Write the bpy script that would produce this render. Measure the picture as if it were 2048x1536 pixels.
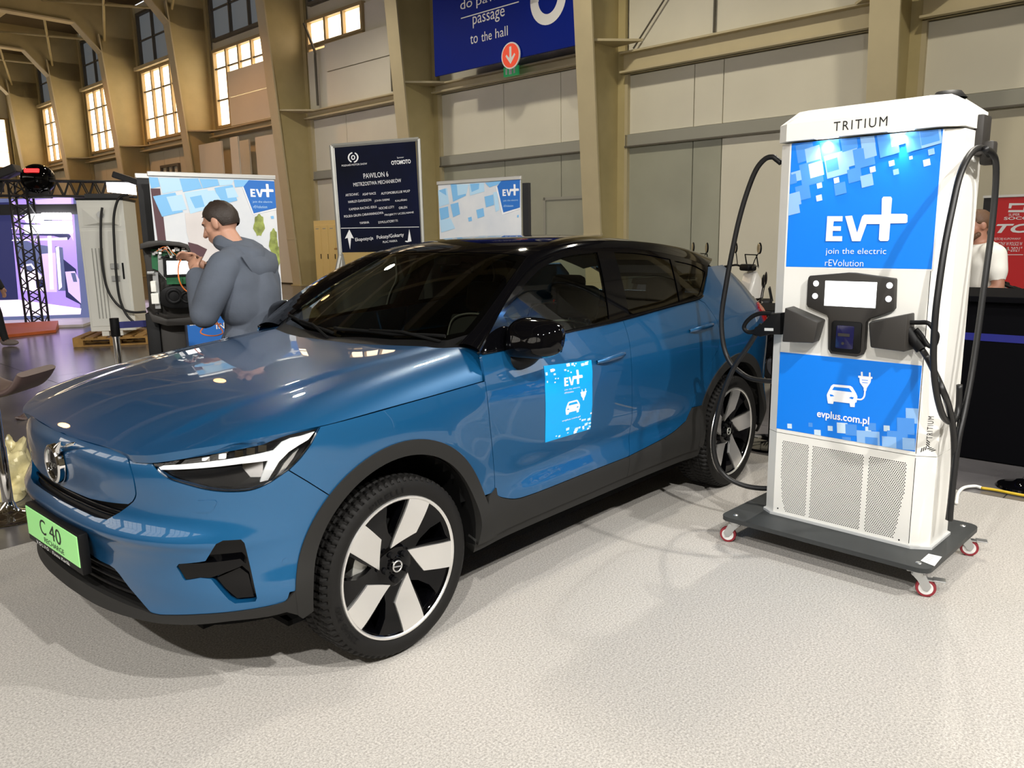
import bpy, bmesh, math, random
import numpy as np
from mathutils import Vector, Matrix
from mathutils.geometry import delaunay_2d_cdt

for _o in list(bpy.data.objects):
    bpy.data.objects.remove(_o)
SC = bpy.context.scene
COL = SC.collection
R = math.radians

# ------------------------------------------------------------------ camera
# world frame = the car's frame: x forward, y to the car's left, z up, origin on the floor under the front axle
CAM = np.array([1.81923046, 3.12972919, 1.60077081])
YAW, PITCH, ROLL, FPX = -2.40769529, -0.186815002, -0.0169756606, 1582.66763


def cam_axes():
    cy, sy, cp, sp = math.cos(YAW), math.sin(YAW), math.cos(PITCH), math.sin(PITCH)
    f = np.array([cy * cp, sy * cp, sp])
    r = np.array([sy, -cy, 0.0])
    u = np.cross(r, f)
    c, s = math.cos(ROLL), math.sin(ROLL)
    return c * r + s * u, -s * r + c * u, f


AR, AU, AF = cam_axes()
cam_d = bpy.data.cameras.new('camera')
cam_d.sensor_fit = 'HORIZONTAL'
cam_d.sensor_width = 36.0
cam_d.lens = 36.0 * FPX / 2048.0
cam_d.clip_start = 0.05
cam_d.clip_end = 300
cam_o = bpy.data.objects.new('camera', cam_d)
COL.objects.link(cam_o)
cam_o.matrix_world = Matrix(((AR[0], AU[0], -AF[0], CAM[0]), (AR[1], AU[1], -AF[1], CAM[1]),
                             (AR[2], AU[2], -AF[2], CAM[2]), (0, 0, 0, 1)))
SC.camera = cam_o

# ------------------------------------------------------------------ world, exposure
SC.view_settings.view_transform = 'Standard'
SC.view_settings.look = 'None'
SC.view_settings.exposure = 0.26
SC.view_settings.gamma = 1.0
SC.view_settings.use_curve_mapping = False
wd = bpy.data.worlds.new('outdoor_daylight')
SC.world = wd
wd.use_nodes = True
wd.node_tree.nodes['Background'].inputs[0].default_value = (0.95, 0.97, 1.0, 1)
wd.node_tree.nodes['Background'].inputs[1].default_value = 1.0


def proj(Q):
    d = np.atleast_2d(Q) - CAM
    z = d @ AF
    return np.stack([1024 + FPX * (d @ AR) / z, 768 - FPX * (d @ AU) / z], 1)


def ray(x, y):
    d = AF + AR * (x - 1024) / FPX + AU * (768 - y) / FPX
    return d / np.linalg.norm(d)


def gnd(x, y, z=0.0):
    d = ray(x, y)
    return CAM + d * (z - CAM[2]) / d[2]


def onp(x, y, p0, n):
    d = ray(x, y)
    n = np.array(n, float)
    return CAM + d * (((np.array(p0, float) - CAM) @ n) / (d @ n))


# the hall's frame: s along the long wall (to the right), d out of the wall into the hall
TH = R(-91.57)
HA = np.array([-math.cos(TH), -math.sin(TH), 0.0])
HN = np.array([-math.sin(TH), math.cos(TH), 0.0])
WD = 15.5
H0 = np.array([CAM[0], CAM[1], 0.0]) - HN * WD
HALLM = Matrix(((HA[0], HN[0], 0, H0[0]), (HA[1], HN[1], 0, H0[1]), (0, 0, 1, 0), (0, 0, 0, 1)))


def hp(s, d, z):
    return H0 + HA * s + HN * d + np.array([0, 0, z])


def wall_px(x, y, d=0.0):
    q = onp(x, y, hp(0, d, 0), HN)
    return (q - H0) @ HA, q[2]


# ------------------------------------------------------------------ lamps of the booth (on a rig behind and above the viewer)
def spot(name, loc, target, power, radius=0.08, size=110, blend=0.6, col=(1, 0.97, 0.92)):
    l = bpy.data.lights.new(name, 'SPOT')
    l.energy = power
    l.shadow_soft_size = radius
    l.spot_size = R(size)
    l.spot_blend = blend
    l.color = col
    o = bpy.data.objects.new(name, l)
    COL.objects.link(o)
    o.location = loc
    o.rotation_euler = (Vector(target) - Vector(loc)).to_track_quat('-Z', 'Y').to_euler()
    return o


def area(name, loc, target, power, sx, sy, col=(1, 1, 1)):
    l = bpy.data.lights.new(name, 'AREA')
    l.shape = 'RECTANGLE'
    l.size = sx
    l.size_y = sy
    l.energy = power
    l.color = col
    o = bpy.data.objects.new(name, l)
    COL.objects.link(o)
    o.location = loc
    o.rotation_euler = (Vector(target) - Vector(loc)).to_track_quat('-Z', 'Y').to_euler()
    return o


LAMPS = [((4.4, 5.0, 5.4), (0.3, 0.6, 0), 1250), ((1.0, 6.0, 5.4), (-0.3, 0.8, 0), 1250),
         ((5.6, 2.2, 5.4), (0.8, 0.0, 0), 900), ((-2.0, 6.4, 5.4), (-2.0, 1.8, 0.5), 900), ((-5.5, 1.5, 6.0), (-1.0, 0.5, 0), 380)]
for i, (a, b, p) in enumerate(LAMPS):
    spot('booth_spot_light', a, b, p * .88, .06)
# hall floodlights hung high in the roof, cooler near the viewer, sodium-warm at the far end
for s in (-46, -36, -27):
    for d in (4.5, 13):
        q = hp(s, d, 9.6)
        spot('hall_flood_light', tuple(q), (q[0], q[1], 0), 360, 0.25, 150, 0.5, (1, 0.47, 0.16))
for s, p in ((-19, 600), (-10, 720), (-2, 640), (6, 420)):
    q = hp(s, 5.5, 9.6)
    spot('hall_flood_light', tuple(q), (q[0], q[1], 0), p, 0.25, 150, 0.5, (1, 0.90, 0.70))

# ------------------------------------------------------------------ materials
MATS = {}


def mat(name, col=(0.8, 0.8, 0.8), rough=0.5, metal=0.0, spec=0.5, coat=0.0, emit=None, estr=0.0, noise=0.0, nscale=20.0,
        bump=0.0, bscale=200.0, bdist=0.002, ncol=None, alpha=None, sheen=0.0):
    m = bpy.data.materials.new(name)
    m.use_nodes = True
    nt = m.node_tree
    b = nt.nodes['Principled BSDF']
    b.inputs['Base Color'].default_value = (*col, 1)
    b.inputs['Roughness'].default_value = rough
    b.inputs['Metallic'].default_value = metal
    b.inputs['Specular IOR Level'].default_value = spec
    b.inputs['Coat Weight'].default_value = coat
    b.inputs['Coat Roughness'].default_value = 0.02
    if sheen:
        b.inputs['Sheen Weight'].default_value = sheen
    if emit:
        b.inputs['Emission Color'].default_value = (*emit, 1)
        b.inputs['Emission Strength'].default_value = estr
    if noise or bump:
        tc = nt.nodes.new('ShaderNodeTexCoord')
    if noise:
        n = nt.nodes.new('ShaderNodeTexNoise')
        n.inputs['Scale'].default_value = nscale
        n.inputs['Detail'].default_value = 5
        nt.links.new(tc.outputs['Object'], n.inputs['Vector'])
        r = nt.nodes.new('ShaderNodeValToRGB')
        r.color_ramp.elements[0].position = 0.3
        r.color_ramp.elements[1].position = 0.7
        c2 = ncol or tuple(min(1, c * (1 + noise)) for c in col)
        c1 = col if ncol else tuple(c * (1 - noise) for c in col)
        r.color_ramp.elements[0].color = (*c1, 1)
        r.color_ramp.elements[1].color = (*c2, 1)
        nt.links.new(n.outputs['Fac'], r.inputs['Fac'])
        nt.links.new(r.outputs['Color'], b.inputs['Base Color'])
    if bump:
        n = nt.nodes.new('ShaderNodeTexNoise')
        n.inputs['Scale'].default_value = bscale
        n.inputs['Detail'].default_value = 3
        nt.links.new(tc.outputs['Object'], n.inputs['Vector'])
        bp = nt.nodes.new('ShaderNodeBump')
        bp.inputs['Strength'].default_value = bump
        bp.inputs['Distance'].default_value = bdist
        nt.links.new(n.outputs['Fac'], bp.inputs['Height'])
        nt.links.new(bp.outputs['Normal'], b.inputs['Normal'])
    MATS[name] = m
    return m


def glass_mat(name, tint=(0.5, 0.55, 0.5), refl=1.5, rough=0.0, floor=0.0):
    # thin pane: tinted see-through plus Fresnel mirror
    m = bpy.data.materials.new(name)
    m.use_nodes = True
    nt = m.node_tree
    nt.nodes.clear()
    o = nt.nodes.new('ShaderNodeOutputMaterial')
    t = nt.nodes.new('ShaderNodeBsdfTransparent')
    t.inputs[0].default_value = (*tint, 1)
    g = nt.nodes.new('ShaderNodeBsdfGlossy')
    g.inputs['Roughness'].default_value = rough
    f = nt.nodes.new('ShaderNodeFresnel')
    f.inputs['IOR'].default_value = refl
    mx = nt.nodes.new('ShaderNodeMixShader')
    nt.links.new(f.outputs[0], mx.inputs[0])
    nt.links.new(t.outputs[0], mx.inputs[1])
    nt.links.new(g.outputs[0], mx.inputs[2])
    nt.links.new(mx.outputs[0], o.inputs[0])
    MATS[name] = m
    return m


# ------------------------------------------------------------------ object helpers
WM = {}


def tag(o, label=None, cat=None, group=None, kind=None):
    if label: o['label'] = label
    if cat: o['category'] = cat
    if group: o['group'] = group
    if kind: o['kind'] = kind
    return o


def thing(name, label, cat, loc=(0, 0, 0), rz=0.0, group=None):
    o = bpy.data.objects.new(name, None)
    o.empty_display_size = 0.1
    COL.objects.link(o)
    o.location = loc
    o.rotation_euler = (0, 0, rz)
    WM[o] = Matrix.Translation(Vector(loc)) @ Matrix.Rotation(rz, 4, 'Z')
    return tag(o, label, cat, group)


def root_matrix(p):
    return WM.get(p, Matrix.Identity(4))


def mk(name, geo, m, parent=None, smooth=False, world=True, normals=None, label=None):
    """link one mesh object; geo = (verts, faces) in world coordinates (or the parent's frame if world is False)"""
    v, f = geo
    v = np.asarray(v, float).reshape(-1, 3)
    if parent is not None and world:
        iv = np.array(root_matrix(parent).inverted())
        v = v @ iv[:3, :3].T + iv[:3, 3]
        if normals is not None:
            normals = np.asarray(normals) @ iv[:3, :3].T
    me = bpy.data.meshes.new(name)
    me.from_pydata(v.tolist(), [], [list(map(int, q)) for q in f])
    me.validate()
    me.update()
    if m: me.materials.append(MATS[m] if isinstance(m, str) else m)
    if smooth is True or normals is not None:
        me.polygons.foreach_set('use_smooth', [True] * len(me.polygons))
    elif smooth:
        me.polygons.foreach_set('use_smooth', [True] * len(me.polygons))
        me.set_sharp_from_angle(angle=R(smooth))
    if normals is not None and len(normals) == len(me.vertices):
        me.normals_split_custom_set_from_vertices([tuple(n) for n in normals])
    o = bpy.data.objects.new(name, me)
    COL.objects.link(o)
    if parent is not None:
        o.parent = parent
        WM[o] = root_matrix(parent)
    if label: o['label'] = label
    return o


def join(*gs):
    V, F, n = [], [], 0
    for v, f in gs:
        v = np.asarray(v, float).reshape(-1, 3)
        V.append(v)
        F += [[i + n for i in q] for q in f]
        n += len(v)
    return (np.concatenate(V) if V else np.zeros((0, 3)), F)


def xf(g, M):
    v, f = g
    A = np.array(M)
    return (np.asarray(v) @ A[:3, :3].T + A[:3, 3], f)


def frame(o, r, u):
    """matrix with x along r, z along u, y = z cross x, at o (a face seen from -y)"""
    r = Vector(r).normalized()
    u = Vector(u).normalized()
    y = u.cross(r)
    return Matrix(((r.x, y.x, u.x, o[0]), (r.y, y.y, u.y, o[1]), (r.z, y.z, u.z, o[2]), (0, 0, 0, 1)))


def from_bm(bm):
    bm.verts.ensure_lookup_table()
    bm.verts.index_update()
    v = np.array([q.co[:] for q in bm.verts]) if bm.verts else np.zeros((0, 3))
    f = [[q.index for q in p.verts] for p in bm.faces]
    bm.free()
    return v, f


def box(c, s, bev=0.0, seg=2, M=None):
    """box centred at c with full size s"""
    bm = bmesh.new()
    bmesh.ops.create_cube(bm, size=1.0)
    for v in bm.verts:
        v.co = Vector((v.co.x * s[0] + c[0], v.co.y * s[1] + c[1], v.co.z * s[2] + c[2]))
    if bev:
        bmesh.ops.bevel(bm, geom=list(bm.edges), offset=bev, segments=seg, affect='EDGES', profile=0.5)
    g = from_bm(bm)
    return xf(g, M) if M is not None else g


def b2(p0, p1, bev=0.0, seg=2, M=None):
    c = [(a + b) / 2 for a, b in zip(p0, p1)]
    return box(c, [abs(b - a) for a, b in zip(p0, p1)], bev, seg, M)


def prism(poly, depth, bev=0.0, seg=2, M=None):
    """polygon in (x,z) extruded from y=0 to y=depth (away from the viewer)"""
    bm = bmesh.new()
    fr = bm.faces.new([bm.verts.new((p[0], 0, p[1])) for p in poly])
    ext = bmesh.ops.extrude_face_region(bm, geom=[fr])
    for e in ext['geom']:
        if isinstance(e, bmesh.types.BMVert):
            e.co.y += depth
    bmesh.ops.recalc_face_normals(bm, faces=list(bm.faces))
    if bev:
        ed = [e for e in bm.edges if abs(e.verts[0].co.y) < 1e-6 and abs(e.verts[1].co.y) < 1e-6]
        bmesh.ops.bevel(bm, geom=ed, offset=bev, segments=seg, affect='EDGES', profile=0.5)
    g = from_bm(bm)
    return xf(g, M) if M is not None else g


def cyl(a, b, r, r2=None, n=20, cap=True):
    a, b = np.array(a, float), np.array(b, float)
    r2 = r if r2 is None else r2
    d = b - a
    d /= np.linalg.norm(d)
    h = np.array([0, 0, 1.0]) if abs(d[2]) < 0.9 else np.array([1.0, 0, 0])
    e1 = np.cross(h, d)
    e1 /= np.linalg.norm(e1)
    e2 = np.cross(d, e1)
    t = np.linspace(0, 2 * np.pi, n, endpoint=False)
    c = np.cos(t)[:, None] * e1 + np.sin(t)[:, None] * e2
    v = np.concatenate([a + c * r, b + c * r2])
    f = [[i, (i + 1) % n, n + (i + 1) % n, n + i] for i in range(n)]
    if cap:
        f += [list(range(n - 1, -1, -1)), list(range(n, 2 * n))]
    return v, f


def crom(pts, n=8, closed=False):
    """smooth curve through the points (centripetal-like Catmull-Rom)"""
    p = np.array(pts, float)
    if len(p) < 3 and not closed:
        return p
    if closed:
        p = np.concatenate([p[-1:], p, p[:2]])
    else:
        p = np.concatenate([2 * p[:1] - p[1:2], p, 2 * p[-1:] - p[-2:-1]])
    out = []
    for i in range(1, len(p) - 2):
        a, b, c, d = p[i - 1], p[i], p[i + 1], p[i + 2]
        for k in range(n):
            t = k / n
            out.append(0.5 * (2 * b + (c - a) * t + (2 * a - 5 * b + 4 * c - d) * t * t + (3 * b - a - 3 * c + d) * t ** 3))
    if not closed:
        out.append(p[-2])
    return np.array(out)


def tube(pts, r, n=8, cap=True, closed=False):
    p = np.array(pts, float)
    m = len(p)
    rr = np.full(m, r) if np.isscalar(r) else np.array(r, float)
    tg = np.gradient(p, axis=0)
    if closed:
        tg = np.roll(p, -1, 0) - np.roll(p, 1, 0)
    tg /= np.linalg.norm(tg, axis=1)[:, None] + 1e-12
    h = np.array([0, 0, 1.0]) if abs(tg[0][2]) < 0.9 else np.array([1.0, 0, 0])
    e = np.cross(h, tg[0])
    e /= np.linalg.norm(e)
    t = np.linspace(0, 2 * np.pi, n, endpoint=False)
    V = []
    for i in range(m):
        e = e - tg[i] * (e @ tg[i])
        e /= np.linalg.norm(e) + 1e-12
        g = np.cross(tg[i], e)
        V.append(p[i] + (np.cos(t)[:, None] * e + np.sin(t)[:, None] * g) * rr[i])
    F = []
    for i in range(m if closed else m - 1):
        j = (i + 1) % m
        F += [[i * n + k, i * n + (k + 1) % n, j * n + (k + 1) % n, j * n + k] for k in range(n)]
    if cap and not closed:
        F += [list(range(n - 1, -1, -1)), [(m - 1) * n + k for k in range(n)]]
    return np.concatenate(V), F


def lathe(prof, n=32, M=None, closed=False):
    """profile of (radius, height) turned about z"""
    prof = np.array(prof, float)
    t = np.linspace(0, 2 * np.pi, n, endpoint=False)
    m = len(prof)
    V = np.stack([np.outer(np.cos(t), prof[:, 0]), np.outer(np.sin(t), prof[:, 0]), np.tile(prof[:, 1], (n, 1))], -1).reshape(-1, 3)
    F = []
    for i in range(n):
        j = (i + 1) % n
        for k in range(m if closed else m - 1):
            l = (k + 1) % m
            F.append([i * m + k, j * m + k, j * m + l, i * m + l])
    g = (V, F)
    return xf(g, M) if M is not None else g


def grid(P):
    """quads over an (a,b,3) array of points"""
    P = np.asarray(P, float)
    a, b = P.shape[:2]
    F = [[i * b + j, (i + 1) * b + j, (i + 1) * b + j + 1, i * b + j + 1] for i in range(a - 1) for j in range(b - 1)]
    return P.reshape(-1, 3), F


def sheet(pts3, thick, n):
    """flat polygon of 3-D points given a thickness against n"""
    p = np.array(pts3, float)
    q = p - np.array(n, float) * thick
    k = len(p)
    return np.concatenate([p, q]), [list(range(k)), list(range(2 * k - 1, k - 1, -1))] + [[(i + 1) % k, i, k + i, k + (i + 1) % k] for i in range(k)]


_font = {}


def text_geo(s, off=0.0, spacing=1.0, shear=0.0, line=1.0):
    c = bpy.data.curves.new('lettering', 'FONT')
    c.body = s
    c.size = 1.0
    c.offset = off
    c.space_character = spacing
    c.space_line = line
    c.shear = shear
    c.resolution_u = 3
    o = bpy.data.objects.new('lettering', c)
    me = o.to_mesh()
    v = np.array([q.co[:] for q in me.vertices]) if len(me.vertices) else np.zeros((0, 3))
    f = [list(p.vertices) for p in me.polygons]
    o.to_mesh_clear()
    bpy.data.objects.remove(o)
    bpy.data.curves.remove(c)
    return v, f


def put_text(name, s, M, x, z, w, h, m, parent, off=0.0, lift=0.0015, align='l', spacing=1.0, shear=0.0, label=None):
    """lettering lying on the x-z face of frame M (viewer on -y): box w x h with lower-left corner (x,z); w or h may be None"""
    v, f = text_geo(s, off, spacing, shear)
    if not len(v): return None
    lo, hi = v.min(0), v.max(0)
    sx = w / (hi[0] - lo[0]) if w else None
    sy = h / (hi[1] - lo[1]) if h else None
    sx = sx or sy
    sy = sy or sx
    W = (hi[0] - lo[0]) * sx
    ox = x - (W / 2 if align == 'c' else W if align == 'r' else 0)
    q = np.stack([(v[:, 0] - lo[0]) * sx + ox, np.full(len(v), -lift), (v[:, 1] - lo[1]) * sy + z], 1)
    return mk(name, xf((q, f), M), m, parent, label=label)


def poly2(pts, M, lift=0.0015):
    """flat polygon on the x-z face of frame M"""
    v = np.array([(p[0], -lift, p[1]) for p in pts], float)
    return xf((v, [list(range(len(v)))]), M)
# ================================================================== the hall
mat('concrete', (.115, .108, .110), .22, noise=.35, nscale=1.3, bump=.05, bscale=6, bdist=.004)
mat('joint_dark', (.03, .028, .027), .9)
mat('cream_panel', (.69, .65, .52), .75, noise=.05, nscale=.8)
mat('white_panel', (.77, .745, .645), .75, noise=.04, nscale=.7)
mat('door_grey', (.40, .41, .34), .6, noise=.06, nscale=1.1)
mat('band_grey', (.36, .36, .32), .6)
mat('steel_beige', (.50, .425, .225), .48, noise=.05, nscale=2.5)
mat('flange_beige', (.56, .49, .32), .5, noise=.04, nscale=2)
mat('ceiling_dull', (.16, .125, .07), .85, noise=.15, nscale=.6)
mat('daylight_pane', (.9, .9, .9), .3, emit=(1.0, .78, .52), estr=3.2)
mat('far_pane', (.9, .9, .9), .3, emit=(1.0, .93, .82), estr=2.6)
mat('dim_pane', (.16, .17, .17), .2, emit=(.55, .62, .68), estr=.10)
mat('window_frame', (.42, .32, .17), .5)
mat('dark_pipe', (.12, .11, .09), .6)
mat('sign_blue', (.0, .014, .25), .6, spec=.15)
mat('sign_red', (.78, .05, .02), .4, emit=(1, .12, .05), estr=.25)
mat('exit_green', (.02, .30, .08), .4, emit=(.05, .8, .25), estr=.12)
mat('lettering_white', (.88, .89, .92), .5)


def carpet_mat():
    m = mat('carpet_grey', (.46, .44, .41), .95, spec=.15)
    nt = m.node_tree; b = nt.nodes['Principled BSDF']
    tc = nt.nodes.new('ShaderNodeTexCoord')
    n1 = nt.nodes.new('ShaderNodeTexNoise'); n1.inputs['Scale'].default_value = 125; n1.inputs['Detail'].default_value = 6; n1.inputs['Roughness'].default_value = .7
    n2 = nt.nodes.new('ShaderNodeTexNoise'); n2.inputs['Scale'].default_value = 1.2; n2.inputs['Detail'].default_value = 4
    r1 = nt.nodes.new('ShaderNodeValToRGB'); r1.color_ramp.elements[0].position = .32; r1.color_ramp.elements[1].position = .66
    r1.color_ramp.elements[0].color = (.255, .242, .225, 1); r1.color_ramp.elements[1].color = (.61, .585, .55, 1)
    r2 = nt.nodes.new('ShaderNodeValToRGB'); r2.color_ramp.elements[0].position = .3; r2.color_ramp.elements[1].position = .7
    r2.color_ramp.elements[0].color = (.93, .93, .92, 1); r2.color_ramp.elements[1].color = (1, .985, .975, 1)
    mx = nt.nodes.new('ShaderNodeMix'); mx.data_type = 'RGBA'; mx.blend_type = 'MULTIPLY'; mx.inputs[0].default_value = 1
    bp = nt.nodes.new('ShaderNodeBump'); bp.inputs['Strength'].default_value = .45; bp.inputs['Distance'].default_value = .004
    for a in (n1, n2): nt.links.new(tc.outputs['Object'], a.inputs['Vector'])
    nt.links.new(n1.outputs['Fac'], r1.inputs[0]); nt.links.new(n2.outputs['Fac'], r2.inputs[0])
    nt.links.new(r1.outputs[0], mx.inputs[6]); nt.links.new(r2.outputs[0], mx.inputs[7]); nt.links.new(mx.outputs[2], b.inputs['Base Color'])
    nt.links.new(n1.outputs['Fac'], bp.inputs['Height']); nt.links.new(bp.outputs[0], b.inputs['Normal'])


carpet_mat()
HS0, HS1, HD1, HH = -55.0, 15.0, 33.0, 11.6        # hall: ends, depth, height


def hbox(s0, s1, d0, d1, z0, z1, bev=0.0):
    return b2((s0, d0, z0), (s1, d1, z1), bev, 1, HALLM)


def struct(name, g, m, parent=None, **k):
    o = mk(name, g, m, parent, **k)
    if parent is None: o['kind'] = 'structure'
    return o


floor = struct('floor', hbox(HS0 - .5, HS1 + .5, -.5, HD1 + .5, -.30, -.016), 'joint_dark')
# polished concrete slabs
SLAB = 3.2
sl_me = None
for i in range(-13, 5):
    for j in range(0, 11):
        s_, d_ = i * SLAB + 2.2, j * SLAB - .2
        if s_ > HS1 or d_ > HD1: continue
        if sl_me is None:
            o = mk('floor_slab', b2((.004, .004, -.12), (SLAB - .004, SLAB - .004, -.003)), 'concrete', floor, world=False)
            sl_me = o.data
        else:
            o = bpy.data.objects.new('floor_slab', sl_me); COL.objects.link(o); o.parent = floor
        q = hp(s_, d_, 0)
        o.location = q; o.rotation_euler = (0, 0, math.atan2(HA[1], HA[0]))
cp = mk('carpet', b2((-3.50, -1.56, -.010), (7.5, 7.5, 0)), 'carpet_grey')
tag(cp, 'pale grey felt carpet laid under the blue car', 'carpet')

wall_back = struct('wall_back', hbox(HS0, HS1, -.35, -.06, 0, HH), 'cream_panel')
wall_left = struct('wall_left', hbox(HS0 - .3, HS0, 0, HD1, 0, HH), 'cream_panel')
wall_right = struct('wall_right', hbox(HS1, HS1 + .3, 0, HD1, 0, HH), 'cream_panel')
wall_front = struct('wall_front', hbox(HS0, HS1, HD1, HD1 + .3, 0, HH), 'cream_panel')
ceiling = struct('ceiling', hbox(HS0, HS1, 0, HD1, HH, HH + .2), 'ceiling_dull')

# ---- columns: tapered plated frames standing out of the long wall
CS_ = [7.6, 1.25, -5.05, -11.25, -17.6, -24.0, -30.6, -37.2, -43.9, -50.5]
for k, sc in enumerate(CS_):
    zt = 10.2
    d0, d1 = .86, 1.62
    c = struct('trim_1', xf((np.array([(sc - .24, d0, 0), (sc + .24, d0, 0), (sc + .24, d1, zt), (sc - .24, d1, zt),
                                       (sc - .24, d0 - .05, 0), (sc + .24, d0 - .05, 0), (sc + .24, d1 - .05, zt), (sc - .24, d1 - .05, zt)], float),
                             [[0, 3, 2, 1], [4, 5, 6, 7], [0, 1, 5, 4], [1, 2, 6, 5], [2, 3, 7, 6], [3, 0, 4, 7]]), HALLM), 'flange_beige')
    c.name = 'trim_%d' % (k + 1)
    w = .05
    mk('column_web', xf((np.array([(sc - w, .0, 0), (sc - w, d0 - .03, 0), (sc - w, d1 - .03, zt), (sc - w, .0, zt), (sc + w, .0, 0), (sc + w, d0 - .03, 0), (sc + w, d1 - .03, zt), (sc + w, .0, zt)], float),
                         [[0, 1, 2, 3], [4, 7, 6, 5], [0, 3, 7, 4], [1, 5, 6, 2]]), HALLM), 'steel_beige', c)
    mk('wall_flange', hbox(sc - .24, sc + .24, 0, .10, 0, HH), 'steel_beige', c)
    mk('base_plate', hbox(sc - .28, sc + .28, 0, .92, 0, .04), 'steel_beige', c)
    mk('splice_plate', hbox(sc - .245, sc + .245, .90, .985, 1.55, 1.60), 'flange_beige', c)
    # gusset plate in the corner with the wall beam
    for sg in (1, -1):
        zb = 5.66 if sc < -11 else 5.50
        tri = np.array([(sc + sg * .05, 1.22, zb), (sc + sg * .05, .25, zb), (sc + sg * .85, .30, zb), (sc + sg * .05, 1.22, zb + .05), (sc + sg * .05, .25, zb + .05), (sc + sg * .85, .30, zb + .05)])
        mk('gusset', xf((tri, [[0, 1, 2], [5, 4, 3], [0, 3, 4, 1], [1, 4, 5, 2], [2, 5, 3, 0]]), HALLM), 'flange_beige', c)
    # haunch and rafter
    r0 = 10.55
    hv = [(1.0, 9.4), (1.62, 9.6), (2.5, r0), (HD1, r0 + .4), (HD1, HH), (0, HH), (0, 9.4)]
    for (a, b, m, nm, w) in [(0, 0, 'steel_beige', 'rafter_web', .05)]:
        v = np.array([(sc - w, p[0], p[1]) for p in hv] + [(sc + w, p[0], p[1]) for p in hv])
        n7 = len(hv)
        mk(nm, xf((v, [list(range(n7)), list(range(2 * n7 - 1, n7 - 1, -1))] + [[(i + 1) % n7, i, n7 + i, n7 + (i + 1) % n7] for i in range(n7)]), HALLM), m, c)
    fl = [(1.55, 9.5), (2.5, r0), (HD1, r0 + .4)]
    for i in range(2):
        (da, za), (db, zb) = fl[i], fl[i + 1]
        v = np.array([(sc - .24, da, za), (sc + .24, da, za), (sc + .24, db, zb), (sc - .24, db, zb)])
        v = np.concatenate([v, v - [0, 0, .06]])
        mk('rafter_flange', xf((v, [[0, 1, 2, 3], [7, 6, 5, 4], [0, 4, 5, 1], [1, 5, 6, 2], [2, 6, 7, 3], [3, 7, 4, 0]]), HALLM), 'flange_beige', c)
# purlins, braces and a service pipe under the roof
for k, d_ in enumerate((4.2, 8.5, 13, 18, 24)):
    o = struct('trim_%d' % (20 + k), hbox(HS0, HS1, d_ - .10, d_ + .10, HH - .45, HH - .15), 'steel_beige')
for k in range(4, 9):
    a, b = CS_[k], CS_[k + 1]
    struct('trim_%d' % (30 + k), tube([hp(a, 1.3, 10.0), hp(b, 3.6, 11.2)], .05, 6), 'steel_beige')
    struct('trim_%d' % (40 + k), tube([hp(b, 1.3, 10.0), hp(a, 3.6, 11.2)], .05, 6), 'steel_beige')


# ---- bays of the long wall
def bay(k, beam_z, beam_h, lower, upper, seams):
    a, b = CS_[k + 1] + .26, CS_[k] - .26
    L = b - a
    edges = [a] + [a + L * f for f in seams] + [b]
    for i in range(len(edges) - 1):
        x0, x1 = edges[i] + .012, edges[i + 1] - .012
        mk('wall_panel', hbox(x0, x1, -.06, .0, .10, 3.50), lower[min(i, len(lower) - 1)], wall_back)
        mk('wall_panel', hbox(x0, x1, -.06, .0, 3.80, beam_z - .02), upper, wall_back)
    mk('door_rail', hbox(a, b, -.06, .10, 3.50, 3.78), 'band_grey', wall_back)
    mk('rail_shelf', hbox(a, b, .10, .13, 3.50, 3.53), 'dark_pipe', wall_back)
    mk('plinth', hbox(a, b, -.06, .02, 0, .10), 'band_grey', wall_back)
    # beam: two flanges and a web
    mk('wall_beam', join(hbox(a, b, .02, .34, beam_z, beam_z + .04), hbox(a, b, .02, .34, beam_z + beam_h - .04, beam_z + beam_h), hbox(a, b, .12, .18, beam_z, beam_z + beam_h)), 'flange_beige', wall_back)
    for e in (a - .02, b - .06):
        mk('corner_post', hbox(e, e + .08, 0, .10, 0, beam_z), 'flange_beige', wall_back)
    return a, b


def window(a, b, z0, z1, nm, nh, pane='daylight_pane', d=-.03, fr='window_frame', fw=.05):
    w = struct('window_1', join(hbox(a - .10, a, -.06, .10, z0 - .1, z1 + .1), hbox(b, b + .10, -.06, .10, z0 - .1, z1 + .1), hbox(a, b, -.06, .10, z0 - .1, z0), hbox(a, b, -.06, .10, z1, z1 + .1)), fr)
    zs = [z0] + [z0 + (z1 - z0) * f for f in nh] + [z1]
    st = (b - a) / nm
    for i in range(nm):
        for j in range(len(zs) - 1):
            mk('pane', hbox(a + st * i + fw / 2, a + st * (i + 1) - fw / 2, d - .01, d, zs[j] + .02, zs[j + 1] - .02), pane, w)
    for i in range(1, nm):
        mk('mullion', hbox(a + st * i - fw, a + st * i + fw, -.05, .09, z0, z1), fr, w)
    for z in zs[1:-1]:
        mk('transom', hbox(a, b, -.05, .05, z - .025, z + .025), 'dark_pipe', w)
    return w


WN = [0]


def win(*a, **k):
    w = window(*a, **k)
    WN[0] += 1
    w.name = 'window_%d' % WN[0]
    return w


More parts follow.
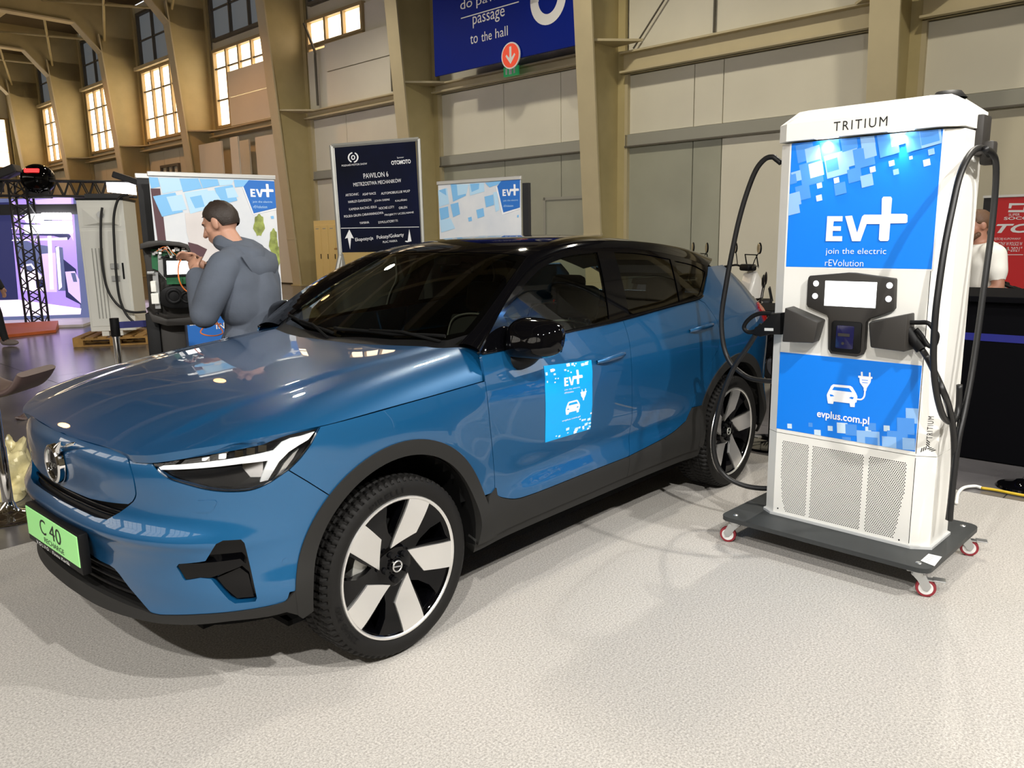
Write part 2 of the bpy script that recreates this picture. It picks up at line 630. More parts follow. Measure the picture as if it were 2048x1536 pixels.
bay(0, 5.08, .44, ['white_panel'], 'white_panel', (.5,))
bay(1, 5.08, .44, ['cream_panel'], 'white_panel', (.5,))
bay(2, 5.08, .44, ['door_grey', 'door_grey', 'white_panel'], 'white_panel', (.30, .42))
bay(3, 5.45, .24, ['door_grey', 'door_grey', 'door_grey'], 'white_panel', (.42, .75))
bay(4, 5.45, .24, ['white_panel', 'cream_panel'], 'white_panel', (.32,))
for k in (0, 1, 2):
    a, b = CS_[k + 1] + .26, CS_[k] - .26
    m_ = a + (b - a) * .38
    mk('wall_panel', hbox(a + .012, m_ - .012, -.06, 0, 5.56, HH), 'white_panel', wall_back)
    mk('wall_panel', hbox(m_ + .012, b - .012, -.06, 0, 5.56, HH), 'white_panel', wall_back)
    mk('wall_brace', tube([hp(a + .2, .1, 5.6), hp(a + 2.2, .1, 7.8)], .02, 5), 'dark_pipe', wall_back)
    mk('drain_pipe', tube([hp(m_, .06, 5.6), hp(m_, .06, 9)], .025, 6), 'dark_pipe', wall_back)
# small service door in the grey sliding door
sdr = struct('door_1', hbox(-13.45, -12.05, 0.01, .05, .1, 2.45), 'door_grey')
mk('door_frame', join(hbox(-13.5, -13.43, .01, .08, .1, 2.5), hbox(-12.07, -12.0, .01, .08, .1, 2.5), hbox(-13.5, -12.0, .01, .08, 2.43, 2.5)), 'band_grey', sdr)
a, b = CS_[4] + .26, CS_[3] - .26
mk('wall_panel', hbox(a, b, -.06, 0, 5.70, HH), 'white_panel', wall_back)
# bay left of the black notice: strip window over white boards
a, b = CS_[5] + .26, CS_[4] - .26
win(a + .15, a + 3.0, 7.78, 8.45, 3, ())
win(a + .15, a + 3.0, 7.25, 7.62, 3, ())
mk('wall_panel', hbox(a + 3.1, b, -.06, 0, 5.70, 8.5), 'white_panel', wall_back)
mk('board', hbox(a + .10, a + 1.2, .0, .12, 5.72, 7.55), 'white_panel', wall_back)
mk('board', hbox(a + 1.25, b - .05, .0, .22, 5.72, 6.75), 'white_panel', wall_back)
mk('board', hbox(a + 1.25, b - .05, .0, .22, 6.78, 7.60), 'white_panel', wall_back)
mk('drain_pipe', tube(crom([hp(a + .2, .25, 8.4), hp(a + .75, .28, 7.5), hp(a + .8, .3, 7.2), hp(a + .8, .3, 5.8)], 4), .045, 6), 'dark_pipe', wall_back)
mk('drain_pipe', tube([hp(a + 4.6, .26, 5.75), hp(a + 4.6, .26, 6.9)], .03, 6), 'dark_pipe', wall_back)
# next bay: windows behind leaning white boards, folding white partition below
a, b = CS_[6] + .26, CS_[5] - .26
win(a + .25, b - .2, 5.9, 8.55, 6, (.35, .78))
mk('board', hbox(a + 1.55, b - .1, .16, .26, 5.75, 6.75), 'white_panel', wall_back)
mk('board', hbox(a + 1.55, b - .1, .16, .26, 6.78, 7.66), 'white_panel', wall_back)
mk('wall_beam', join(hbox(a, b, .02, .40, 5.45, 5.50), hbox(a, b, .02, .40, 5.66, 5.70), hbox(a, b, .12, .18, 5.45, 5.7)), 'flange_beige', wall_back)
for (s0, s1, d_) in ((a + .1, a + 1.9, .9), (a + 1.95, a + 2.9, .35), (a + 2.95, a + 3.5, 1.1), (a + 3.55, b - .2, .45)):
    mk('partition_leaf', hbox(s0, s1, d_ - .06, d_, .05, 5.15), 'white_panel', wall_back)
# farther bays: tall windows
for k in (6, 7, 8):
    a, b = CS_[k + 1] + .26, CS_[k] - .26
    win(a + .25, b - .3, 6.0, 8.75, 6, (.30, .72))
    mk('wall_beam', join(hbox(a, b, .02, .40, 5.45, 5.50), hbox(a, b, .02, .40, 5.66, 5.70), hbox(a, b, .12, .18, 5.45, 5.7)), 'flange_beige', wall_back)
    mk('wall_beam', hbox(a, b, .0, .30, 8.86, 9.0), 'flange_beige', wall_back)
    for i in range(4):
        w_ = (b - a) / 4
        mk('wall_panel', hbox(a + w_ * i + .01, a + w_ * (i + 1) - .01, -.06, 0, .1, 5.4), 'cream_panel', wall_back)
win(CS_[7] + 1.6, CS_[7] + 3.2, 2.1, 4.7, 3, (), fr='dark_pipe')
for k in (4, 5, 6, 7, 8):
    a, b = CS_[k + 1] + .26, CS_[k] - .26
    win(a + .3, b - .3, 9.05, 11.1, 4, (.5,), pane='dim_pane', fr='dark_pipe', fw=.03)
# end wall
for i in range(4):
    s = HS0
    d0 = .6 + i * 5.0
    w = struct('window_1', join(*[b2((HS0, d0 - .1, z), (HS0 + .12, d0 + 4.5, z + .1), 0, 1, HALLM) for z in (5.9, 8.7)]), 'window_frame')
    WN[0] += 1; w.name = 'window_%d' % WN[0]
    for j in range(4):
        for z0, z1 in ((6.0, 6.85), (6.9, 8.0), (8.05, 8.7)):
            mk('pane', b2((HS0 + .02, d0 + j * 1.1 + .08, z0), (HS0 + .04, d0 + j * 1.1 + 1.02, z1), 0, 1, HALLM), 'daylight_pane', w)
        mk('mullion', b2((HS0, d0 + j * 1.1 - .08, 6), (HS0 + .14, d0 + j * 1.1 + .08, 8.7), 0, 1, HALLM), 'window_frame', w)
    mk('wall_post', b2((HS0, d0 - .45, 0), (HS0 + .3, d0 - .15, HH), 0, 1, HALLM), 'steel_beige', wall_left)
mk('wall_beam', b2((HS0, 0, 5.5), (HS0 + .3, HD1, 5.75), 0, 1, HALLM), 'flange_beige', wall_left)
# the opposite long wall has the same tall windows
for k in range(0, 9, 1):
    a, b = CS_[k + 1] + .5, CS_[k] - .5
    w = struct('window_1', hbox(a - .1, b + .1, HD1 - .06, HD1 - .02, 5.9, 9.0), 'window_frame')
    WN[0] += 1; w.name = 'window_%d' % WN[0]
    st = (b - a) / 4
    for i in range(4):
        for z0, z1 in ((6.0, 6.9), (6.98, 7.9), (7.98, 8.9)):
            mk('pane', hbox(a + st * i + .06, a + st * (i + 1) - .06, HD1 - .09, HD1 - .07, z0, z1), 'far_pane', w)

# ---- big blue hall sign
SD = 1.0
sx0, sz0 = wall_px(870, 151, SD); sx1, sz1 = wall_px(1161, 91, SD)
szb = (sz0 + sz1) / 2
sg_ = thing('hall_sign', 'large blue hanging sign reading passage to the hall with a white 6', 'sign', tuple(hp((sx0 + sx1) / 2, SD, szb)), math.atan2(HA[1], HA[0]))
mk('sign_board', hbox(sx0, sx1, SD - .06, SD, szb, szb + 2.9), 'sign_blue', sg_)
MS = frame(hp(0, SD, 0), HA, (0, 0, 1))
MS = MS if True else MS


def sign_text(s, x0, y0, x1, y1, h_frac=None, off=0.0):
    a = wall_px(x0, y0, SD); b = wall_px(x1, y1, SD)
    return a, b


# frame seen from the hall: x must run along +s, viewer on +d: frame() puts the viewer on -y = -(u x r)
def face_frame(o, r, u=(0, 0, 1)):
    return frame(o, r, u)


MSG = frame(tuple(hp(0, SD, 0)), tuple(HA), (0, 0, 1))


def on_sign(name, txt, xa, ya, xb, h, off=0.0):
    a = wall_px(xa, ya, SD); b = wall_px(xb, ya, SD)
    return put_text(name, txt, MSG, a[0], a[1], b[0] - a[0], h, 'lettering_white', sg_, off, lift=.004)


on_sign('sign_text', 'passage', 946, 57, 1010, .27)
on_sign('sign_text', 'to', 941, 89, 956, .20)
on_sign('sign_text', 'the', 963, 84, 984, .22)
on_sign('sign_text', 'hall', 991, 77, 1016, .22)
on_sign('sign_text', 'do', 921, 20, 945, .22)
on_sign('sign_text', 'pawilonu', 953, 17, 1050, .27)
a = wall_px(922, 37, SD); b = wall_px(1038, 8, SD)
mk('sign_line', poly2([(a[0], a[1] - .012), (b[0], a[1] - .012), (b[0], a[1] + .012), (a[0], a[1] + .012)], MSG, .004), 'lettering_white', sg_)
c6 = wall_px(1096, 8, SD)
rr = [(c6[0] + .62 * math.cos(t) * .86, c6[1] + .12 + .56 * math.sin(t)) for t in np.linspace(0, 2 * math.pi, 40, endpoint=False)]
ri = [(c6[0] + .62 * math.cos(t) * .48, c6[1] + .15 + .36 * math.sin(t)) for t in np.linspace(0, 2 * math.pi, 40, endpoint=False)]
v = np.array([(p[0], -.004, p[1]) for p in rr + ri])
mk('sign_numeral', xf((v, [[i, (i + 1) % 40, 40 + (i + 1) % 40, 40 + i] for i in range(40)]), MSG), 'lettering_white', sg_)
st_ = [(c6[0] - .53, c6[1] + .1), (c6[0] - .28, c6[1] + .1), (c6[0] - .20, c6[1] + .75), (c6[0] + .02, c6[1] + 1.25), (c6[0] - .22, c6[1] + 1.25), (c6[0] - .44, c6[1] + .75)]
mk('sign_numeral', poly2(st_, MSG, .004), 'lettering_white', sg_)
# round red arrow sign and green exit sign under it
c = wall_px(1021, 111, SD + .05)
ra = thing('arrow_sign', 'round red sign with a white down arrow below the blue sign', 'sign', tuple(hp(c[0], SD + .05, c[1])))
MR = frame(tuple(hp(c[0], SD + .05, c[1])), tuple(HA), (0, 0, 1))
disc = lambda r, n=32: [(r * math.cos(t), r * math.sin(t)) for t in np.linspace(0, 2 * math.pi, n, endpoint=False)]
mk('disc', prism(disc(.30), .03, M=MR), 'lettering_white', ra)
mk('red_face', poly2(disc(.27), MR, .002), 'sign_red', ra)
mk('arrow', poly2([(-.035, .20), (.035, .20), (.035, -.05), (.13, .04), (.16, 0), (0, -.19), (-.16, 0), (-.13, .04), (-.035, -.05)], MR, .004), 'lettering_white', ra)
c = wall_px(1021, 142, .5)
ex = thing('exit_sign', 'small green emergency exit sign under the round red arrow', 'sign', tuple(hp(c[0], .5, c[1])))
ME = frame(tuple(hp(c[0], .5, c[1])), tuple(HA), (0, 0, 1))
mk('sign_box', prism([(-.24, -.11), (.24, -.11), (.24, .11), (-.24, .11)], .06, M=ME), 'exit_green', ex)
mk('pictogram', poly2([(-.05, -.08), (.05, -.08), (.05, .08), (-.05, .08)], ME, .003), 'lettering_white', ex)
mk('pictogram', poly2([(.10, -.07), (.16, -.07), (.16, .07), (.10, .07)], ME, .003), 'lettering_white', ex)
mk('pictogram', poly2([(-.17, -.07), (-.11, -.07), (-.11, .07), (-.17, .07)], ME, .003), 'lettering_white', ex)
# ================================================================== the car
class CS:
    """natural cubic spline"""
    def __init__(s, x, y):
        x = np.array(x, float); y = np.array(y, float); n = len(x); h = np.diff(x)
        A = np.eye(n); b = np.zeros(n)
        for i in range(1, n - 1):
            A[i, i - 1] = h[i - 1]; A[i, i] = 2 * (h[i - 1] + h[i]); A[i, i + 1] = h[i]
            b[i] = 6 * ((y[i + 1] - y[i]) / h[i] - (y[i] - y[i - 1]) / h[i - 1])
        s.m = np.linalg.solve(A, b); s.x = x; s.y = y
    def __call__(s, v):
        v = np.asarray(v, float); x, y, m = s.x, s.y, s.m
        vc = np.clip(v, x[0], x[-1]); i = np.clip(np.searchsorted(x, vc) - 1, 0, len(x) - 2)
        h = x[i + 1] - x[i]; a = (x[i + 1] - vc) / h; b = 1 - a
        return a * y[i] + b * y[i + 1] + ((a ** 3 - a) * m[i] + (b ** 3 - b) * m[i + 1]) * h * h / 6


def _smooth(a, k):
    w = np.hanning(2 * k + 1); w /= w.sum()
    p = np.r_[2 * a[0] - a[k:0:-1], a, 2 * a[-1] - a[-2:-k - 2:-1]]
    return np.convolve(p, w, 'valid')


def sstep(a, b, x):
    t = np.clip((np.asarray(x, float) - a) / (b - a), 0, 1)
    return t * t * (3 - 2 * t)


PLAN = [(.885, 0), (.879, .2), (.857, .4), (.805, .58), (.715, .735), (.59, .845), (.45, .902), (.25, .924), (0, .928), (-.3, .922), (-.6, .912), (-1.2, .908),
        (-1.8, .91), (-2.3, .922), (-2.702, .930), (-3.0, .923), (-3.2, .893), (-3.36, .81), (-3.46, .66), (-3.52, .40), (-3.54, 0)]
_p = np.array(PLAN)
_d = np.r_[0, np.cumsum(np.linalg.norm(np.diff(_p, axis=0), axis=1))]
_t = np.linspace(0, _d[-1], 1200)
_x, _y = CS(_d, _p[:, 0])(_t), CS(_d, _p[:, 1])(_t)
_x = _smooth(_x, 20)
_y = np.r_[-_y[20:0:-1], _y, -_y[-2:-22:-1]]
_w = np.hanning(41); _w /= _w.sum()
_y = np.convolve(_y, _w, 'valid')
PT = np.r_[0, np.cumsum(np.hypot(np.diff(_x), np.diff(_y)))]
PXc, PYc = _x, _y
_dx, _dy = np.gradient(_x, PT), np.gradient(_y, PT)
_l = np.hypot(_dx, _dy)
PNX, PNY = _dy / _l, -_dx / _l
PNX[0], PNY[0], PNX[-1], PNY[-1] = 1, 0, -1, 0
TMAX = PT[-1]
FZ = CS([.20, .25, .30, .36, .45, .55, .63, .68, .74, .80, .86, .905, .95, 1.0, 1.1, 1.6],
        [-.07, -.03, -.004, -.018, -.020, -.010, .002, -.026, -.040, -.036, -.040, -.062, -.10, -.16, -.28, -.9])
SZ = CS([.20, .30, .38, .45, .52, .60, .70, .80, .90, .96, 1.02, 1.08, 1.15, 1.2, 1.3, 1.4, 1.5, 1.58, 1.65],
        [-.06, -.025, 0, .006, -.006, -.013, -.010, -.004, 0, -.004, -.018, -.036, -.060, -.078, -.120, -.167, -.222, -.275, -.33])


def S(t, z):
    """outer skin of the sides, nose and tail: t = way round from the middle of the nose (left side positive), z = height"""
    t = np.asarray(t, float); z = np.asarray(z, float)
    sg = np.where(t < 0, -1.0, 1.0); a = np.abs(t)
    x = np.interp(a, PT, PXc); y = np.interp(a, PT, PYc); nx = np.interp(a, PT, PNX); ny = np.interp(a, PT, PNY)
    o = nx * nx * np.where(x > -1, FZ(z) - .011 * sstep(.622, .592, z), -.5 * np.maximum(z - 1.0, 0) - .25 * np.maximum(.4 - z, 0)) + ny * ny * SZ(z)
    # flared wheel openings
    for cx in (0.0, -2.702):
        r = np.hypot(x - cx, z - .40)
        o = o + ny * ny * .012 * np.exp(-((r - .45) / .11) ** 2)
    # hollow over the sill in the doors
    o = o - ny * ny * .012 * sstep(-.55, -.8, x) * sstep(-2.25, -1.9, x) * np.exp(-((z - .56) / .06) ** 2)
    # cabin narrows towards the tail
    k = np.clip(-2.0 - x, 0, 1.3) ** 2 * np.clip(z - 1.08, 0, .6) * .32
    return np.stack([x + nx * o, sg * (y + ny * o - k * ny * ny), z + 0 * x], -1)


HZ = CS([-.75, -.5, -.36, -.1, .2, .5, .68, .78, .83, .87, .92], [1.172, 1.146, 1.131, 1.106, 1.069, 1.014, .961, .925, .904, .88, .84])


def T(x, y):
    """hood"""
    x = np.asarray(x, float); y = np.asarray(y, float); a = np.abs(y) / .9
    k = sstep(.85, -.3, x)
    yr = .50 + .09 * (.8 - x) / 1.3
    rid = .007 * sstep(0, .07, np.abs(y) - yr) * sstep(.80, .55, x) * (1 - sstep(.60, .78, np.abs(y)))
    return np.stack([x, y, HZ(x) - rid - (.018 - .008 * k) * a ** 2 - (.045 + .070 * k) * a ** 9], -1)


WZ = CS([-3.6, -3.35, -3.2, -3.0, -2.8, -2.5, -2.2, -1.9, -1.65, -1.45, -1.3, -1.15, -1.0, -.8, -.6, -.36, -.2],
        [1.20, 1.31, 1.365, 1.43, 1.485, 1.541, 1.575, 1.595, 1.598, 1.588, 1.568, 1.528, 1.465, 1.365, 1.255, 1.112, 1.01])


def W(x, y):
    """windscreen, roof and rear screen"""
    x = np.asarray(x, float); y = np.asarray(y, float); a = np.abs(y)
    xe = np.clip(x + .2 * a ** 2 * sstep(-1.7, -.9, x), -3.6, -.2)
    return np.stack([x, y, WZ(xe) - .04 * a ** 2 - .07 * (a / .66) ** 6 * sstep(-.8, -1.4, x)], -1)


def nrm(f, u, v, e=1e-4):
    a = f(u + e, v) - f(u - e, v); b = f(u, v + e) - f(u, v - e)
    n = np.cross(a, b)
    return n / (np.linalg.norm(n, axis=-1, keepdims=True) + 1e-15)


class Inv:
    """photo pixel -> (u,v) on a surface, by Newton from the nearest sample that faces the viewer"""
    def __init__(s, f, ur, vr, nu=260, nv=120):
        s.f = f
        u, v = np.meshgrid(np.linspace(*ur, nu), np.linspace(*vr, nv), indexing='ij')
        u, v = u.ravel(), v.ravel()
        Q = f(u, v)
        k = ((CAM - Q) * nrm(f, u, v)).sum(1) > 0
        s.u, s.v, s.q = u[k], v[k], proj(Q[k])
    def one(s, x, y):
        i = np.argmin(np.hypot(s.q[:, 0] - x, s.q[:, 1] - y))
        u, v = s.u[i], s.v[i]
        for _ in range(10):
            q = proj(s.f(u, v)[None])[0]; r = q - [x, y]; e = 1e-5
            J = np.stack([(proj(s.f(u + e, v)[None])[0] - q) / e, (proj(s.f(u, v + e)[None])[0] - q) / e], 1)
            if abs(np.linalg.det(J)) < 1e-3: break
            st = np.clip(np.linalg.solve(J, -r), -.05, .05); u += st[0]; v += st[1]
        if np.hypot(*(proj(s.f(u, v)[None])[0] - [x, y])) > 3: u, v = s.u[i], s.v[i]
        return u, v
    def __call__(s, pts):
        return np.array([s.one(*p) for p in pts])


IS = Inv(S, (0, TMAX * .75), (.2, 1.6), 520, 200)
IT = Inv(T, (-.75, .88), (-.1, .93))
IW = Inv(W, (-3.5, -.3), (-.75, .75))


def tx(x):
    """t on the left flank for a given x"""
    k = PT > .9
    k &= PXc > -3.3
    return np.interp(-np.asarray(x, float), -PXc[k], PT[k])


def XZ(pts):
    p = np.array(pts, float)
    return np.stack([tx(p[:, 0]), p[:, 1]], 1)


def dense(poly, res):
    out = []
    n = len(poly)
    for i in range(n):
        a, b = poly[i], poly[(i + 1) % n]
        k = max(1, int(math.ceil(np.linalg.norm(b - a) / res)))
        for j in range(k): out.append(a + (b - a) * j / k)
    out = np.array(out)
    keep = np.linalg.norm(out - np.roll(out, 1, 0), axis=1) > 1e-5
    return out[keep]


def parea(p):
    x, y = p[:, 0], p[:, 1]
    return .5 * np.sum(x * np.roll(y, -1) - np.roll(x, -1) * y)


def inset(p, g):
    if parea(p) < 0: p = p[::-1]
    if not g: return p
    ok = [0]
    for i in range(1, len(p)):
        if np.linalg.norm(p[i] - p[ok[-1]]) > .003: ok.append(i)
    if np.linalg.norm(p[ok[-1]] - p[ok[0]]) < .003: ok.pop()
    p = p[ok]
    a = p - np.roll(p, 1, 0); b = np.roll(p, -1, 0) - p
    a /= np.linalg.norm(a, axis=1)[:, None]; b /= np.linalg.norm(b, axis=1)[:, None]
    na = np.stack([-a[:, 1], a[:, 0]], 1); nb = np.stack([-b[:, 1], b[:, 0]], 1)
    m = na + nb
    m /= np.maximum((m * na).sum(1), .8)[:, None]
    return p + m * g


def inside(poly, q):
    x, y = q[:, 0], q[:, 1]
    r = np.zeros(len(q), bool)
    x0, y0 = poly[:, 0], poly[:, 1]; x1, y1 = np.roll(x0, -1), np.roll(y0, -1)
    for a, b, c, d in zip(x0, y0, x1, y1):
        k = (b > y) != (d > y)
        r ^= k & (x < (c - a) * (y - b) / (d - b + 1e-30) + a)
    return r


def bdist(poly, q):
    m = np.full(len(q), 1e9)
    for a, b in zip(poly, np.roll(poly, -1, 0)):
        d = b - a; t = np.clip(((q - a) @ d) / (d @ d + 1e-20), 0, 1)
        m = np.minimum(m, np.linalg.norm(q - a - t[:, None] * d, axis=1))
    return m


def trim(f, poly, res=.025, off=0.0, gap=.0018, thick=.014, holes=(), edge=True):
    """piece of surface f cut to a (u,v) outline, with a turned-in rim: returns verts, faces, normals"""
    poly = inset(dense(np.array(poly, float), res), gap)
    hs = [inset(dense(np.array(h, float), res), -0.0)[::-1] for h in holes]
    lo, hi = poly.min(0), poly.max(0)
    gx, gy = np.meshgrid(np.arange(lo[0], hi[0], res), np.arange(lo[1], hi[1], res), indexing='ij')
    q = np.stack([gx.ravel(), gy.ravel()], 1)
    q = q[inside(poly, q)]
    if len(q): q = q[bdist(poly, q) > res * .45]
    for h in hs:
        if len(q): q = q[~inside(h, q)]
        if len(q): q = q[bdist(h, q) > res * .45]
    pts = [poly] + hs
    ed, n = [], 0
    for l in pts:
        k = len(l); ed += [(n + i, n + (i + 1) % k) for i in range(k)]; n += k
    al = np.concatenate(pts + [q]) if len(q) else np.concatenate(pts)
    r = delaunay_2d_cdt([Vector(p) for p in al], ed, [], 0, 1e-7)
    uv = np.array([v[:] for v in r[0]]); F = []
    for t in r[2]:
        t = list(t)
        for k in range(1, len(t) - 1):
            a, b, c = t[0], t[k], t[k + 1]
            ar = (uv[b][0] - uv[a][0]) * (uv[c][1] - uv[a][1]) - (uv[c][0] - uv[a][0]) * (uv[b][1] - uv[a][1])
            if abs(ar) < 1e-12: continue
            F.append([a, b, c] if ar > 0 else [a, c, b])
    cen = uv[np.array(F)].mean(1)
    ok = inside(poly, cen)
    for h in hs: ok &= ~inside(h, cen)
    F = [t for t, k in zip(F, ok) if k]
    Q = f(uv[:, 0], uv[:, 1]); N = nrm(f, uv[:, 0], uv[:, 1])
    Q = Q + N * off
    V, NN = [Q], [N]
    if edge:
        cnt = {}
        for t in F:
            for a, b in zip(t, t[1:] + t[:1]):
                cnt[(a, b)] = 1
        be = [(a, b) for (a, b) in cnt if (b, a) not in cnt]
        outd = np.zeros_like(Q)
        for a, b in be:
            e = Q[b] - Q[a]; o = np.cross(e, N[a]); o /= np.linalg.norm(o) + 1e-12
            outd[a] += o; outd[b] += o
        idx = sorted({i for e in be for i in e}); mp = {i: k for k, i in enumerate(idx)}
        o = outd[idx]; o /= np.linalg.norm(o, axis=1)[:, None] + 1e-12
        n0 = len(Q); k = len(idx)
        V += [Q[idx], Q[idx] - N[idx] * thick]; NN += [o, o]
        F = F + [[n0 + mp[b], n0 + mp[a], n0 + k + mp[a], n0 + k + mp[b]] for a, b in be]
    return np.concatenate(V), F, np.concatenate(NN)


def flip(g):
    v, f, n = g
    return v * [1, -1, 1], [q[::-1] for q in f], n * [1, -1, 1]


def add(name, g, m, parent, label=None):
    return mk(name, (g[0], g[1]), m, parent, normals=g[2], label=label)


def both(name, g, m, parent, label=None, par2=None):
    a = add(name, g, m, parent, label)
    b = add(name, flip(g), m, par2 or parent, label)
    return a, b


def sym(p):
    """half outline (from the middle, round the left, back to the middle) -> whole outline"""
    p = np.array(p, float)
    return np.concatenate([p, (p * [-1, 1])[::-1]])


def symy(p):
    p = np.array(p, float)
    return np.concatenate([p, (p * [1, -1])[::-1]])


def circ(cx, cz, r, a0, a1, n=24):
    a = np.radians(np.linspace(a0, a1, n))
    return [(cx + r * math.cos(t), cz + r * math.sin(t)) for t in a]


# paint: metallic blue with clear coat
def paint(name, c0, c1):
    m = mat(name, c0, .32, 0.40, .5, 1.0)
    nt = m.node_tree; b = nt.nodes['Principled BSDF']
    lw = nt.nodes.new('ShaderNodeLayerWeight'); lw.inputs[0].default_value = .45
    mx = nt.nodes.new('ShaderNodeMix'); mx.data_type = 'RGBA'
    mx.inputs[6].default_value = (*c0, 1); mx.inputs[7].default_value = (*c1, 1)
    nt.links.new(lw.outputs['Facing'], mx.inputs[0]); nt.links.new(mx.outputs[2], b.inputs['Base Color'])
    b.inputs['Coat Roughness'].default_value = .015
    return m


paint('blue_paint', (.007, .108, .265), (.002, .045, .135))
mat('gloss_black', (.0015, .0015, .002), .05, 0, .22, .10)
mat('grey_plastic', (.019, .0185, .0175), .62, spec=.22, bump=.15, bscale=900, bdist=.0005)
mat('black_plastic', (.004, .004, .0045), .5, spec=.2)
mat('matt_black', (.004, .004, .004), .9, spec=.1)
mat('chrome', (.85, .85, .86), .06, 1.0)
mat('satin_silver', (.80, .80, .79), .30, 1.0)
mat('machined_alloy', (.86, .85, .83), .32, .85)
mat('tyre_rubber', (.010, .0095, .009), .62, spec=.2, bump=.2, bscale=300, bdist=.0006)
mat('brake_steel', (.55, .55, .53), .35, 1.0, noise=.1, nscale=60)
mat('caliper_metal', (.62, .62, .58), .45, .6)
mat('drl_white', (.93, .93, .90), .25, emit=(1, 1, .97), estr=.25)
mat('lamp_housing', (.008, .008, .009), .25, .2)
mat('reflector', (.7, .7, .72), .08, 1.0)
mat('plate_green', (.36, .83, .30), .45)
mat('print_black', (.005, .005, .006), .5)
mat('print_white', (.85, .86, .86), .5)
mat('seat_fabric', (.035, .036, .037), .8, bump=.2, bscale=400)
mat('piping_grey', (.25, .25, .24), .6)
mat('dash_plastic', (.045, .045, .045), .55, bump=.1, bscale=500)
mat('tail_red', (.35, .01, .008), .08, 0, .5, 1.0, emit=(1, .03, .02), estr=.05)
mat('sticker_cyan', (.0, .36, .80), .35)
mat('sticker_pale', (.55, .80, .95), .35)
glass_mat('screen_glass', (.76, .80, .68), 1.45)
glass_mat('side_glass', (.60, .67, .58), 1.5)
glass_mat('dark_glass', (.07, .08, .08), 1.6)
glass_mat('clear_lens', (.93, .94, .95), 1.45)

car = thing('electric_car', 'metallic blue electric crossover car with black roof and number plate reading C 40', 'car')

# ---- outlines shared by neighbouring panels (photo pixels of the near side)
HOODF = [(137, 874), (180, 885.5), (215, 895), (239, 902), (252, 908)]
HOODL = [(258, 911), (301, 911), (358, 903), (430, 892), (501, 880), (573, 866), (641, 853), (700, 838), (800, 810), (900, 782), (966, 763)]
HOODR = [(962, 712), (955, 700), (940, 694), (866, 695), (764, 690), (700, 686.5)]
LAMPB = [(303, 914), (306, 928), (318, 944), (340, 959), (375, 970), (410, 979), (455, 984), (500, 981), (535, 968), (560, 952), (580, 938), (601, 917), (622, 889), (634, 866), (641, 854)]
t_hf = IT(HOODF); t_hl = IT(HOODL); t_hr = IT(HOODR)
s_hl = IS(HOODL); s_lb = IS(LAMPB)
zf0 = IS([HOODF[1]])[0][1]
xh0 = np.interp(zf0 + .0, HZ(np.linspace(.92, .6, 80)), np.linspace(.92, .6, 80))
hood_half = np.concatenate([[(xh0, 0)], crom(t_hf, 4), crom(t_hl, 6), crom(t_hr, 4), [(-.337, .1), (-.333, 0)]])
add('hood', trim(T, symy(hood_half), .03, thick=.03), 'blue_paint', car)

# ---- nose
SLOTB = [(95, 986), (148, 1020), (190, 1033), (214, 1038), (239, 1024), (258, 1010)]     # lower edge of the grille slot
PANR = [(266, 1003), (271, 994), (272, 982), (267, 954), (259, 925), (255, 914)]            # right edge of the grille panel
PANB = [(258, 1009), (225, 1006), (190, 1001), (160, 991)]                                  # lower edge of the grille panel
s_pr = IS(PANR); s_pb = IS(PANB); s_sb = IS(SLOTB[2:])
zpan = float(np.mean(s_pb[1:, 1])); zslot = float(np.mean(s_sb[:2, 1]))
ztop = float(np.mean(IS(HOODF[1:4])[:, 1]))
pan_half = np.concatenate([[(0, zpan - .005)], [(.25, zpan - .003)], s_pb[1:2], s_pb[:1], crom(s_pr, 4), IS(HOODF[1:])[::-1], [(0, ztop)]])
add('grille_panel', trim(S, sym(pan_half), .02, off=.002, thick=.02), 'blue_paint', car, 'blank blue grille panel')
slot_half = np.concatenate([[(0, zslot)], [(.25, zslot)], s_sb, s_pr[:1], s_pb[:2], [(0, zpan)]])
add('grille_slot', trim(S, sym(slot_half), .02, off=-.035, gap=-.01, thick=.01), 'black_plastic', car, 'black air slot')
for k in range(2):
    z = zslot + (zpan - zslot) * (.35 + .3 * k)
    tt = np.linspace(-.45, .45, 40)
    mk('slot_slat', tube(S(tt, np.full(40, z)) + nrm(S, tt, np.full(40, z)) * -.022, .006, 6), 'gloss_black', car, smooth=True)

ARCZ, ARCI, ARCO = .395, .405, .462
arch = lambda cx, r, a0, a1, n=30: XZ(circ(cx, ARCZ, r, a0, a1, n))
BG = [(578, 941), (615, 963), (651, 984)]                     # bumper / wing joint
s_bg = IS(BG)
ang0 = math.degrees(math.atan2(s_bg[-1][1] - ARCZ, S(*s_bg[-1])[0]))
INT = [(168, 1100), (200, 1122), (229, 1138), (262, 1180), (296, 1220), (305, 1227)]
s_int = IS(INT)
zint = float(s_int[0][1])
BOT = [(320, 1230), (400, 1229), (480, 1222), (540, 1212), (572, 1202), (580, 1185)]
s_bot = IS(BOT)
bump_half = np.concatenate([[(0, zint + .0)], [(.22, zint)], crom(s_int, 3), crom(s_bot, 3),
                            arch(0, ARCO, max(3, math.degrees(math.atan2(s_bot[-1][1] - ARCZ, .46))), ang0, 16), s_bg[::-1][1:],
                            crom(s_lb[:11], 4)[::-1], s_pr[-1:] + [.004, .004], crom(s_pr, 4)[::-1], s_sb[::-1], [(.25, zslot)], [(0, zslot)]])
fogo = [(446, 1081), (482, 1079), (489, 1086), (502, 1140), (514, 1196), (511, 1203), (470, 1207), (458, 1200), (422, 1158), (400, 1156), (370, 1161), (366, 1157), (353, 1134), (357, 1128), (400, 1124), (411, 1122), (432, 1088)]
s_fog = IS(fogo)
fogm = s_fog * [-1, 1]
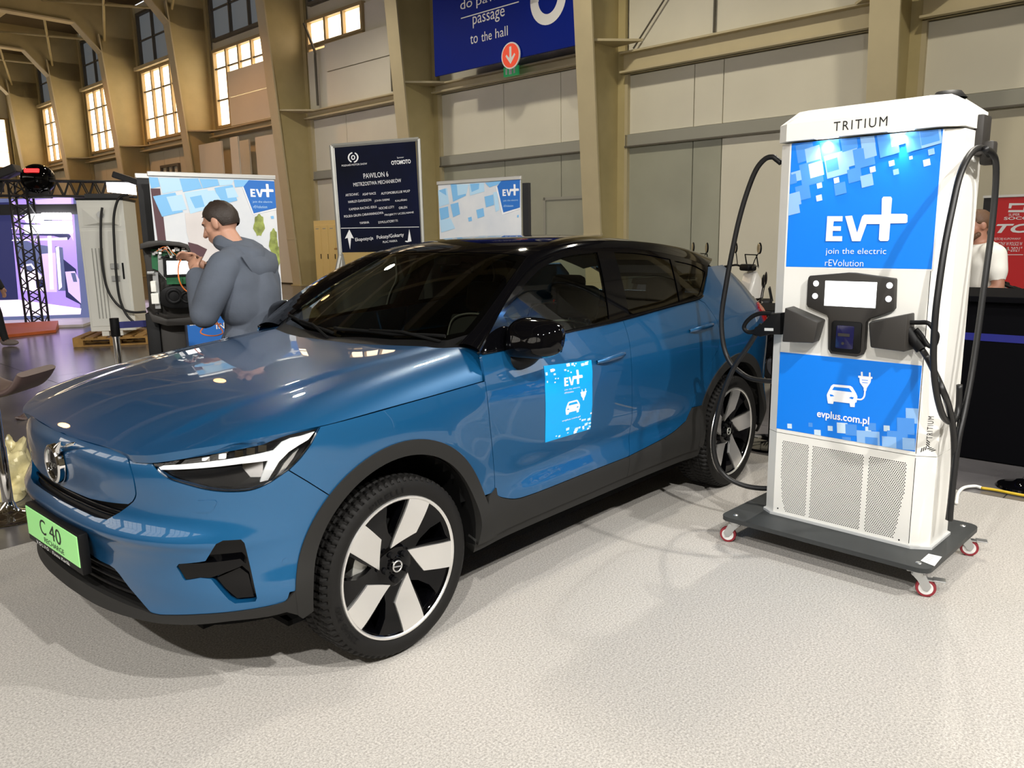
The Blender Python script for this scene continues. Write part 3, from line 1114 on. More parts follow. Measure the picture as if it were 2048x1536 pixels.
add('front_bumper', trim(S, sym(bump_half), .025, thick=.03, holes=[s_fog, fogm[::-1]]), 'blue_paint', car)
# fog-lamp vents: recessed gloss-black pockets with a bar across
fg = trim(S, inset(s_fog, -.004), .02, off=-.03, gap=0, edge=False)
both('fog_vent', fg, 'gloss_black', car, 'gloss black bumper vent')
bar = IS([(353, 1133), (360, 1128), (405, 1127), (480, 1118), (492, 1128), (478, 1136), (420, 1157), (370, 1160)])
both('vent_blade', trim(S, bar, .02, off=-.004, gap=.001, thick=.03), 'gloss_black', car)
tri = IS([(424, 1160), (478, 1137), (497, 1150), (509, 1200), (471, 1203)])
both('vent_blade', trim(S, tri, .02, off=-.018, gap=.003, thick=.02), 'gloss_black', car)
# lower intake and lip
LIPT = [(107, 1122), (168, 1163), (233, 1198), (290, 1220), (305, 1227)]
s_lt = IS(LIPT)
zlip = float(np.mean(s_lt[1:3, 1]))
in_half = np.concatenate([[(0, zlip - .01)], [(.3, zlip - .01)], s_lt[2:], s_int[::-1][1:], [(.22, zint)], [(0, zint)]])
add('lower_intake', trim(S, sym(in_half), .025, off=-.035, gap=-.012, thick=.01), 'matt_black', car, 'black lower air intake')
for k in range(3):
    z = zlip + (zint - zlip) * (.25 + .25 * k)
    w = .60 - .07 * k
    tt = np.linspace(-w, w, 50)
    c = S(tt, np.full(50, z)) + nrm(S, tt, np.full(50, z)) * -.018
    mk('intake_slat', join(tube(c, .007, 6)), 'black_plastic', car, smooth=True)
LIPB = [(190, 1206), (236, 1226), (283, 1239), (322, 1246), (394, 1248), (465, 1240), (537, 1231), (573, 1222)]
s_lb2 = IS(LIPB)
lip_half = np.concatenate([[(0, s_lb2[0][1])], crom(s_lb2, 3), XZ([(.445, .335), (.445, ARCZ + .06)]), s_bot[::-1][1:], s_lt[::-1][:-1], [(0, zlip)]])
add('front_lip', trim(S, sym(lip_half), .025, off=.006, gap=.0, thick=.05), 'grey_plastic', car, 'dark grey plastic lower lip')

# ---- front wings, doors, rear quarters on the flank
DF = [(963, 714), (970, 762), (975, 800), (980, 850), (985, 900), (989, 950), (990, 984)]      # wing / front door joint
DR = [(1246, 640), (1258, 680), (1263, 730), (1264, 800), (1262, 850), (1259, 905), (1257, 913)]
DB1 = [(990, 985), (1000, 994), (1030, 998), (1060, 990), (1100, 975), (1180, 943), (1257, 913)]
DB2 = [(1257, 913), (1300, 891), (1330, 875), (1352, 860), (1372, 842)]
BELT = [(963, 707), (1000, 700), (1060, 686), (1133, 664), (1190, 652), (1246, 639), (1321, 618), (1370, 605), (1395, 598), (1405, 592)]
s_df, s_dr, s_d1, s_d2, s_be = IS(DF), IS(DR), IS(DB1), IS(DB2), IS(BELT)
wing = np.concatenate([s_lb[10:14], s_hl[6:], [s_df[0] * [1, 0] + [0, s_hl[-1][1]]], crom(s_df[1:], 3), arch(0, ARCO, 163, ang0, 30), s_bg[::-1][1:]])
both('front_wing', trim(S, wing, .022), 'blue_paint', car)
doorf = np.concatenate([crom(s_df, 3), crom(s_d1, 3), crom(s_dr, 4)[::-1], s_be[:6][::-1]])
doorr_rear = XZ([(-2.19, .60), (-2.24, .70), (-2.36, .83), (-2.46, .93), (-2.50, 1.03), (-2.47, 1.12), (-2.42, 1.185)])
doorr = np.concatenate([crom(s_dr, 4), crom(s_d2, 3), crom(doorr_rear, 4), [s_be[8]], s_be[5:8][::-1]])
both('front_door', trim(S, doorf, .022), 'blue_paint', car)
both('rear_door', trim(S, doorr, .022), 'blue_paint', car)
tl = tx(-3.0)
quart = np.concatenate([crom(doorr_rear, 4), [s_be[8]], s_be[9:], IS([(1410, 575), (1414, 552), (1416, 533)]), XZ([(-2.98, 1.385), (-3.12, 1.31), (-3.2, 1.24)]),
                        [(tx(-3.22), 1.16)], [(tx(-3.22), .80)], arch(-2.702, ARCO, 155, 26, 34)])
both('rear_quarter', trim(S, quart, .022), 'blue_paint', car)
fl = XZ([(-3.0, .96), (-3.0, 1.06), (-3.015, 1.085), (-3.15, 1.075), (-3.165, 1.06), (-3.17, .97), (-3.15, .945), (-3.015, .945)])
both('charge_flap', trim(S, fl, .02, off=.0012, gap=0, thick=.004), 'blue_paint', car)
# tail
t0 = tx(-3.22)
rb = sym([(TMAX, .42), (t0, .42), (t0, .80), (t0, .84), (TMAX, .84)]) if False else None
hold = np.array([(t0, .42), (t0, .82), (TMAX, .82), (TMAX, .42)])
both('rear_bumper', trim(S, hold[::-1], .03, gap=.0), 'blue_paint', car)
tg = np.array([(t0, .82), (t0, 1.16), (TMAX, 1.16), (TMAX, .82)])
both('tailgate', trim(S, tg[::-1], .03, gap=.0), 'blue_paint', car)
both('rear_valance', trim(S, np.array([(tx(-3.12), .27), (tx(-3.12), .42), (TMAX, .42), (TMAX, .27)])[::-1], .03, off=.004, gap=0), 'grey_plastic', car)

# ---- dark grey cladding
def archtrim(cx, a0, a1):
    o = arch(cx, ARCO, a0, a1, 40); i = arch(cx, ARCI, a0, a1, 40)
    return np.concatenate([o, i[::-1]])


ft = np.concatenate([arch(0, ARCO + .004, 4, 168, 44), XZ([(-.465, .52), (-.525, .545), (-.525, .325), (-.40, .325)]), arch(0, ARCI, 178, -8, 44), XZ([(.44, .32), (.458, .34)])])
both('wheel_arch_trim', trim(S, ft, .02, off=.007, thick=.07), 'grey_plastic', car, 'dark grey wheel arch trim')
rt = np.concatenate([arch(-2.702, ARCO + .004, 4, 156, 44), XZ([(-3.165 + .9, .55)]) * [1, 1], XZ([(-2.26, .325), (-2.30, .325)]), arch(-2.702, ARCI, 188, -8, 44), XZ([(-3.14 + .0, .32), (-3.16, .36)])])
rt = np.concatenate([arch(-2.702, ARCO + .004, 178, 22, 44)[::-1], ]) if False else np.concatenate([arch(-2.702, ARCO + .004, -4, 178, 44), arch(-2.702, ARCI, 190, -8, 44)])
both('wheel_arch_trim', trim(S, rt, .02, off=.007, thick=.07), 'grey_plastic', car, 'dark grey wheel arch trim')
c1 = np.concatenate([crom(s_d1, 3), [(s_dr[-1][0] + .001, .345)], [(s_df[-1][0], .335)]])
both('door_cladding', trim(S, c1, .022, off=.006, thick=.05), 'grey_plastic', car, 'dark grey lower door cladding')
c2 = np.concatenate([crom(s_d2, 3), XZ([(-2.19, .60), (-2.285, .60), (-2.252, .50), (-2.24, .40), (-2.25, .345)]), [(s_dr[-1][0], .345)]])
both('door_cladding', trim(S, c2, .022, off=.006, thick=.05), 'grey_plastic', car, 'dark grey lower door cladding')
sl = XZ([(-.40, .345), (-2.30, .345), (-2.30, .285), (-.40, .285)])
both('side_sill', trim(S, sl, .04, off=-.006, gap=0, thick=.05), 'grey_plastic', car, 'dark grey sill')

# ---- windows
GF = [(1007, 632), (1044, 577), (1079, 539), (1114, 519), (1145, 510.5), (1195, 504), (1219, 638), (1132, 663), (1039, 686)]
GR = [(1228, 504), (1282, 507), (1341, 518), (1360, 603), (1317, 615.5), (1258.6, 630)]
GQ = [(1349, 521), (1387, 530), (1411, 543), (1405, 570), (1399, 588), (1389, 594.5), (1367, 601)]
SUR = [(961, 704), (997, 632), (1028, 581), (1059, 544), (1098, 518.5), (1137, 504), (1208, 495.5), (1286, 499), (1340, 509), (1380, 519), (1415, 533), (1411, 562), (1405, 592)]
s_gf, s_gr, s_gq, s_su = IS(GF), IS(GR), IS(GQ), IS(SUR)
sur = np.concatenate([crom(s_su, 5), s_be[::-1][1:]])
gf = np.concatenate([crom(s_gf[:6], 5), s_gf[6:]])
gr_ = np.concatenate([crom(s_gr[:3], 5), s_gr[3:]])
gq = np.concatenate([crom(s_gq[:3], 4), crom(s_gq[3:6], 4), s_gq[6:]])
both('window_surround', trim(S, sur, .03, off=-.001, gap=0, thick=.02, holes=[gf[::-1], gr_[::-1], gq[::-1]]), 'gloss_black', car, 'gloss black window surround')
both('front_door_glass', trim(S, gf, .03, off=-.006, gap=-.003, edge=False), 'side_glass', car)
both('rear_door_glass', trim(S, gr_, .03, off=-.006, gap=-.003, edge=False), 'dark_glass', car)
both('quarter_glass', trim(S, gq, .03, off=-.006, gap=-.003, edge=False), 'dark_glass', car)
bel = S(s_be[:, 0], s_be[:, 1]) + nrm(S, s_be[:, 0], s_be[:, 1]) * .002
b_ = crom(bel, 4)
for sg in (1, -1):
    mk('belt_moulding', tube(b_ * [1, sg, 1], .0075, 6), 'gloss_black', car, smooth=True)

# ---- windscreen, roof
WSB = [(914, 691), (880, 692), (800, 690)]          # lower edge of the screen, near half
WSE = [(916, 690), (954, 649), (998, 590), (1042, 528), (1053, 513)]
w_e = IW(WSE)
wtx = w_e[-1][0]
ws_half = np.concatenate([[(-.36, 0), (-.40, .35), (-.47, .58)], crom(w_e, 5), [(wtx + .04, .3), (wtx + .055, 0)]])
add('windscreen', trim(W, symy(ws_half), .03, off=-.002, gap=.004, edge=False), 'screen_glass', car, 'tinted windscreen')
# black ceramic border of the screen
cb_ = crom(w_e, 5)
c0 = np.stack([np.clip(cb_[:, 0], wtx + .055, -.60), cb_[:, 1] - .035], 1)
ib2 = np.concatenate([[(-.445, 0), (-.475, .35), (-.53, .56)], c0[3:-2], [(wtx + .075, .3), (wtx + .085, 0)]])
add('screen_border', trim(W, symy(ws_half), .03, off=-.005, gap=.004, edge=False, holes=[symy(ib2)[::-1]]), 'gloss_black', car, 'black screen border')
RY = [(wtx, w_e[-1][1]), (-1.35, .565), (-1.7, .58), (-2.1, .585), (-2.5, .58), (-2.8, .565), (-2.98, .55)]
roof_half = np.concatenate([[(wtx + .055, 0), (wtx + .04, .3)], crom(RY, 6), [(-3.0, .3), (-3.01, 0)]])
add('roof', trim(W, symy(roof_half), .035, gap=.001, thick=.02), 'gloss_black', car, 'gloss black roof')
rg_half = np.array([(-3.02, 0), (-3.01, .3), (-2.99, .50), (-3.2, .52), (-3.40, .53), (-3.42, 0)])
add('rear_screen', trim(W, symy(rg_half), .035, gap=0), 'dark_glass', car)
# pillar and roof rail: a strip bridging the screen/roof edge and the window surround
ea = np.concatenate([w_e[:-1], np.array(RY)])
ea = crom(ea, 8)
eb = crom(IS(SUR[:11] + [(1415.5, 532)]), 8)
A3 = W(ea[:, 0], ea[:, 1]); B3 = S(eb[:, 0], eb[:, 1])


def resamp(P, n):
    d = np.r_[0, np.cumsum(np.linalg.norm(np.diff(P, axis=0), axis=1))]
    s = np.linspace(0, d[-1], n)
    return np.stack([np.interp(s, d, P[:, k]) for k in range(3)], 1)


def by_x(P, xs):
    o = np.argsort(-P[:, 0])
    return np.stack([np.interp(-xs, -P[o, 0], P[o, k]) for k in range(3)], 1)


n = 70
A3, B3 = resamp(A3, n), resamp(B3, n)
nA = nrm(W, np.interp(np.linspace(0, 1, n), np.linspace(0, 1, len(ea)), ea[:, 0]), np.interp(np.linspace(0, 1, n), np.linspace(0, 1, len(ea)), ea[:, 1]))
nB = nrm(S, np.interp(np.linspace(0, 1, n), np.linspace(0, 1, len(eb)), eb[:, 0]), np.interp(np.linspace(0, 1, n), np.linspace(0, 1, len(eb)), eb[:, 1]))
rows, nr = [], []
for k in range(9):
    t = k / 8
    P_ = A3 * (1 - t) + B3 * t
    N_ = nA * (1 - t) + nB * t
    N_ /= np.linalg.norm(N_, axis=1)[:, None]
    L = np.linalg.norm(A3 - B3, axis=1)[:, None]
    rows.append(P_ + N_ * L * .22 * 4 * t * (1 - t) * .6); nr.append(N_)
G = np.stack(rows, 1); NN = np.stack(nr, 1)
v, f = grid(G)
f = [q[::-1] for q in f]
both('roof_pillar', (v, f, NN.reshape(-1, 3)), 'gloss_black', car, 'gloss black pillar and roof rail')

# ---- headlamps
lamp_poly = np.concatenate([crom(s_lb, 4), IS([(573, 867), (501, 881), (430, 893), (358, 904), (320, 909)])])
for sg in (1, -1):
    fm = (lambda g: g) if sg > 0 else flip
    hl = add('headlamp', fm(trim(S, lamp_poly, .02, off=-.035, gap=-.006, thick=.01)), 'lamp_housing', car, 'black headlamp with white T-shaped running light')
    add('lamp_lens', fm(trim(S, lamp_poly, .02, off=0, gap=.002, thick=.008)), 'clear_lens', hl)
    drl = IS([(316, 940), (312, 934), (322, 930), (430, 921), (520, 908), (548, 902), (566, 884), (585, 876), (606, 872), (633, 863), (620, 880), (600, 892), (580, 905), (560, 925), (545, 950), (537, 963), (520, 967), (527, 947), (537, 923), (480, 929), (400, 937)])
    add('running_light', fm(trim(S, drl, .02, off=-.012, gap=.0005, thick=.015)), 'drl_white', hl, 'white T-shaped running light strip')
    drl2 = IS([(547, 966), (570, 928), (588, 908), (601, 898), (590, 918), (570, 945)])
    add('light_strip', fm(trim(S, drl2, .02, off=-.014, gap=.001, thick=.01)), 'satin_silver', hl)
    for (cx, cy, w, h) in [(505, 940, 22, 18), (475, 908, 9, 7), (500, 903, 9, 7), (525, 898, 9, 7), (440, 912, 8, 6), (405, 916, 8, 5)]:
        q = IS([(cx - w, cy - h), (cx + w, cy - h), (cx + w, cy + h), (cx - w, cy + h)])
        add('reflector', fm(trim(S, q, .02, off=-.022, gap=0, thick=.012)), 'reflector', hl)
    dk = IS([(330, 945), (400, 940), (480, 934), (500, 958), (470, 978), (410, 974), (350, 958)])
    add('lamp_cover', fm(trim(S, dk, .02, off=-.02, gap=0, thick=.01)), 'black_plastic', hl)

# ---- badge, plate, sensors
by = 0.0
eb_ = onp(104, 928, (0, 0, 0), (0, 1, 0))
Mb = frame((eb_[0], 0, eb_[2]), (0, 1, 0), (0.10, 0, 1)) @ Matrix.Rotation(R(-90), 4, 'X')
Mb = Matrix.Translation((S(0, .8)[0] + .004, 0, eb_[2])) @ Matrix.Rotation(R(90), 4, 'Y')
bd = mk('badge', lathe([(0, .016), (.052, .014), (.054, .008), (.054, 0)], 36, Mb), 'gloss_black', car, smooth=40, label='round chrome badge with arrow on the grille panel')
mk('badge_ring', lathe([(.052, 0), (.052, .016), (.056, .022), (.066, .023), (.073, .018), (.075, 0)], 40, Mb), 'chrome', bd, smooth=40)
c_ = np.array([S(0, .8)[0] + .016, 0, eb_[2]])
mk('badge_arrow', join(cyl(c_ + [0, .050, .050], c_ + [0, .085, .085], .008, n=8), cyl(c_ + [0, .072, .072], c_ + [0, .10, .10], .018, .001, n=10)), 'chrome', bd, smooth=40)
Mp = frame((c_[0] + .006, 0, c_[2]), (0, 1, 0), (0, 0, 1))
put_text('badge_text', 'VOLVO', Mp, 0, -.010, .078, .018, 'satin_silver', bd, .01, align='c')
for sg in (1, -1):
    a = S(sg * .05, .80 + .06); b = S(.17, .90)
    q = np.array([S(.075, .865), S(.115, .885)])
mk('badge_bar', tube(np.array([c_ + [-.004, .085, .075], c_ + [-.012, .19, .105]]), .006, 6), 'chrome', car, smooth=True)

PLX, PLZ = .905, .5376
Mp = frame((PLX, 0, PLZ), (0, 1, 0), (0, 0, 1))
pf = mk('plate_frame', b2((PLX - .035, -.272, PLZ - .085), (PLX - .002, .272, PLZ + .068), .006), 'black_plastic', car, smooth=40, label='black number plate holder')
npl = mk('number_plate', b2((PLX - .003, -.26, PLZ - .057), (PLX + .001, .26, PLZ + .057), .001, 1), 'plate_green', pf, label='bright green number plate reading C 40')
Mp = frame((PLX + .001, 0, PLZ), (0, 1, 0), (0, 0, 1))
put_text('plate_text', 'C', Mp, -.112, -.018, .062, .060, 'print_black', pf, 0, lift=.001)
put_text('plate_text', '40', Mp, -.014, -.018, .117, .060, 'print_black', pf, 0, lift=.001)
put_text('plate_text', 'RECHARGE', Mp, .02, -.047, .20, .020, 'print_black', pf, 0, lift=.001, align='c')
Mp = frame((PLX - .002, 0, PLZ), (0, 1, 0), (0, 0, 1))
put_text('holder_text', 'VOLVO', Mp, -.12, -.079, .13, .014, 'print_white', pf, .01, lift=.001, align='c', spacing=1.5)
put_text('holder_text', 'Firma Karlik', Mp, .07, -.079, .17, .013, 'print_white', pf, 0, lift=.001, align='c')
for px_ in [(571, 1123)]:
    q = IS([px_])[0]
    for sg in (1, -1):
        c = S(q[0], q[1]) * [1, sg, 1]; nn = nrm(S, q[0], q[1]) * [1, sg, 1]
        mk('parking_sensor', join(cyl(c - nn * .01, c + nn * .002, .011, n=18)), 'blue_paint', car, smooth=40)
for a in (.95,):
    tow = IS([(388, 1025), (390, 1007), (396, 1001), (430, 1000), (434, 1004), (428, 1018), (420, 1025)])
    add('tow_cover', trim(S, tow, .02, off=.0015, gap=.0, thick=.004), 'blue_paint', car)

# ---- door handles
for pts in ([(1192, 722), (1215, 710), (1248, 704), (1249, 709), (1222, 724), (1198, 728)], [(1377, 660), (1400, 650), (1424, 646), (1425, 651), (1402, 664), (1382, 667)]):
    q = IS(pts)
    cx = q[:, 0].mean(); cz = q[:, 1].mean(); L = q[:, 0].max() - q[:, 0].min()
    tt = np.linspace(-.5, .5, 13)
    pa = S(cx + tt * L, cz + tt * .012)
    nn = nrm(S, cx + tt * L, cz + tt * .012)
    c = pa + nn * (.028 * (1 - (2 * tt[:, None]) ** 4) + .002)
    up = np.array([0, 0, 1.0])
    hw = .014 * (1 - .3 * (2 * tt) ** 2)
    rows = []
    for k in range(13):
        w_ = np.array([[math.cos(a), math.sin(a)] for a in np.linspace(0, 2 * math.pi, 10, endpoint=False)])
        rows.append(c[k] + w_[:, :1] * nn[k] * .009 + w_[:, 1:] * up * hw[k])
    P_ = np.array(rows); P_ = np.concatenate([P_, P_[:, :1]], 1)
    g = grid(P_)
    cup = trim(S, np.array([(cx + .40 * L * math.cos(a), cz - .004 + .026 * math.sin(a)) for a in np.linspace(0, 2 * math.pi, 24, endpoint=False)]), .012, off=.0012, gap=0, thick=.002)
    for sg in (1, -1):
        h = mk('door_handle', (g[0] * [1, sg, 1], g[1] if sg > 0 else [x[::-1] for x in g[1]]), 'blue_paint', car, smooth=True)
        add('handle_recess', cup if sg > 0 else flip(cup), 'blue_paint', h)

# ---- mirrors
def mirror(sg):
    m = [1, sg, 1]
    cc = np.array([-.745, .965, 1.155])
    # shell: superellipsoid, flat towards the rear
    P_ = []
    for i, a in enumerate(np.linspace(0, 1, 15)):
        ang = math.pi * a
        row = []
        for b in np.linspace(0, 2 * math.pi, 33):
            ce = lambda t, e: math.copysign(abs(math.cos(t)) ** e, math.cos(t))
            se = lambda t, e: math.copysign(abs(math.sin(t)) ** e, math.sin(t))
            rad = math.sin(ang) ** .55
            yy = .125 * rad * ce(b, .62); zz = .085 * rad * se(b, .62)
            xx = .095 * math.cos(ang) if math.cos(ang) > 0 else .045 * math.cos(ang)
            zz *= 1 - .12 * (yy / .125)
            row.append(cc + [xx + .10 * (yy / .125) * -.25 - .02 * zz / .085, yy, zz + .008])
        P_.append(row)
    v, f = grid(np.array(P_))
    f = [q[::-1] for q in f]
    if sg < 0: f = [q[::-1] for q in f]
    o = mk('door_mirror', (v * m, f), 'gloss_black', car, smooth=True, label='gloss black door mirror')
    ft_ = crom([(-.70, .84, 1.065), (-.715, .875, 1.06), (-.735, .92, 1.08), (-.745, .95, 1.11)], 5)
    mk('mirror_stalk', (lambda g: (g[0] * m, g[1] if sg > 0 else [q[::-1] for q in g[1]]))(tube(ft_, np.linspace(.042, .04, len(ft_)), 12)), 'black_plastic', o, smooth=True)
    gl = [(cc + [-.048 + .10 * y * -.25 / .125 * .125 - .02 * z, y, z + .008]) for y, z in [(.105, .055), (-.10, .066), (-.112, -.03), (-.095, -.066), (.095, -.058), (.112, 0)]]
    gl = np.array(gl) * m
    mk('mirror_glass', (gl, [list(range(6)) if sg < 0 else list(range(5, -1, -1))]), 'chrome', o)


mirror(1)
mirror(-1)

# ---- tail lamps
tlp = XZ([(-3.13, 1.10), (-3.2, 1.13), (-3.24, 1.06), (-3.22, .98), (-3.17, .99), (-3.135, 1.06)])
both('tail_lamp', trim(S, tlp, .015, off=.012, gap=0, thick=.03), 'tail_red', car, 'red tail lamp')

# ---- cowl and wipers
cw = []
for y in np.linspace(-.80, .80, 30):
    xa = np.interp(abs(y), [0, .35, .62, .73, .8], [-.335, -.385, -.46, -.565, -.60]); xb = xa - .06
    za = T(xa, y)[2] - .012; zb = W(xb, y)[2] + .0
    cw.append([(xa + .02, y, za), (xb, y, max(zb, za - .005))])
v, f = grid(np.array(cw))
mk('cowl', (v, f), 'black_plastic', car, smooth=True, label='black cowl at the foot of the screen')
for (a, b, ya, yb) in [(-.66, -.70, .62, -.05), (-.655, -.70, -.02, -.66)]:
    tt = np.linspace(0, 1, 14)
    yy = ya + (yb - ya) * tt
    xx = np.interp(np.abs(yy), [0, .35, .7], [-.40, -.445, -.56]) - .03 * tt
    c = W(xx, yy) + [0, 0, .014]
    wp = mk('wiper', tube(c, .008, 6), 'matt_black', car, smooth=True)
    mk('wiper_arm', tube(np.array([c[0] + [.03, .0, -.02], c[4] + [0.01, 0, .012], c[8] + [0, 0, .006]]), .007, 6), 'matt_black', wp, smooth=True)

# ---- inner shell that closes the gaps, wheel wells, floor pan
def shell(t0, t1, z0, z1, off, nt=80, nz=24):
    u, w = np.meshgrid(np.linspace(t0, t1, nt), np.linspace(z0, z1, nz), indexing='ij')
    Q = S(u, w) + nrm(S, u, w) * off
    return Q, u, w


def shell_skip(off):
    Q, u, w = shell(-TMAX, TMAX, .30, 1.0, off, 260, 36)
    a, b = Q.shape[:2]
    F = []
    for i in range(a - 1):
        for j in range(b - 1):
            c = (Q[i, j] + Q[i + 1, j + 1]) / 2
            if abs(c[1]) > .55 and (np.hypot(c[0], c[2] - ARCZ) < .40 or np.hypot(c[0] + 2.702, c[2] - ARCZ) < .40): continue
            if c[0] > .60 and c[2] > .90: continue
            F.append([i * b + j, (i + 1) * b + j, (i + 1) * b + j + 1, i * b + j + 1])
    return Q.reshape(-1, 3), F


mk('body_shell', shell_skip(-.055), 'matt_black', car, smooth=True)
for cx in (0, -2.702):
    for sg in (1, -1):
        a = np.linspace(R(-10), R(190), 30)
        P_ = np.array([[(cx + .405 * math.cos(t), sg * y, ARCZ + .405 * math.sin(t)) for y in (.55, .70, .82, .905)] for t in a])
        mk('wheel_well', grid(P_), 'matt_black', car, smooth=True)
        dk = [(cx + .405 * math.cos(t), sg * .55, ARCZ + .405 * math.sin(t)) for t in a]
        mk('wheel_well', (np.array(dk), [list(range(30))]), 'matt_black', car)
mk('floor_pan', join(b2((-3.2, -.74, .22), (.40, .74, .24)), b2((-3.2, -.54, .23), (.62, .54, .34)), b2((-2.28, -.80, .22), (-.42, .80, .34))), 'matt_black', car)

# ---- cabin
mk('dashboard', join(prism([(-.48, .75), (-.48, 1.06), (-.70, 1.095), (-.94, 1.085), (-1.02, 1.02), (-1.0, .75)], 1.44, 0, M=Matrix.Translation((0, -.72, 0)))), 'dash_plastic', car, smooth=40)
mk('centre_screen', b2((-1.085, -.09, .80), (-1.05, .09, 1.03), .006), 'gloss_black', car)
hood_i = mk('instrument_hood', xf(lathe([(0, .04), (.12, .035), (.19, .0), (.19, -.02)], 24), Matrix.Translation((-.84, .37, 1.075))), 'dash_plastic', car, smooth=True)
stc = np.array([-1.22, .37, .985])
sx = Matrix.Translation(stc) @ Matrix.Rotation(R(-66), 4, 'Y')
sw = mk('steering_wheel', xf(tube([(math.cos(a) * .185, math.sin(a) * .185, 0) for a in np.linspace(0, 2 * math.pi, 36, endpoint=False)], .016, 8, closed=True), sx), 'seat_fabric', car, smooth=True)
mk('wheel_hub', join(xf(lathe([(0, -.03), (.06, -.02), (.07, .02), (0, .03)], 16), sx), xf(b2((-.02, -.18, -.01), (.02, .18, .01)), sx), xf(b2((-.18, -.02, -.01), (0, .02, .01)), sx)), 'seat_fabric', sw, smooth=40)


def seat(cx, cy, w, name='front_seat'):
    t_ = lambda g: xf(g, Matrix.Translation((cx, cy, 0)))
    back = prism([(-.62, .52), (-.52, .50), (-.545, .62), (-.66, 1.02), (-.70, 1.10), (-.80, 1.09), (-.78, 1.0), (-.68, .6)], w, .03, M=Matrix.Translation((0, -w / 2, 0)))
    s = mk(name, t_(join(box((-.27, 0, .50), (.56, w, .17), .05))), 'seat_fabric', car, smooth=50)
    mk('seat_back', t_(back), 'seat_fabric', s, smooth=50)
    mk('headrest', t_(xf(box((0, 0, 0), (.10, .27, .19), .04), Matrix.Translation((-.765, 0, 1.215)) @ Matrix.Rotation(R(-10), 4, 'Y'))), 'seat_fabric', s, smooth=50)
    mk('headrest_post', t_(join(cyl((-.755, -.06, 1.06), (-.765, -.06, 1.16), .006, n=8), cyl((-.755, .06, 1.06), (-.765, .06, 1.16), .006, n=8))), 'chrome', s, smooth=True)
    pp = [(-.642, -w / 2 + .03, .70), (-.69, -w / 2 + .035, .98), (-.715, -w / 2 + .08, 1.085), (-.725, 0, 1.115), (-.715, w / 2 - .08, 1.085), (-.69, w / 2 - .035, .98), (-.642, w / 2 - .03, .70)]
    mk('piping', t_(tube(crom([(p[0] + .05, p[1], p[2]) for p in pp], 5), .006, 5)), 'piping_grey', s, smooth=True)


seat(-1.05, .37, .50)
seat(-1.05, -.37, .50)
for yy in (-.40, .40):
    seat(-1.95, yy, .62, 'rear_seat')
iv = W(-1.10, 0)
rm = mk('rear_view_mirror', xf(box((0, 0, 0), (.03, .24, .065), .012), Matrix.Translation((-1.22, 0, iv[2] - .08)) @ Matrix.Rotation(R(8), 4, 'Y')), 'gloss_black', car, smooth=40)
mk('mirror_mount', box((-1.15, 0, iv[2] - .04), (.12, .10, .05), .015), 'black_plastic', rm, smooth=40)
u_, w_ = np.meshgrid(np.linspace(-3.1, wtx - .03, 30), np.linspace(-.55, .55, 16), indexing='ij')
mk('headliner', (lambda g: (g[0], [q[::-1] for q in g[1]]))(grid(W(u_, w_) - [0, 0, .03])), 'dash_plastic', car, smooth=True)

# ---- wheels
WR = .355


def tyre_geo(width, r, n=432):
    h = width / 2
    prof = [(.266, -h * .80), (.285, -h * .93), (.305, -h * 1.0), (.325, -h * .985), (.338, -h * .93), (.347, -h * .85)]
    tread = [(-.80, .351), (-.70, .3535), (-.56, .3545), (-.50, .3548), (-.44, .355), (-.30, .3554), (-.14, .3556), (-.08, .3556), (.08, .3556), (.14, .3556), (.30, .3554), (.44, .355), (.50, .3548), (.56, .3545), (.70, .3535), (.80, .351)]
    pts = prof + [(rr, w * h) for w, rr in tread] + [(a, -b) for a, b in prof[::-1]]
    pts = np.array(pts)
    t = np.linspace(0, 2 * np.pi, n, endpoint=False)
    k = len(pts)
    rad = np.tile(pts[:, 0], (n, 1)); wid = np.tile(pts[:, 1], (n, 1))
    i = np.arange(n)
    for j in range(k):
        wn = pts[j, 1] / h
        if abs(wn) > .86 or pts[j, 0] < .345: continue
        if abs(abs(wn) - .50) < .02 or abs(wn) < .09: rad[:, j] -= .006; continue          # grooves round the tyre
        sh = int(round(6 * abs(wn))) + (0 if wn > 0 else 3)
        lat = ((i + sh) % 6) < (2 if abs(wn) > .55 else 1)
        rad[lat, j] -= .008
    for j in (5, k - 6):
        rad[((i + 4) % 6) < 2, j] -= .006
    V = np.stack([rad * np.cos(t)[:, None], wid, rad * np.sin(t)[:, None]], -1).reshape(-1, 3) * [r / .3556, 1, r / .3556]
    F = []
    for a in range(n):
        b = (a + 1) % n
        for j in range(k - 1):
            F.append([a * k + j, a * k + j + 1, b * k + j + 1, b * k + j])
    return V, F


def pol(r, a, y):
    return (-r * math.cos(R(a)), y, r * math.sin(R(a)))          # seen from the left: angle 0 points to the tail


def dish(r):
    return -.034 * (1 - sstep(.05, .27, r)) + 0


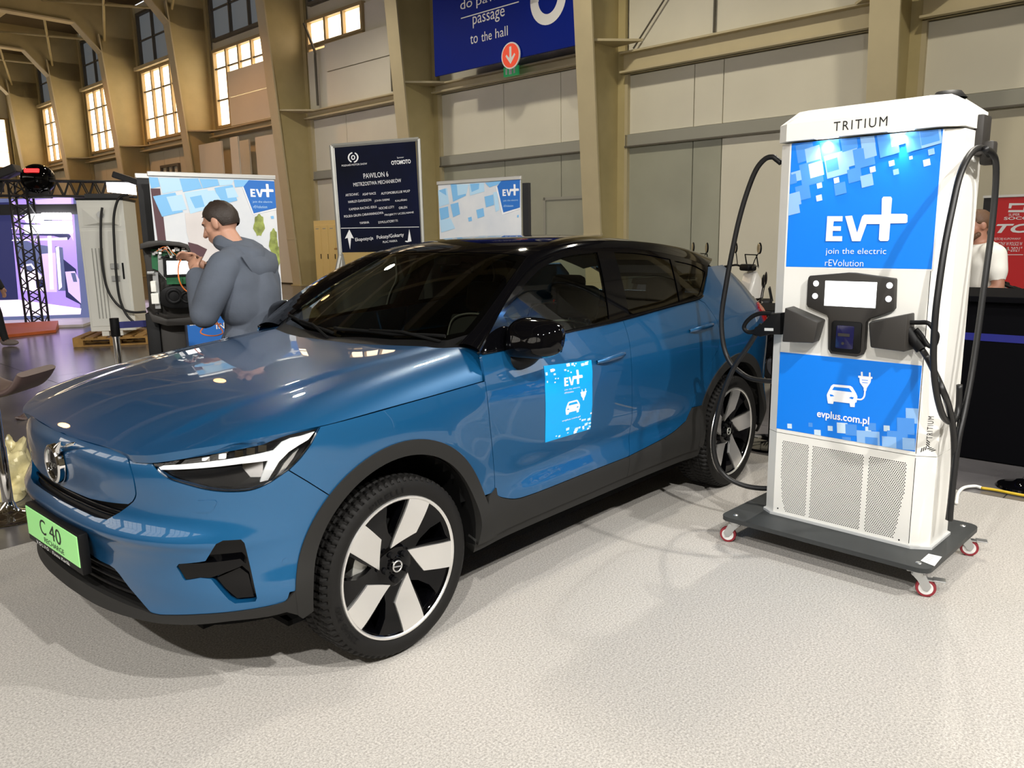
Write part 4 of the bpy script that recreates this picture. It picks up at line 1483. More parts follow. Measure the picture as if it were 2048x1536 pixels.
def wheel(cx, yc, sg, width, spin):
    """yc = outer face of the rim"""
    root = WHEEL_ROOT
    def P_(g, inv=False):
        v = np.asarray(g[0], float)
        v = v * [1, sg, 1] + [cx, sg * yc, WR + .0015]
        return v, (g[1] if sg > 0 else [q[::-1] for q in g[1]])
    wl = mk('wheel', P_((lambda g: (g[0] - [0, width / 2 - .008, 0], g[1]))(tyre_geo(width, WR))), 'tyre_rubber', root, smooth=32, label='black tyre on a black and silver five-spoke alloy wheel')
    Ml = Matrix.Rotation(R(-90), 4, 'X')
    mk('rim', P_(lathe([(.250, -.20), (.250, -.03), (.262, -.012), (.272, -.006), (.279, -.008), (.281, -.018), (.275, -.03)], 72, Ml)), 'gloss_black', wl, smooth=40)
    mk('rim_edge', P_(lathe([(.2655, -.004), (.270, .0005), (.277, .0005), (.2805, -.006)], 72, Ml)), 'machined_alloy', wl, smooth=40)
    mk('brake_disc', P_(lathe([(.07, -.10), (.165, -.10), (.167, -.105), (.167, -.125), (.07, -.125)], 48, Ml)), 'brake_steel', wl, smooth=30)
    mk('wheel_back', P_(lathe([(.0, -.19), (.25, -.19)], 32, Ml)), 'matt_black', wl)
    ca = [pol(r, a, -.06) for a in np.linspace(150, 205, 9) for r in (.185,)] + [pol(.12, a, -.06) for a in np.linspace(205, 150, 9)]
    cb = np.array(ca); k = len(ca)
    cv = np.concatenate([cb, cb - [0, .07, 0]])
    mk('brake_caliper', P_((cv, [list(range(k))[::-1]] + [[i, (i + 1) % k, k + (i + 1) % k, k + i] for i in range(k)])), 'caliper_metal', wl)
    mk('wheel_centre', P_(lathe([(0, -.030), (.034, -.030), (.04, -.038), (.07, -.038), (.088, -.045), (.092, -.09)], 40, Ml)), 'gloss_black', wl, smooth=40)
    for k in range(5):
        a0 = spin + 72 * k
        # black spoke under the blade
        def fan(poly, y_off, thick):
            """polygon in polar (r, angle) -> solid following the dish"""
            pp = np.array(poly, float)
            xy = np.array([(r * math.cos(R(a)), r * math.sin(R(a))) for r, a in pp])
            d = dense(xy, .02)
            if parea(d) < 0: d = d[::-1]
            lo, hi = d.min(0), d.max(0)
            gx, gy = np.meshgrid(np.arange(lo[0], hi[0], .02), np.arange(lo[1], hi[1], .02))
            q = np.stack([gx.ravel(), gy.ravel()], 1); q = q[inside(d, q)]
            if len(q): q = q[bdist(d, q) > .008]
            al = np.concatenate([d, q]) if len(q) else d
            r_ = delaunay_2d_cdt([Vector(p) for p in al], [(i, (i + 1) % len(d)) for i in range(len(d))], [], 1, 1e-7)
            uv = np.array([p[:] for p in r_[0]])
            rr = np.hypot(uv[:, 0], uv[:, 1])
            top = np.stack([-uv[:, 0], dish(rr) + y_off, uv[:, 1]], 1)
            F = [list(t) for t in r_[2]]
            F = [t if ((uv[t[1]][0] - uv[t[0]][0]) * (uv[t[2]][1] - uv[t[0]][1]) - (uv[t[2]][0] - uv[t[0]][0]) * (uv[t[1]][1] - uv[t[0]][1])) > 0 else t[::-1] for t in F]
            # looking from outside (+y) x is mirrored: ccw stays outward
            cnt = {(a, b) for t in F for a, b in zip(t, t[1:] + t[:1])}
            be = [(a, b) for a, b in cnt if (b, a) not in cnt]
            n0 = len(top); bot = top - [0, thick, 0]
            F = F + [[b, a, n0 + a, n0 + b] for a, b in be]
            return np.concatenate([top, bot]), F
        sp = [(.268, a0 + 26)] + [(.268, a0 + 26 - 52 * i / 8) for i in range(1, 9)] + [(.20, a0 - 22), (.145, a0 - 24), (.09, a0 - 42), (.07, a0 - 10), (.06, a0 + 30), (.082, a0 + 56), (.10, a0 + 44), (.18, a0 + 32)]
        s = mk('spoke', P_(fan(sp, -.012, .035)), 'gloss_black', wl, smooth=30)
        bl = [(.266, a0 + 23.5 - 23.5 * i / 6) for i in range(7)] + [(.147, a0 - 7.5), (.077, a0 + 50)]
        mk('spoke_blade', P_(fan(bl, -.004, .012)), 'machined_alloy', s, smooth=30, label='silver machined spoke face')
        an = a0 - 12
        c = pol(.054, an, -.036)
        mk('wheel_nut', P_(cyl(c, (c[0], c[1] + .016, c[2]), .0125, .011, 12)), 'black_plastic', wl, smooth=40)
    cap = mk('centre_cap', P_(lathe([(0, -.024), (.026, -.025), (.031, -.031)], 32, Ml)), 'gloss_black', wl, smooth=40)
    mk('cap_ring', P_(lathe([(.018, -.0235), (.019, -.021), (.023, -.021), (.024, -.0245)], 32, Ml)), 'satin_silver', cap, smooth=True)
    mk('cap_bar', P_(join(tube([(-.020, -.022, -.004), (.020, -.022, .004)], .003, 6), tube([(.014, -.022, .016), (.024, -.022, .026)], .003, 6))), 'satin_silver', cap)
    for txt, a_, w in (('235/45 R20', 205, 34), ('PIRELLI', 102, 30)):
        v, f = text_geo(txt, .0)
        if len(v):
            lo, hi = v.min(0), v.max(0)
            an = a_ - (v[:, 0] - (lo[0] + hi[0]) / 2) / (hi[0] - lo[0]) * w
            rr = .298 + (v[:, 1] - lo[1]) / (hi[1] - lo[1]) * .022
            q = np.array([pol(r, a, .0112 - .0) for r, a in zip(rr, an)])
            mk('sidewall_text', P_((q, f)), 'black_plastic', wl)
    return wl


WHEEL_ROOT = car
for sg in (1, -1):
    wheel(0, .905, sg, .235, 54)
    wheel(-2.702, .915, sg, .245, 54 + 14)

# ---- sticker on the front door
stk = IS([(1087, 732), (1182, 720), (1184, 765), (1184, 810), (1180, 858), (1090, 885), (1091, 830), (1090, 780)])
so = add('door_sticker', trim(S, stk, .03, off=.0016, gap=0, thick=.001), 'sticker_cyan', car, 'bright cyan sticker with EV+ and a plug-in car drawing')


def sticker_map(pts):
    """unit square (0..1, 0..1, y up) on the sticker -> 3-D"""
    tl, tr, br, bl_ = stk[0], stk[1], stk[4], stk[5]
    p = np.array(pts, float)
    u, w = p[:, :1], p[:, 1:2]
    q = (bl_ * (1 - u) + br * u) * (1 - w) + (tl * (1 - u) + tr * u) * w
    return S(q[:, 0], q[:, 1]) + nrm(S, q[:, 0], q[:, 1]) * .0026
# ================================================================== fast charger on its trolley
mat('charger_white', (.80, .79, .745), .38, spec=.4, noise=.015, nscale=2)
mat('charger_grey', (.52, .53, .53), .42)
mat('trolley_grey', (.030, .033, .034), .5, noise=.2, nscale=4)
mat('holster_grey', (.030, .027, .024), .55, spec=.35, bump=.1, bscale=900, bdist=.0004)
mat('cable_black', (.007, .007, .0075), .45)
mat('banner_blue', (.0, .205, .84), .42)
mat('banner_mid', (.075, .29, .78), .42)
mat('banner_light', (.28, .50, .84), .42)
mat('banner_pale', (.60, .76, .90), .42)
mat('screen_lit', (.9, .9, .9), .3, emit=(.95, 1, .98), estr=1.6)
mat('button_lit', (.9, .9, .95), .3, emit=(.95, .95, 1), estr=.9)
mat('led_white', (1, 1, 1), .3, emit=(.9, 1, 1), estr=14)
mat('reader_dark', (.01, .01, .05), .15)
mat('zinc', (.62, .63, .63), .32, .9)
mat('caster_red', (.25, .02, .03), .5)
mat('caster_hub', (.75, .75, .73), .5)
mat('paper_white', (.82, .82, .79), .7)

CZ = .15
_th = R(-93.3)
CA = np.array([-math.cos(_th), -math.sin(_th), 0.0])
CN = np.array([-math.sin(_th), math.cos(_th), 0.0])
CO = gnd(1546, 1027, CZ); CO[2] = 0
MC = frame(tuple(CO), tuple(CA), (0, 0, 1))          # x right, y back into the charger, z up


def cf(x, y, dep=0.0):
    """photo pixel -> (x, z) on the charger's front plane moved back by dep"""
    q = onp(x, y, CO - CN * dep, CN)
    return (q - CO) @ CA, q[2]


def cside(x, y, lx):
    """photo pixel -> world point on the plane local x = lx"""
    return onp(x, y, CO + CA * lx, CA)


def cl(x, y, z):
    return CO + CA * x - CN * y + np.array([0, 0, z])


# ---- trolley
tr = thing('charger_trolley', 'dark grey steel platform on four red-tyred castors under the white charger', 'trolley', tuple(cl(.34, .17, 0)))
pc = [gnd(1453, 1033, CZ), gnd(1856, 1143, CZ), gnd(1953, 1049, CZ)]
loc2 = lambda q: ((q - CO) @ CA, -((q - CO) @ CN))
f0, f1, f2 = map(loc2, pc)
x0, x1, y0, y1 = min(f0[0], -.19), max(f1[0], f2[0]), (f0[1] + f1[1]) / 2, f2[1]


def rrect(x0, y0, x1, y1, r, n=6):
    o = []
    for cx, cy, a in ((x1 - r, y1 - r, 0), (x0 + r, y1 - r, 90), (x0 + r, y0 + r, 180), (x1 - r, y0 + r, 270)):
        o += [(cx + r * math.cos(R(a + 90 * i / n)), cy + r * math.sin(R(a + 90 * i / n))) for i in range(n + 1)]
    return o


pl = rrect(x0, y0, x1, y1, .05)
v = np.array([(p[0], p[1], CZ - .022) for p in pl] + [(p[0], p[1], CZ) for p in pl])
n_ = len(pl)
mk('platform_plate', xf((v, [list(range(n_))[::-1], list(range(n_, 2 * n_))] + [[i, (i + 1) % n_, n_ + (i + 1) % n_, n_ + i] for i in range(n_)]), MC), 'trolley_grey', tr)
for cx, cy, brake in ((x0 + .06, y0 + .06, 0), (x1 - .06, y0 + .06, 1), (x1 - .06, y1 - .06, 1), (x0 + .06, y1 - .06, 0)):
    T0 = MC @ Matrix.Translation((cx, cy, 0)) @ Matrix.Rotation(R(20 if brake else 200), 4, 'Z')
    cs = mk('castor', xf(join(box((0, 0, CZ - .027), (.095, .075, .008), .003, 1), cyl((0, 0, CZ - .03), (0, 0, CZ - .055), .028, n=16)), T0), 'zinc', tr, smooth=40, label='zinc castor with red-edged wheel')
    fk = [(-.028, CZ - .045), (.03, CZ - .045), (.055, .055), (.045, .032), (.025, .035), (.0, .075)]
    for sy in (-.020, .016):
        mk('fork', xf(prism(fk, .004), T0 @ Matrix.Translation((0, sy, 0))), 'zinc', cs)
    Mw = T0 @ Matrix.Translation((.035, .012, .042)) @ Matrix.Rotation(R(90), 4, 'X')
    mk('castor_tyre', lathe([(.030, 0), (.040, .001), (.042, .006), (.042, .018), (.040, .023), (.030, .024)], 28, Mw), 'caster_red', cs, smooth=40)
    mk('castor_hub', lathe([(0, -.001), (.012, -.002), (.014, .0), (.031, .001), (.031, .023), (.014, .024), (0, .025)], 24, Mw), 'caster_hub', cs, smooth=40)
    if brake:
        mk('brake_pedal', xf(join(box((.085, -.002, .085), (.05, .045, .006), .002, 1), box((.06, -.002, .082), (.05, .03, .006))), T0), 'zinc', cs)
    mk('plate_screw', xf(lathe([(0, .004), (.012, .003), (.014, 0)], 14), MC @ Matrix.Translation((cx, cy, CZ))), 'zinc', tr, smooth=True)
lb = [loc2(gnd(*p, CZ)) for p in ((1841, 1122), (1869, 1133), (1884, 1114), (1857, 1108))]
mk('paper_label', xf((np.array([(p[0], p[1], CZ + .0015) for p in lb]), [[0, 1, 2, 3]]), MC), 'paper_white', tr, label='white paper label on the trolley corner')
for i in range(4):
    a_, b_ = .2 + i * .18, .28 + i * .18
    q = [(np.array(lb[3]) * (1 - t) + np.array(lb[0]) * t) for t in (a_, a_ + .06)]
    r_ = [(np.array(lb[2]) * (1 - t) + np.array(lb[1]) * t) for t in (a_, a_ + .06)]
    pts = [q[0] * .9 + r_[0] * .1, q[0] * .45 + r_[0] * .55, q[1] * .45 + r_[1] * .55, q[1] * .9 + r_[1] * .1]
    mk('label_print', xf((np.array([(p[0], p[1], CZ + .0022) for p in pts]), [[0, 1, 2, 3]]), MC), 'charger_grey', tr)

# ---- cabinet
ch = thing('fast_charger', 'tall white fast charger with blue EV+ panels and black cables', 'charger', tuple(cl(.335, .17, CZ)))
FW = .668


CHX, CHY = .076, .048


def plan(gx=0.0, gy=0.0):
    return [(-gx, -gy), (FW + gx, -gy), (FW + CHX + gx, CHY - gy * .6), (FW + CHX + gx, .29 + gy), (FW + gx, .34 + gy), (-gx, .34 + gy), (-.057 - gx, .29 + gy), (-.057 - gx, .034 - gy * .6)]


def upright(pl_, z0, z1, pl2=None, front=True):
    pl2 = pl2 or pl_
    v = np.array([(p[0], p[1], z0) for p in pl_] + [(p[0], p[1], z1) for p in pl2])
    n = len(pl_)
    f = [list(range(n))[::-1], list(range(n, 2 * n))] + [[i, (i + 1) % n, n + (i + 1) % n, n + i] for i in range(n) if front or i != 0]
    return xf((v, f), MC)


SEAM = .588
mk('base_cabinet', upright([(p[0], p[1]) for p in plan()], CZ, SEAM - .003, front=False), 'charger_white', ch, label='white lower cabinet')
mk('upper_cabinet', upright(plan(), SEAM, 2.004), 'charger_white', ch, label='white upper cabinet')
mk('seam_strip', upright(plan(-.004, -.004), SEAM - .004, SEAM + .001), 'black_plastic', ch)
mk('plinth', upright(plan(.012, .012), CZ, CZ + .012), 'charger_grey', ch)
# door joint on the chamfered corner
for z0, z1 in ((CZ + .02, SEAM - .01), (SEAM + .01, 2.0)):
    mk('door_joint', xf(b2((FW - .001, -.0004, z0), (FW + .0015, .002, z1)), MC), 'black_plastic', ch)
# perforated front of the lower cabinet
PIT, HR = .0096, .0036
fields = [[(.030, .548), (.172, .548), (.172, .172), (.062, .172), (.042, .26), (.034, .35)],
          [(.192, .548), (.440, .548), (.440, .172), (.192, .172)],
          [(.462, .548), (.634, .548), (.630, .40), (.612, .26), (.598, .172), (.462, .172)]]
cen = []
for fpoly in fields:
    fp = np.array(fpoly)
    row = 0
    z = .545
    while z > .172:
        x = .030 + (PIT / 2 if row % 2 else 0)
        while x < .64:
            cen.append((x, z)) if inside(fp, np.array([[x, z]]))[0] else None
            x += PIT
        z -= PIT * .866
        row += 1
cen = np.array(cen)
hexa = np.array([(math.cos(R(60 * k + 30)) * HR, math.sin(R(60 * k + 30)) * HR) for k in range(6)])
hv = (cen[:, None, :] + hexa[None]).reshape(-1, 2)
outr = np.array([(0, CZ), (FW, CZ), (FW, SEAM - .003), (0, SEAM - .003)])
al = np.concatenate([outr, hv])
ed = [(0, 1), (1, 2), (2, 3), (3, 0)] + [(4 + 6 * i + k, 4 + 6 * i + (k + 1) % 6) for i in range(len(cen)) for k in range(6)]
r_ = delaunay_2d_cdt([Vector(p) for p in al], ed, [], 0, 1e-8)
uv = np.array([p[:] for p in r_[0]])
F = np.array([list(t) for t in r_[2]])
ce = uv[F].mean(1)
key = {(round(c[0] / PIT * 2), round(c[1] / (PIT * .866) * 1)) for c in cen}
gx = (ce[:, None, 0] - cen[None, :, 0]) if len(ce) * len(cen) < 4e6 else None
keep = np.ones(len(F), bool)
# centroid test on a coarse bucket grid
B = {}
for i, c in enumerate(cen): B.setdefault((int(c[0] / .01), int(c[1] / .01)), []).append(i)
for j, c in enumerate(ce):
    bx, bz = int(c[0] / .01), int(c[1] / .01)
    for ax in (-1, 0, 1):
        for az in (-1, 0, 1):
            for i in B.get((bx + ax, bz + az), ()):
                if (c[0] - cen[i][0]) ** 2 + (c[1] - cen[i][1]) ** 2 < (HR * .8) ** 2: keep[j] = False
F = F[keep]
ar = (uv[F[:, 1], 0] - uv[F[:, 0], 0]) * (uv[F[:, 2], 1] - uv[F[:, 0], 1]) - (uv[F[:, 2], 0] - uv[F[:, 0], 0]) * (uv[F[:, 1], 1] - uv[F[:, 0], 1])
F = [list(t) if a > 0 else list(t[::-1]) for t, a in zip(F, ar)]
cnt = {(a, b) for t in F for a, b in zip(t, t[1:] + t[:1])}
be = [(a, b) for a, b in cnt if (b, a) not in cnt]
n0 = len(uv)
v = np.concatenate([np.stack([uv[:, 0], np.zeros(n0), uv[:, 1]], 1), np.stack([uv[:, 0], np.full(n0, .003), uv[:, 1]], 1)])
mk('perforated_front', xf((v, F + [[b, a, n0 + a, n0 + b] for a, b in be]), MC), 'charger_white', ch, label='white front with three fields of round vent holes')
mk('vent_backing', xf(b2((.02, .012, .16), (.65, .014, .56)), MC), 'matt_black', ch)
for x, z in ((.025, .185), (.625, .175)):
    mk('panel_screw', xf(prism([(x + .004 * math.cos(t), z + .004 * math.sin(t)) for t in np.linspace(0, 6.283, 10, endpoint=False)], .002, M=Matrix.Translation((0, -.001, 0))), MC), 'black_plastic', ch)
# cap: overhanging lid with bevelled top and two downlights
p0, p1, p2 = plan(.004, .03), plan(.004, .03), plan(-.05, -.05)
mk('cap', join(upright(plan(.004, .035), 2.012, 2.090), upright(plan(.004, .035), 2.090, 2.150, plan(-.07, -.03))), 'charger_white', ch, label='white bevelled cap')
for x in (.185, .510):
    mk('downlight', xf(b2((x - .05, -.030, 2.0105), (x + .05, -.008, 2.0125)), MC), 'led_white', ch, label='white LED downlight under the cap')
    q = cl(x, -.020, 2.008)
    spot('charger_downlight', tuple(q), tuple(cl(x, -.002, 1.6)), 7, .012, 120, .9, (.85, 1, 1))
a, b = cf(1675, 263), cf(1779, 240)
put_text('lettering', 'TRITIUM', MC @ Matrix.Translation((0, -.035, 0)), .222, 2.036, .235, .040, 'print_black', ch, 0, spacing=1.25)


def clip(poly, x0, z0, x1, z1):
    def cut(P_, k, lim, s):
        o = []
        for i in range(len(P_)):
            a, b = P_[i], P_[(i + 1) % len(P_)]
            ia, ib = s * (a[k] - lim) >= 0, s * (b[k] - lim) >= 0
            if ia: o.append(a)
            if ia != ib:
                t = (lim - a[k]) / (b[k] - a[k]); o.append((a[0] + (b[0] - a[0]) * t, a[1] + (b[1] - a[1]) * t))
        return o
    for k, lim, s in ((0, x0, 1), (0, x1, -1), (1, z0, 1), (1, z1, -1)):
        poly = cut(poly, k, lim, s)
        if len(poly) < 3: return []
    return poly


def squares(M, items, rect, parent, lift=.0025, ang=12):
    """printed squares: (x, z, size, material)"""
    for i, (x, z, s, m) in enumerate(items):
        c, sn = math.cos(R(ang)) * s / 2, math.sin(R(ang)) * s / 2
        P_ = [(x - c + sn, z - sn - c), (x + c + sn, z + sn - c), (x + c - sn, z + sn + c), (x - c - sn, z - sn + c)]
        P_ = clip(P_, *rect)
        if len(P_) > 2: mk('printed_square', poly2(P_, M, lift + .00012 * i), m, parent)


tb = (.008, 1.423, .672, 2.0035)
tbo = mk('top_banner', xf(prism([(tb[0], tb[1]), (tb[2], tb[1]), (tb[2], tb[3]), (tb[0], tb[3])], .002, M=Matrix.Translation((0, -.0018, 0))), MC), 'banner_blue', ch, label='blue printed panel reading EV+ join the electric rEVolution')
mk('banner_rim', xf(prism([(tb[0] - .008, tb[1] - .008), (tb[2] + .006, tb[1] - .008), (tb[2] + .006, tb[3]), (tb[0] - .008, tb[3])], .001, M=Matrix.Translation((0, -.0008, 0))), MC), 'paper_white', ch)
Z1 = lambda x, y: cf(1540 + .24805 * x, 200 + .24805 * y)
sc1 = .24805 * .67 / 300
ab = {'m': 'banner_mid', 'l': 'banner_light', 'p': 'banner_pale'}
L1 = [(285, 420, 150, 'm'), (350, 440, 130, 'l'), (335, 590, 190, 'm'), (375, 560, 120, 'p'), (215, 615, 85, 'l'), (180, 640, 80, 'm'), (268, 745, 125, 'm'), (200, 800, 110, 'l'), (190, 870, 110, 'l'),
      (490, 400, 160, 'm'), (540, 520, 190, 'l'), (505, 525, 100, 'm'), (640, 340, 130, 'm'), (650, 470, 130, 'l'), (760, 460, 160, 'm'), (810, 415, 95, 'l'), (790, 320, 110, 'l'), (685, 605, 110, 'm'), (785, 650, 95, 'l'), (570, 715, 95, 'm'),
      (540, 648, 45, 'p'), (403, 690, 45, 'p'), (400, 790, 50, 'p'), (832, 560, 45, 'p'), (985, 510, 42, 'p'), (1020, 580, 42, 'l'), (1140, 466, 25, 'p'), (1268, 505, 50, 'p'), (1305, 418, 45, 'l'),
      (960, 370, 150, 'm'), (920, 290, 100, 'm'), (1040, 300, 120, 'l'), (1180, 325, 150, 'm'), (1300, 290, 150, 'l'), (1290, 280, 130, 'm')]
squares(MC, [(*Z1(x, y), s * sc1, ab[m]) for x, y, s, m in L1], tb, tbo)
E_PX = [(468, 937), (592, 937), (590, 978), (520, 978), (515, 1018), (578, 1018), (577, 1055), (512, 1055), (510, 1098), (588, 1098), (587, 1138), (455, 1138)]
V_PX = [(612, 937), (668, 932), (708, 1070), (748, 940), (765, 925), (905, 925), (908, 795), (920, 780), (980, 780), (990, 795), (980, 918), (1100, 918), (1115, 930), (1113, 985), (1100, 993), (975, 995), (965, 1125), (955, 1137), (895, 1137), (883, 1125), (890, 1000), (785, 1000), (735, 1138), (668, 1138)]
LOGO = [[Z1(*p) for p in E_PX], [Z1(*p) for p in V_PX]]
for P_ in LOGO: mk('logo_letter', poly2(P_[::-1], MC, .008), 'lettering_white', tbo)
_l = np.array(LOGO[0] + LOGO[1])
lx0, lz0, lw = _l[:, 0].min(), _l[:, 1].min(), np.ptp(_l[:, 0])
LOGON = [[((p[0] - lx0) / lw, (p[1] - lz0) / lw) for p in P_] for P_ in LOGO]      # unit width, lower-left at 0


def logo(M, x, z, w, parent, lift=.003, m='lettering_white', hs=1.0):
    for P_ in LOGON: mk('logo_letter', poly2([(x + p[0] * w, z + p[1] * w * hs) for p in P_][::-1], M, lift), m, parent)


put_text('banner_text', 'join the electric', MC, .205, 1.478, .275, .035, 'banner_text_pale' if False else 'lettering_white', tbo, -.008, lift=.008)
put_text('banner_text', 'rEVolution', MC, .205, 1.430, .178, .030, 'lettering_white', tbo, -.008, lift=.008)
# lower banner
lb_ = (-.002, .607, .664, 1.0)
lbo = mk('lower_banner', xf(prism([(lb_[0], lb_[1]), (lb_[2], lb_[1]), (lb_[2], lb_[3]), (lb_[0], lb_[3])], .002, M=Matrix.Translation((0, -.0018, 0))), MC), 'banner_blue', ch, label='blue printed panel with car icon and web address')
Z2 = lambda x, y: cf(1440 + .2539 * x, 560 + .2539 * y)
sc2 = .2539 * .67 / 283
L2 = [(550, 1150, 40, 'p'), (715, 1140, 35, 'm'), (870, 1168, 40, 'p'), (770, 1205, 55, 'p'), (965, 1165, 85, 'p'), (1035, 1180, 90, 'm'), (1170, 1178, 45, 'p'), (1200, 1155, 60, 'm'), (1315, 1168, 45, 'p'), (1530, 1070, 115, 'l'), (1465, 1150, 125, 'm'),
      (1000, 1270, 70, 'm'), (1170, 1275, 175, 'l'), (1195, 1285, 95, 'm'), (1400, 1265, 150, 'm'), (1335, 1285, 105, 'l'), (1490, 1290, 90, 'l')]
squares(MC, [(*Z2(x, y), s * sc2, ab[m]) for x, y, s, m in L2], lb_, lbo, ang=5)


def strip2(pts, w):
    p = crom(pts, 5); t = np.gradient(p, axis=0); t /= np.linalg.norm(t, axis=1)[:, None]
    n = np.stack([-t[:, 1], t[:, 0]], 1) * w / 2
    return p + n, p - n


CAR = [(845, 905), (850, 890), (880, 832), (897, 820), (1030, 832), (1047, 842), (1077, 892), (1087, 917), (1080, 962), (1068, 966), (1065, 1000), (1030, 998), (1025, 970), (900, 955), (895, 975), (855, 970), (850, 945)]
CARW = [(903, 840), (1022, 851), (1046, 883), (888, 864)]
LMP = [[(868, 898), (890, 902), (905, 914), (874, 916)], [(1020, 928), (1036, 918), (1060, 924), (1048, 938)]]
PLUG = [[(1103, 768), (1195, 775), (1190, 805), (1160, 850), (1157, 872), (1136, 870), (1136, 848), (1105, 805)], [(1114, 722), (1128, 722), (1130, 757), (1114, 756)], [(1177, 727), (1191, 727), (1190, 761), (1176, 760)], [(1093, 752), (1205, 762), (1205, 777), (1093, 768)]]
SLOT = [[(1122, 783), (1170, 787), (1170, 792), (1122, 788)], [(1124, 803), (1168, 807), (1168, 812), (1124, 808)]]
CORD = [(1083, 938), (1118, 938), (1140, 915), (1147, 868)]
ICON = {'car': [[Z2(*p) for p in CAR]], 'win': [[Z2(*p) for p in CARW]] + [[Z2(*p) for p in l] for l in LMP], 'plug': [[Z2(*p) for p in l] for l in PLUG], 'slot': [[Z2(*p) for p in l] for l in SLOT]}
ca_, cb_ = strip2([Z2(*p) for p in CORD], .0075)
_a = np.array(ICON['car'][0] + ICON['plug'][1]); ix0, iz0, iw = _a[:, 0].min(), _a[:, 1].min(), np.ptp(_a[:, 0])


def icon(M, x, z, w, parent, lift=.003, bg='banner_blue'):
    T_ = lambda P_: [(x + (p[0] - ix0) / iw * w, z + (p[1] - iz0) / iw * w) for p in P_]
    for k in ('car', 'plug'):
        for P_ in ICON[k]: mk('icon_' + k, poly2(T_(P_)[::-1], M, lift), 'lettering_white', parent)
    n = len(ca_); v = np.array([(p[0], -lift, p[1]) for p in T_(ca_) + T_(cb_)])
    mk('icon_cord', xf((v, [[i, n + i, n + i + 1, i + 1] for i in range(n - 1)]), M), 'lettering_white', parent)
    for k in ('win', 'slot'):
        for P_ in ICON[k]: mk('icon_gap', poly2(T_(P_)[::-1], M, lift + .0004), bg, parent)


icon(MC, ix0, iz0, iw, lbo, .006)
put_text('banner_text', 'evplus.com.pl', MC, .206, .688, .25, .048, 'lettering_white', lbo, .02, lift=.006)
# console with screen, buttons and card reader
con = [Z2(710, 0), Z2(700, 190), Z2(708, 208), Z2(860, 275), Z2(870, 300), Z2(868, 540), Z2(890, 575), Z2(1090, 600), Z2(1135, 585), Z2(1155, 540), Z2(1170, 330), Z2(1190, 305), Z2(1375, 240), Z2(1390, 220), Z1(1028, 1450), Z1(1022, 1437), Z1(700, 1392), Z1(640, 1390), Z1(340, 1415), Z1(328, 1430)]
cn = mk('console', xf(prism(con[::-1] if parea(np.array(con)) < 0 else con, .03, .006, M=Matrix.Translation((0, -.03, 0))), MC), 'holster_grey', ch, smooth=40, label='dark grey screen and card reader console')
s0, s1 = Z2(848, 208), Z1(865, 1447)
w0, w1 = .222, .458
mk('touch_screen', xf(prism([(w0, 1.246), (w1, 1.246), (w1, 1.362), (w0, 1.362)], .002, M=Matrix.Translation((0, -.0318, 0))), MC), 'screen_lit', cn, label='lit white touch screen')
for (x, y) in ((1632, 567), (1630, 592), (1779, 571), (1777, 598)):
    bx, bz = cf(x, y, -.03)
    mk('button', xf(lathe([(0, .006), (.011, .005), (.014, 0)], 14), MC @ Matrix.Translation((bx, -.030, bz)) @ Matrix.Rotation(R(90), 4, 'X')), 'button_lit', cn, smooth=True, label='lit white button')
x0_, z0_ = cf(1672, 705, -.03); x1_, z1_ = cf(1727, 640, -.03)
rd = mk('card_reader', xf(prism(rrect(.265, 1.032, .405, 1.178, .014), .006, .002, M=Matrix.Translation((0, -.036, 0))), MC), 'black_plastic', cn, smooth=40)
mk('reader_window', xf(prism(rrect(.290, 1.050, .372, 1.158, .008), .004, .001, M=Matrix.Translation((0, -.040, 0))), MC), 'reader_dark', rd, smooth=40, label='dark blue card reader window')
mk('reader_display', poly2([(.292 + .008, 1.108), (.355, 1.108), (.355, 1.122), (.300, 1.122)], MC, .042), 'holster_grey', rd)
mk('reader_mark', poly2(disc(.007, 12) if False else [(.325 + .007 * math.cos(t), 1.075 + .007 * math.sin(t)) for t in np.linspace(0, 6.283, 12, endpoint=False)], MC, .042), 'holster_grey', rd)


# holsters and charging guns
def holster(F4, B4, dep):
    fr = [(*cf(1440 + .2539 * x, 560 + .2539 * y, -dep),) for x, y in F4]
    bk = [(*Z2(x, y),) for x, y in B4]
    v = np.array([(p[0], -dep, p[1]) for p in fr] + [(p[0], .0, p[1]) for p in bk])
    bm = bmesh.new()
    vs = [bm.verts.new(q) for q in v]
    for q in ([0, 1, 2, 3], [7, 6, 5, 4], [0, 4, 5, 1], [1, 5, 6, 2], [2, 6, 7, 3], [3, 7, 4, 0]): bm.faces.new([vs[i] for i in q])
    bmesh.ops.recalc_face_normals(bm, faces=list(bm.faces))
    bmesh.ops.bevel(bm, geom=list(bm.edges), offset=.006, segments=2, affect='EDGES', profile=.5)
    return xf(from_bm(bm), MC), fr


hg, fr = holster([(510, 218), (770, 333), (738, 498), (488, 488)], [(578, 202), (835, 310), (785, 480), (560, 470)], .115)
h1 = mk('holster', hg, 'holster_grey', ch, smooth=40, label='dark grey gun holster, left')
hg2, fr2 = holster([(1170, 338), (1478, 268), (1455, 568), (1185, 532)], [(1190, 322), (1535, 255), (1535, 545), (1200, 515)], .10)
h2 = mk('holster', hg2, 'holster_grey', ch, smooth=40, label='dark grey gun holster, right')
L = lambda x, y, dep: cl(*(lambda q: (q[0], -dep, q[1]))(cf(x, y, -dep)))
CR = .0135
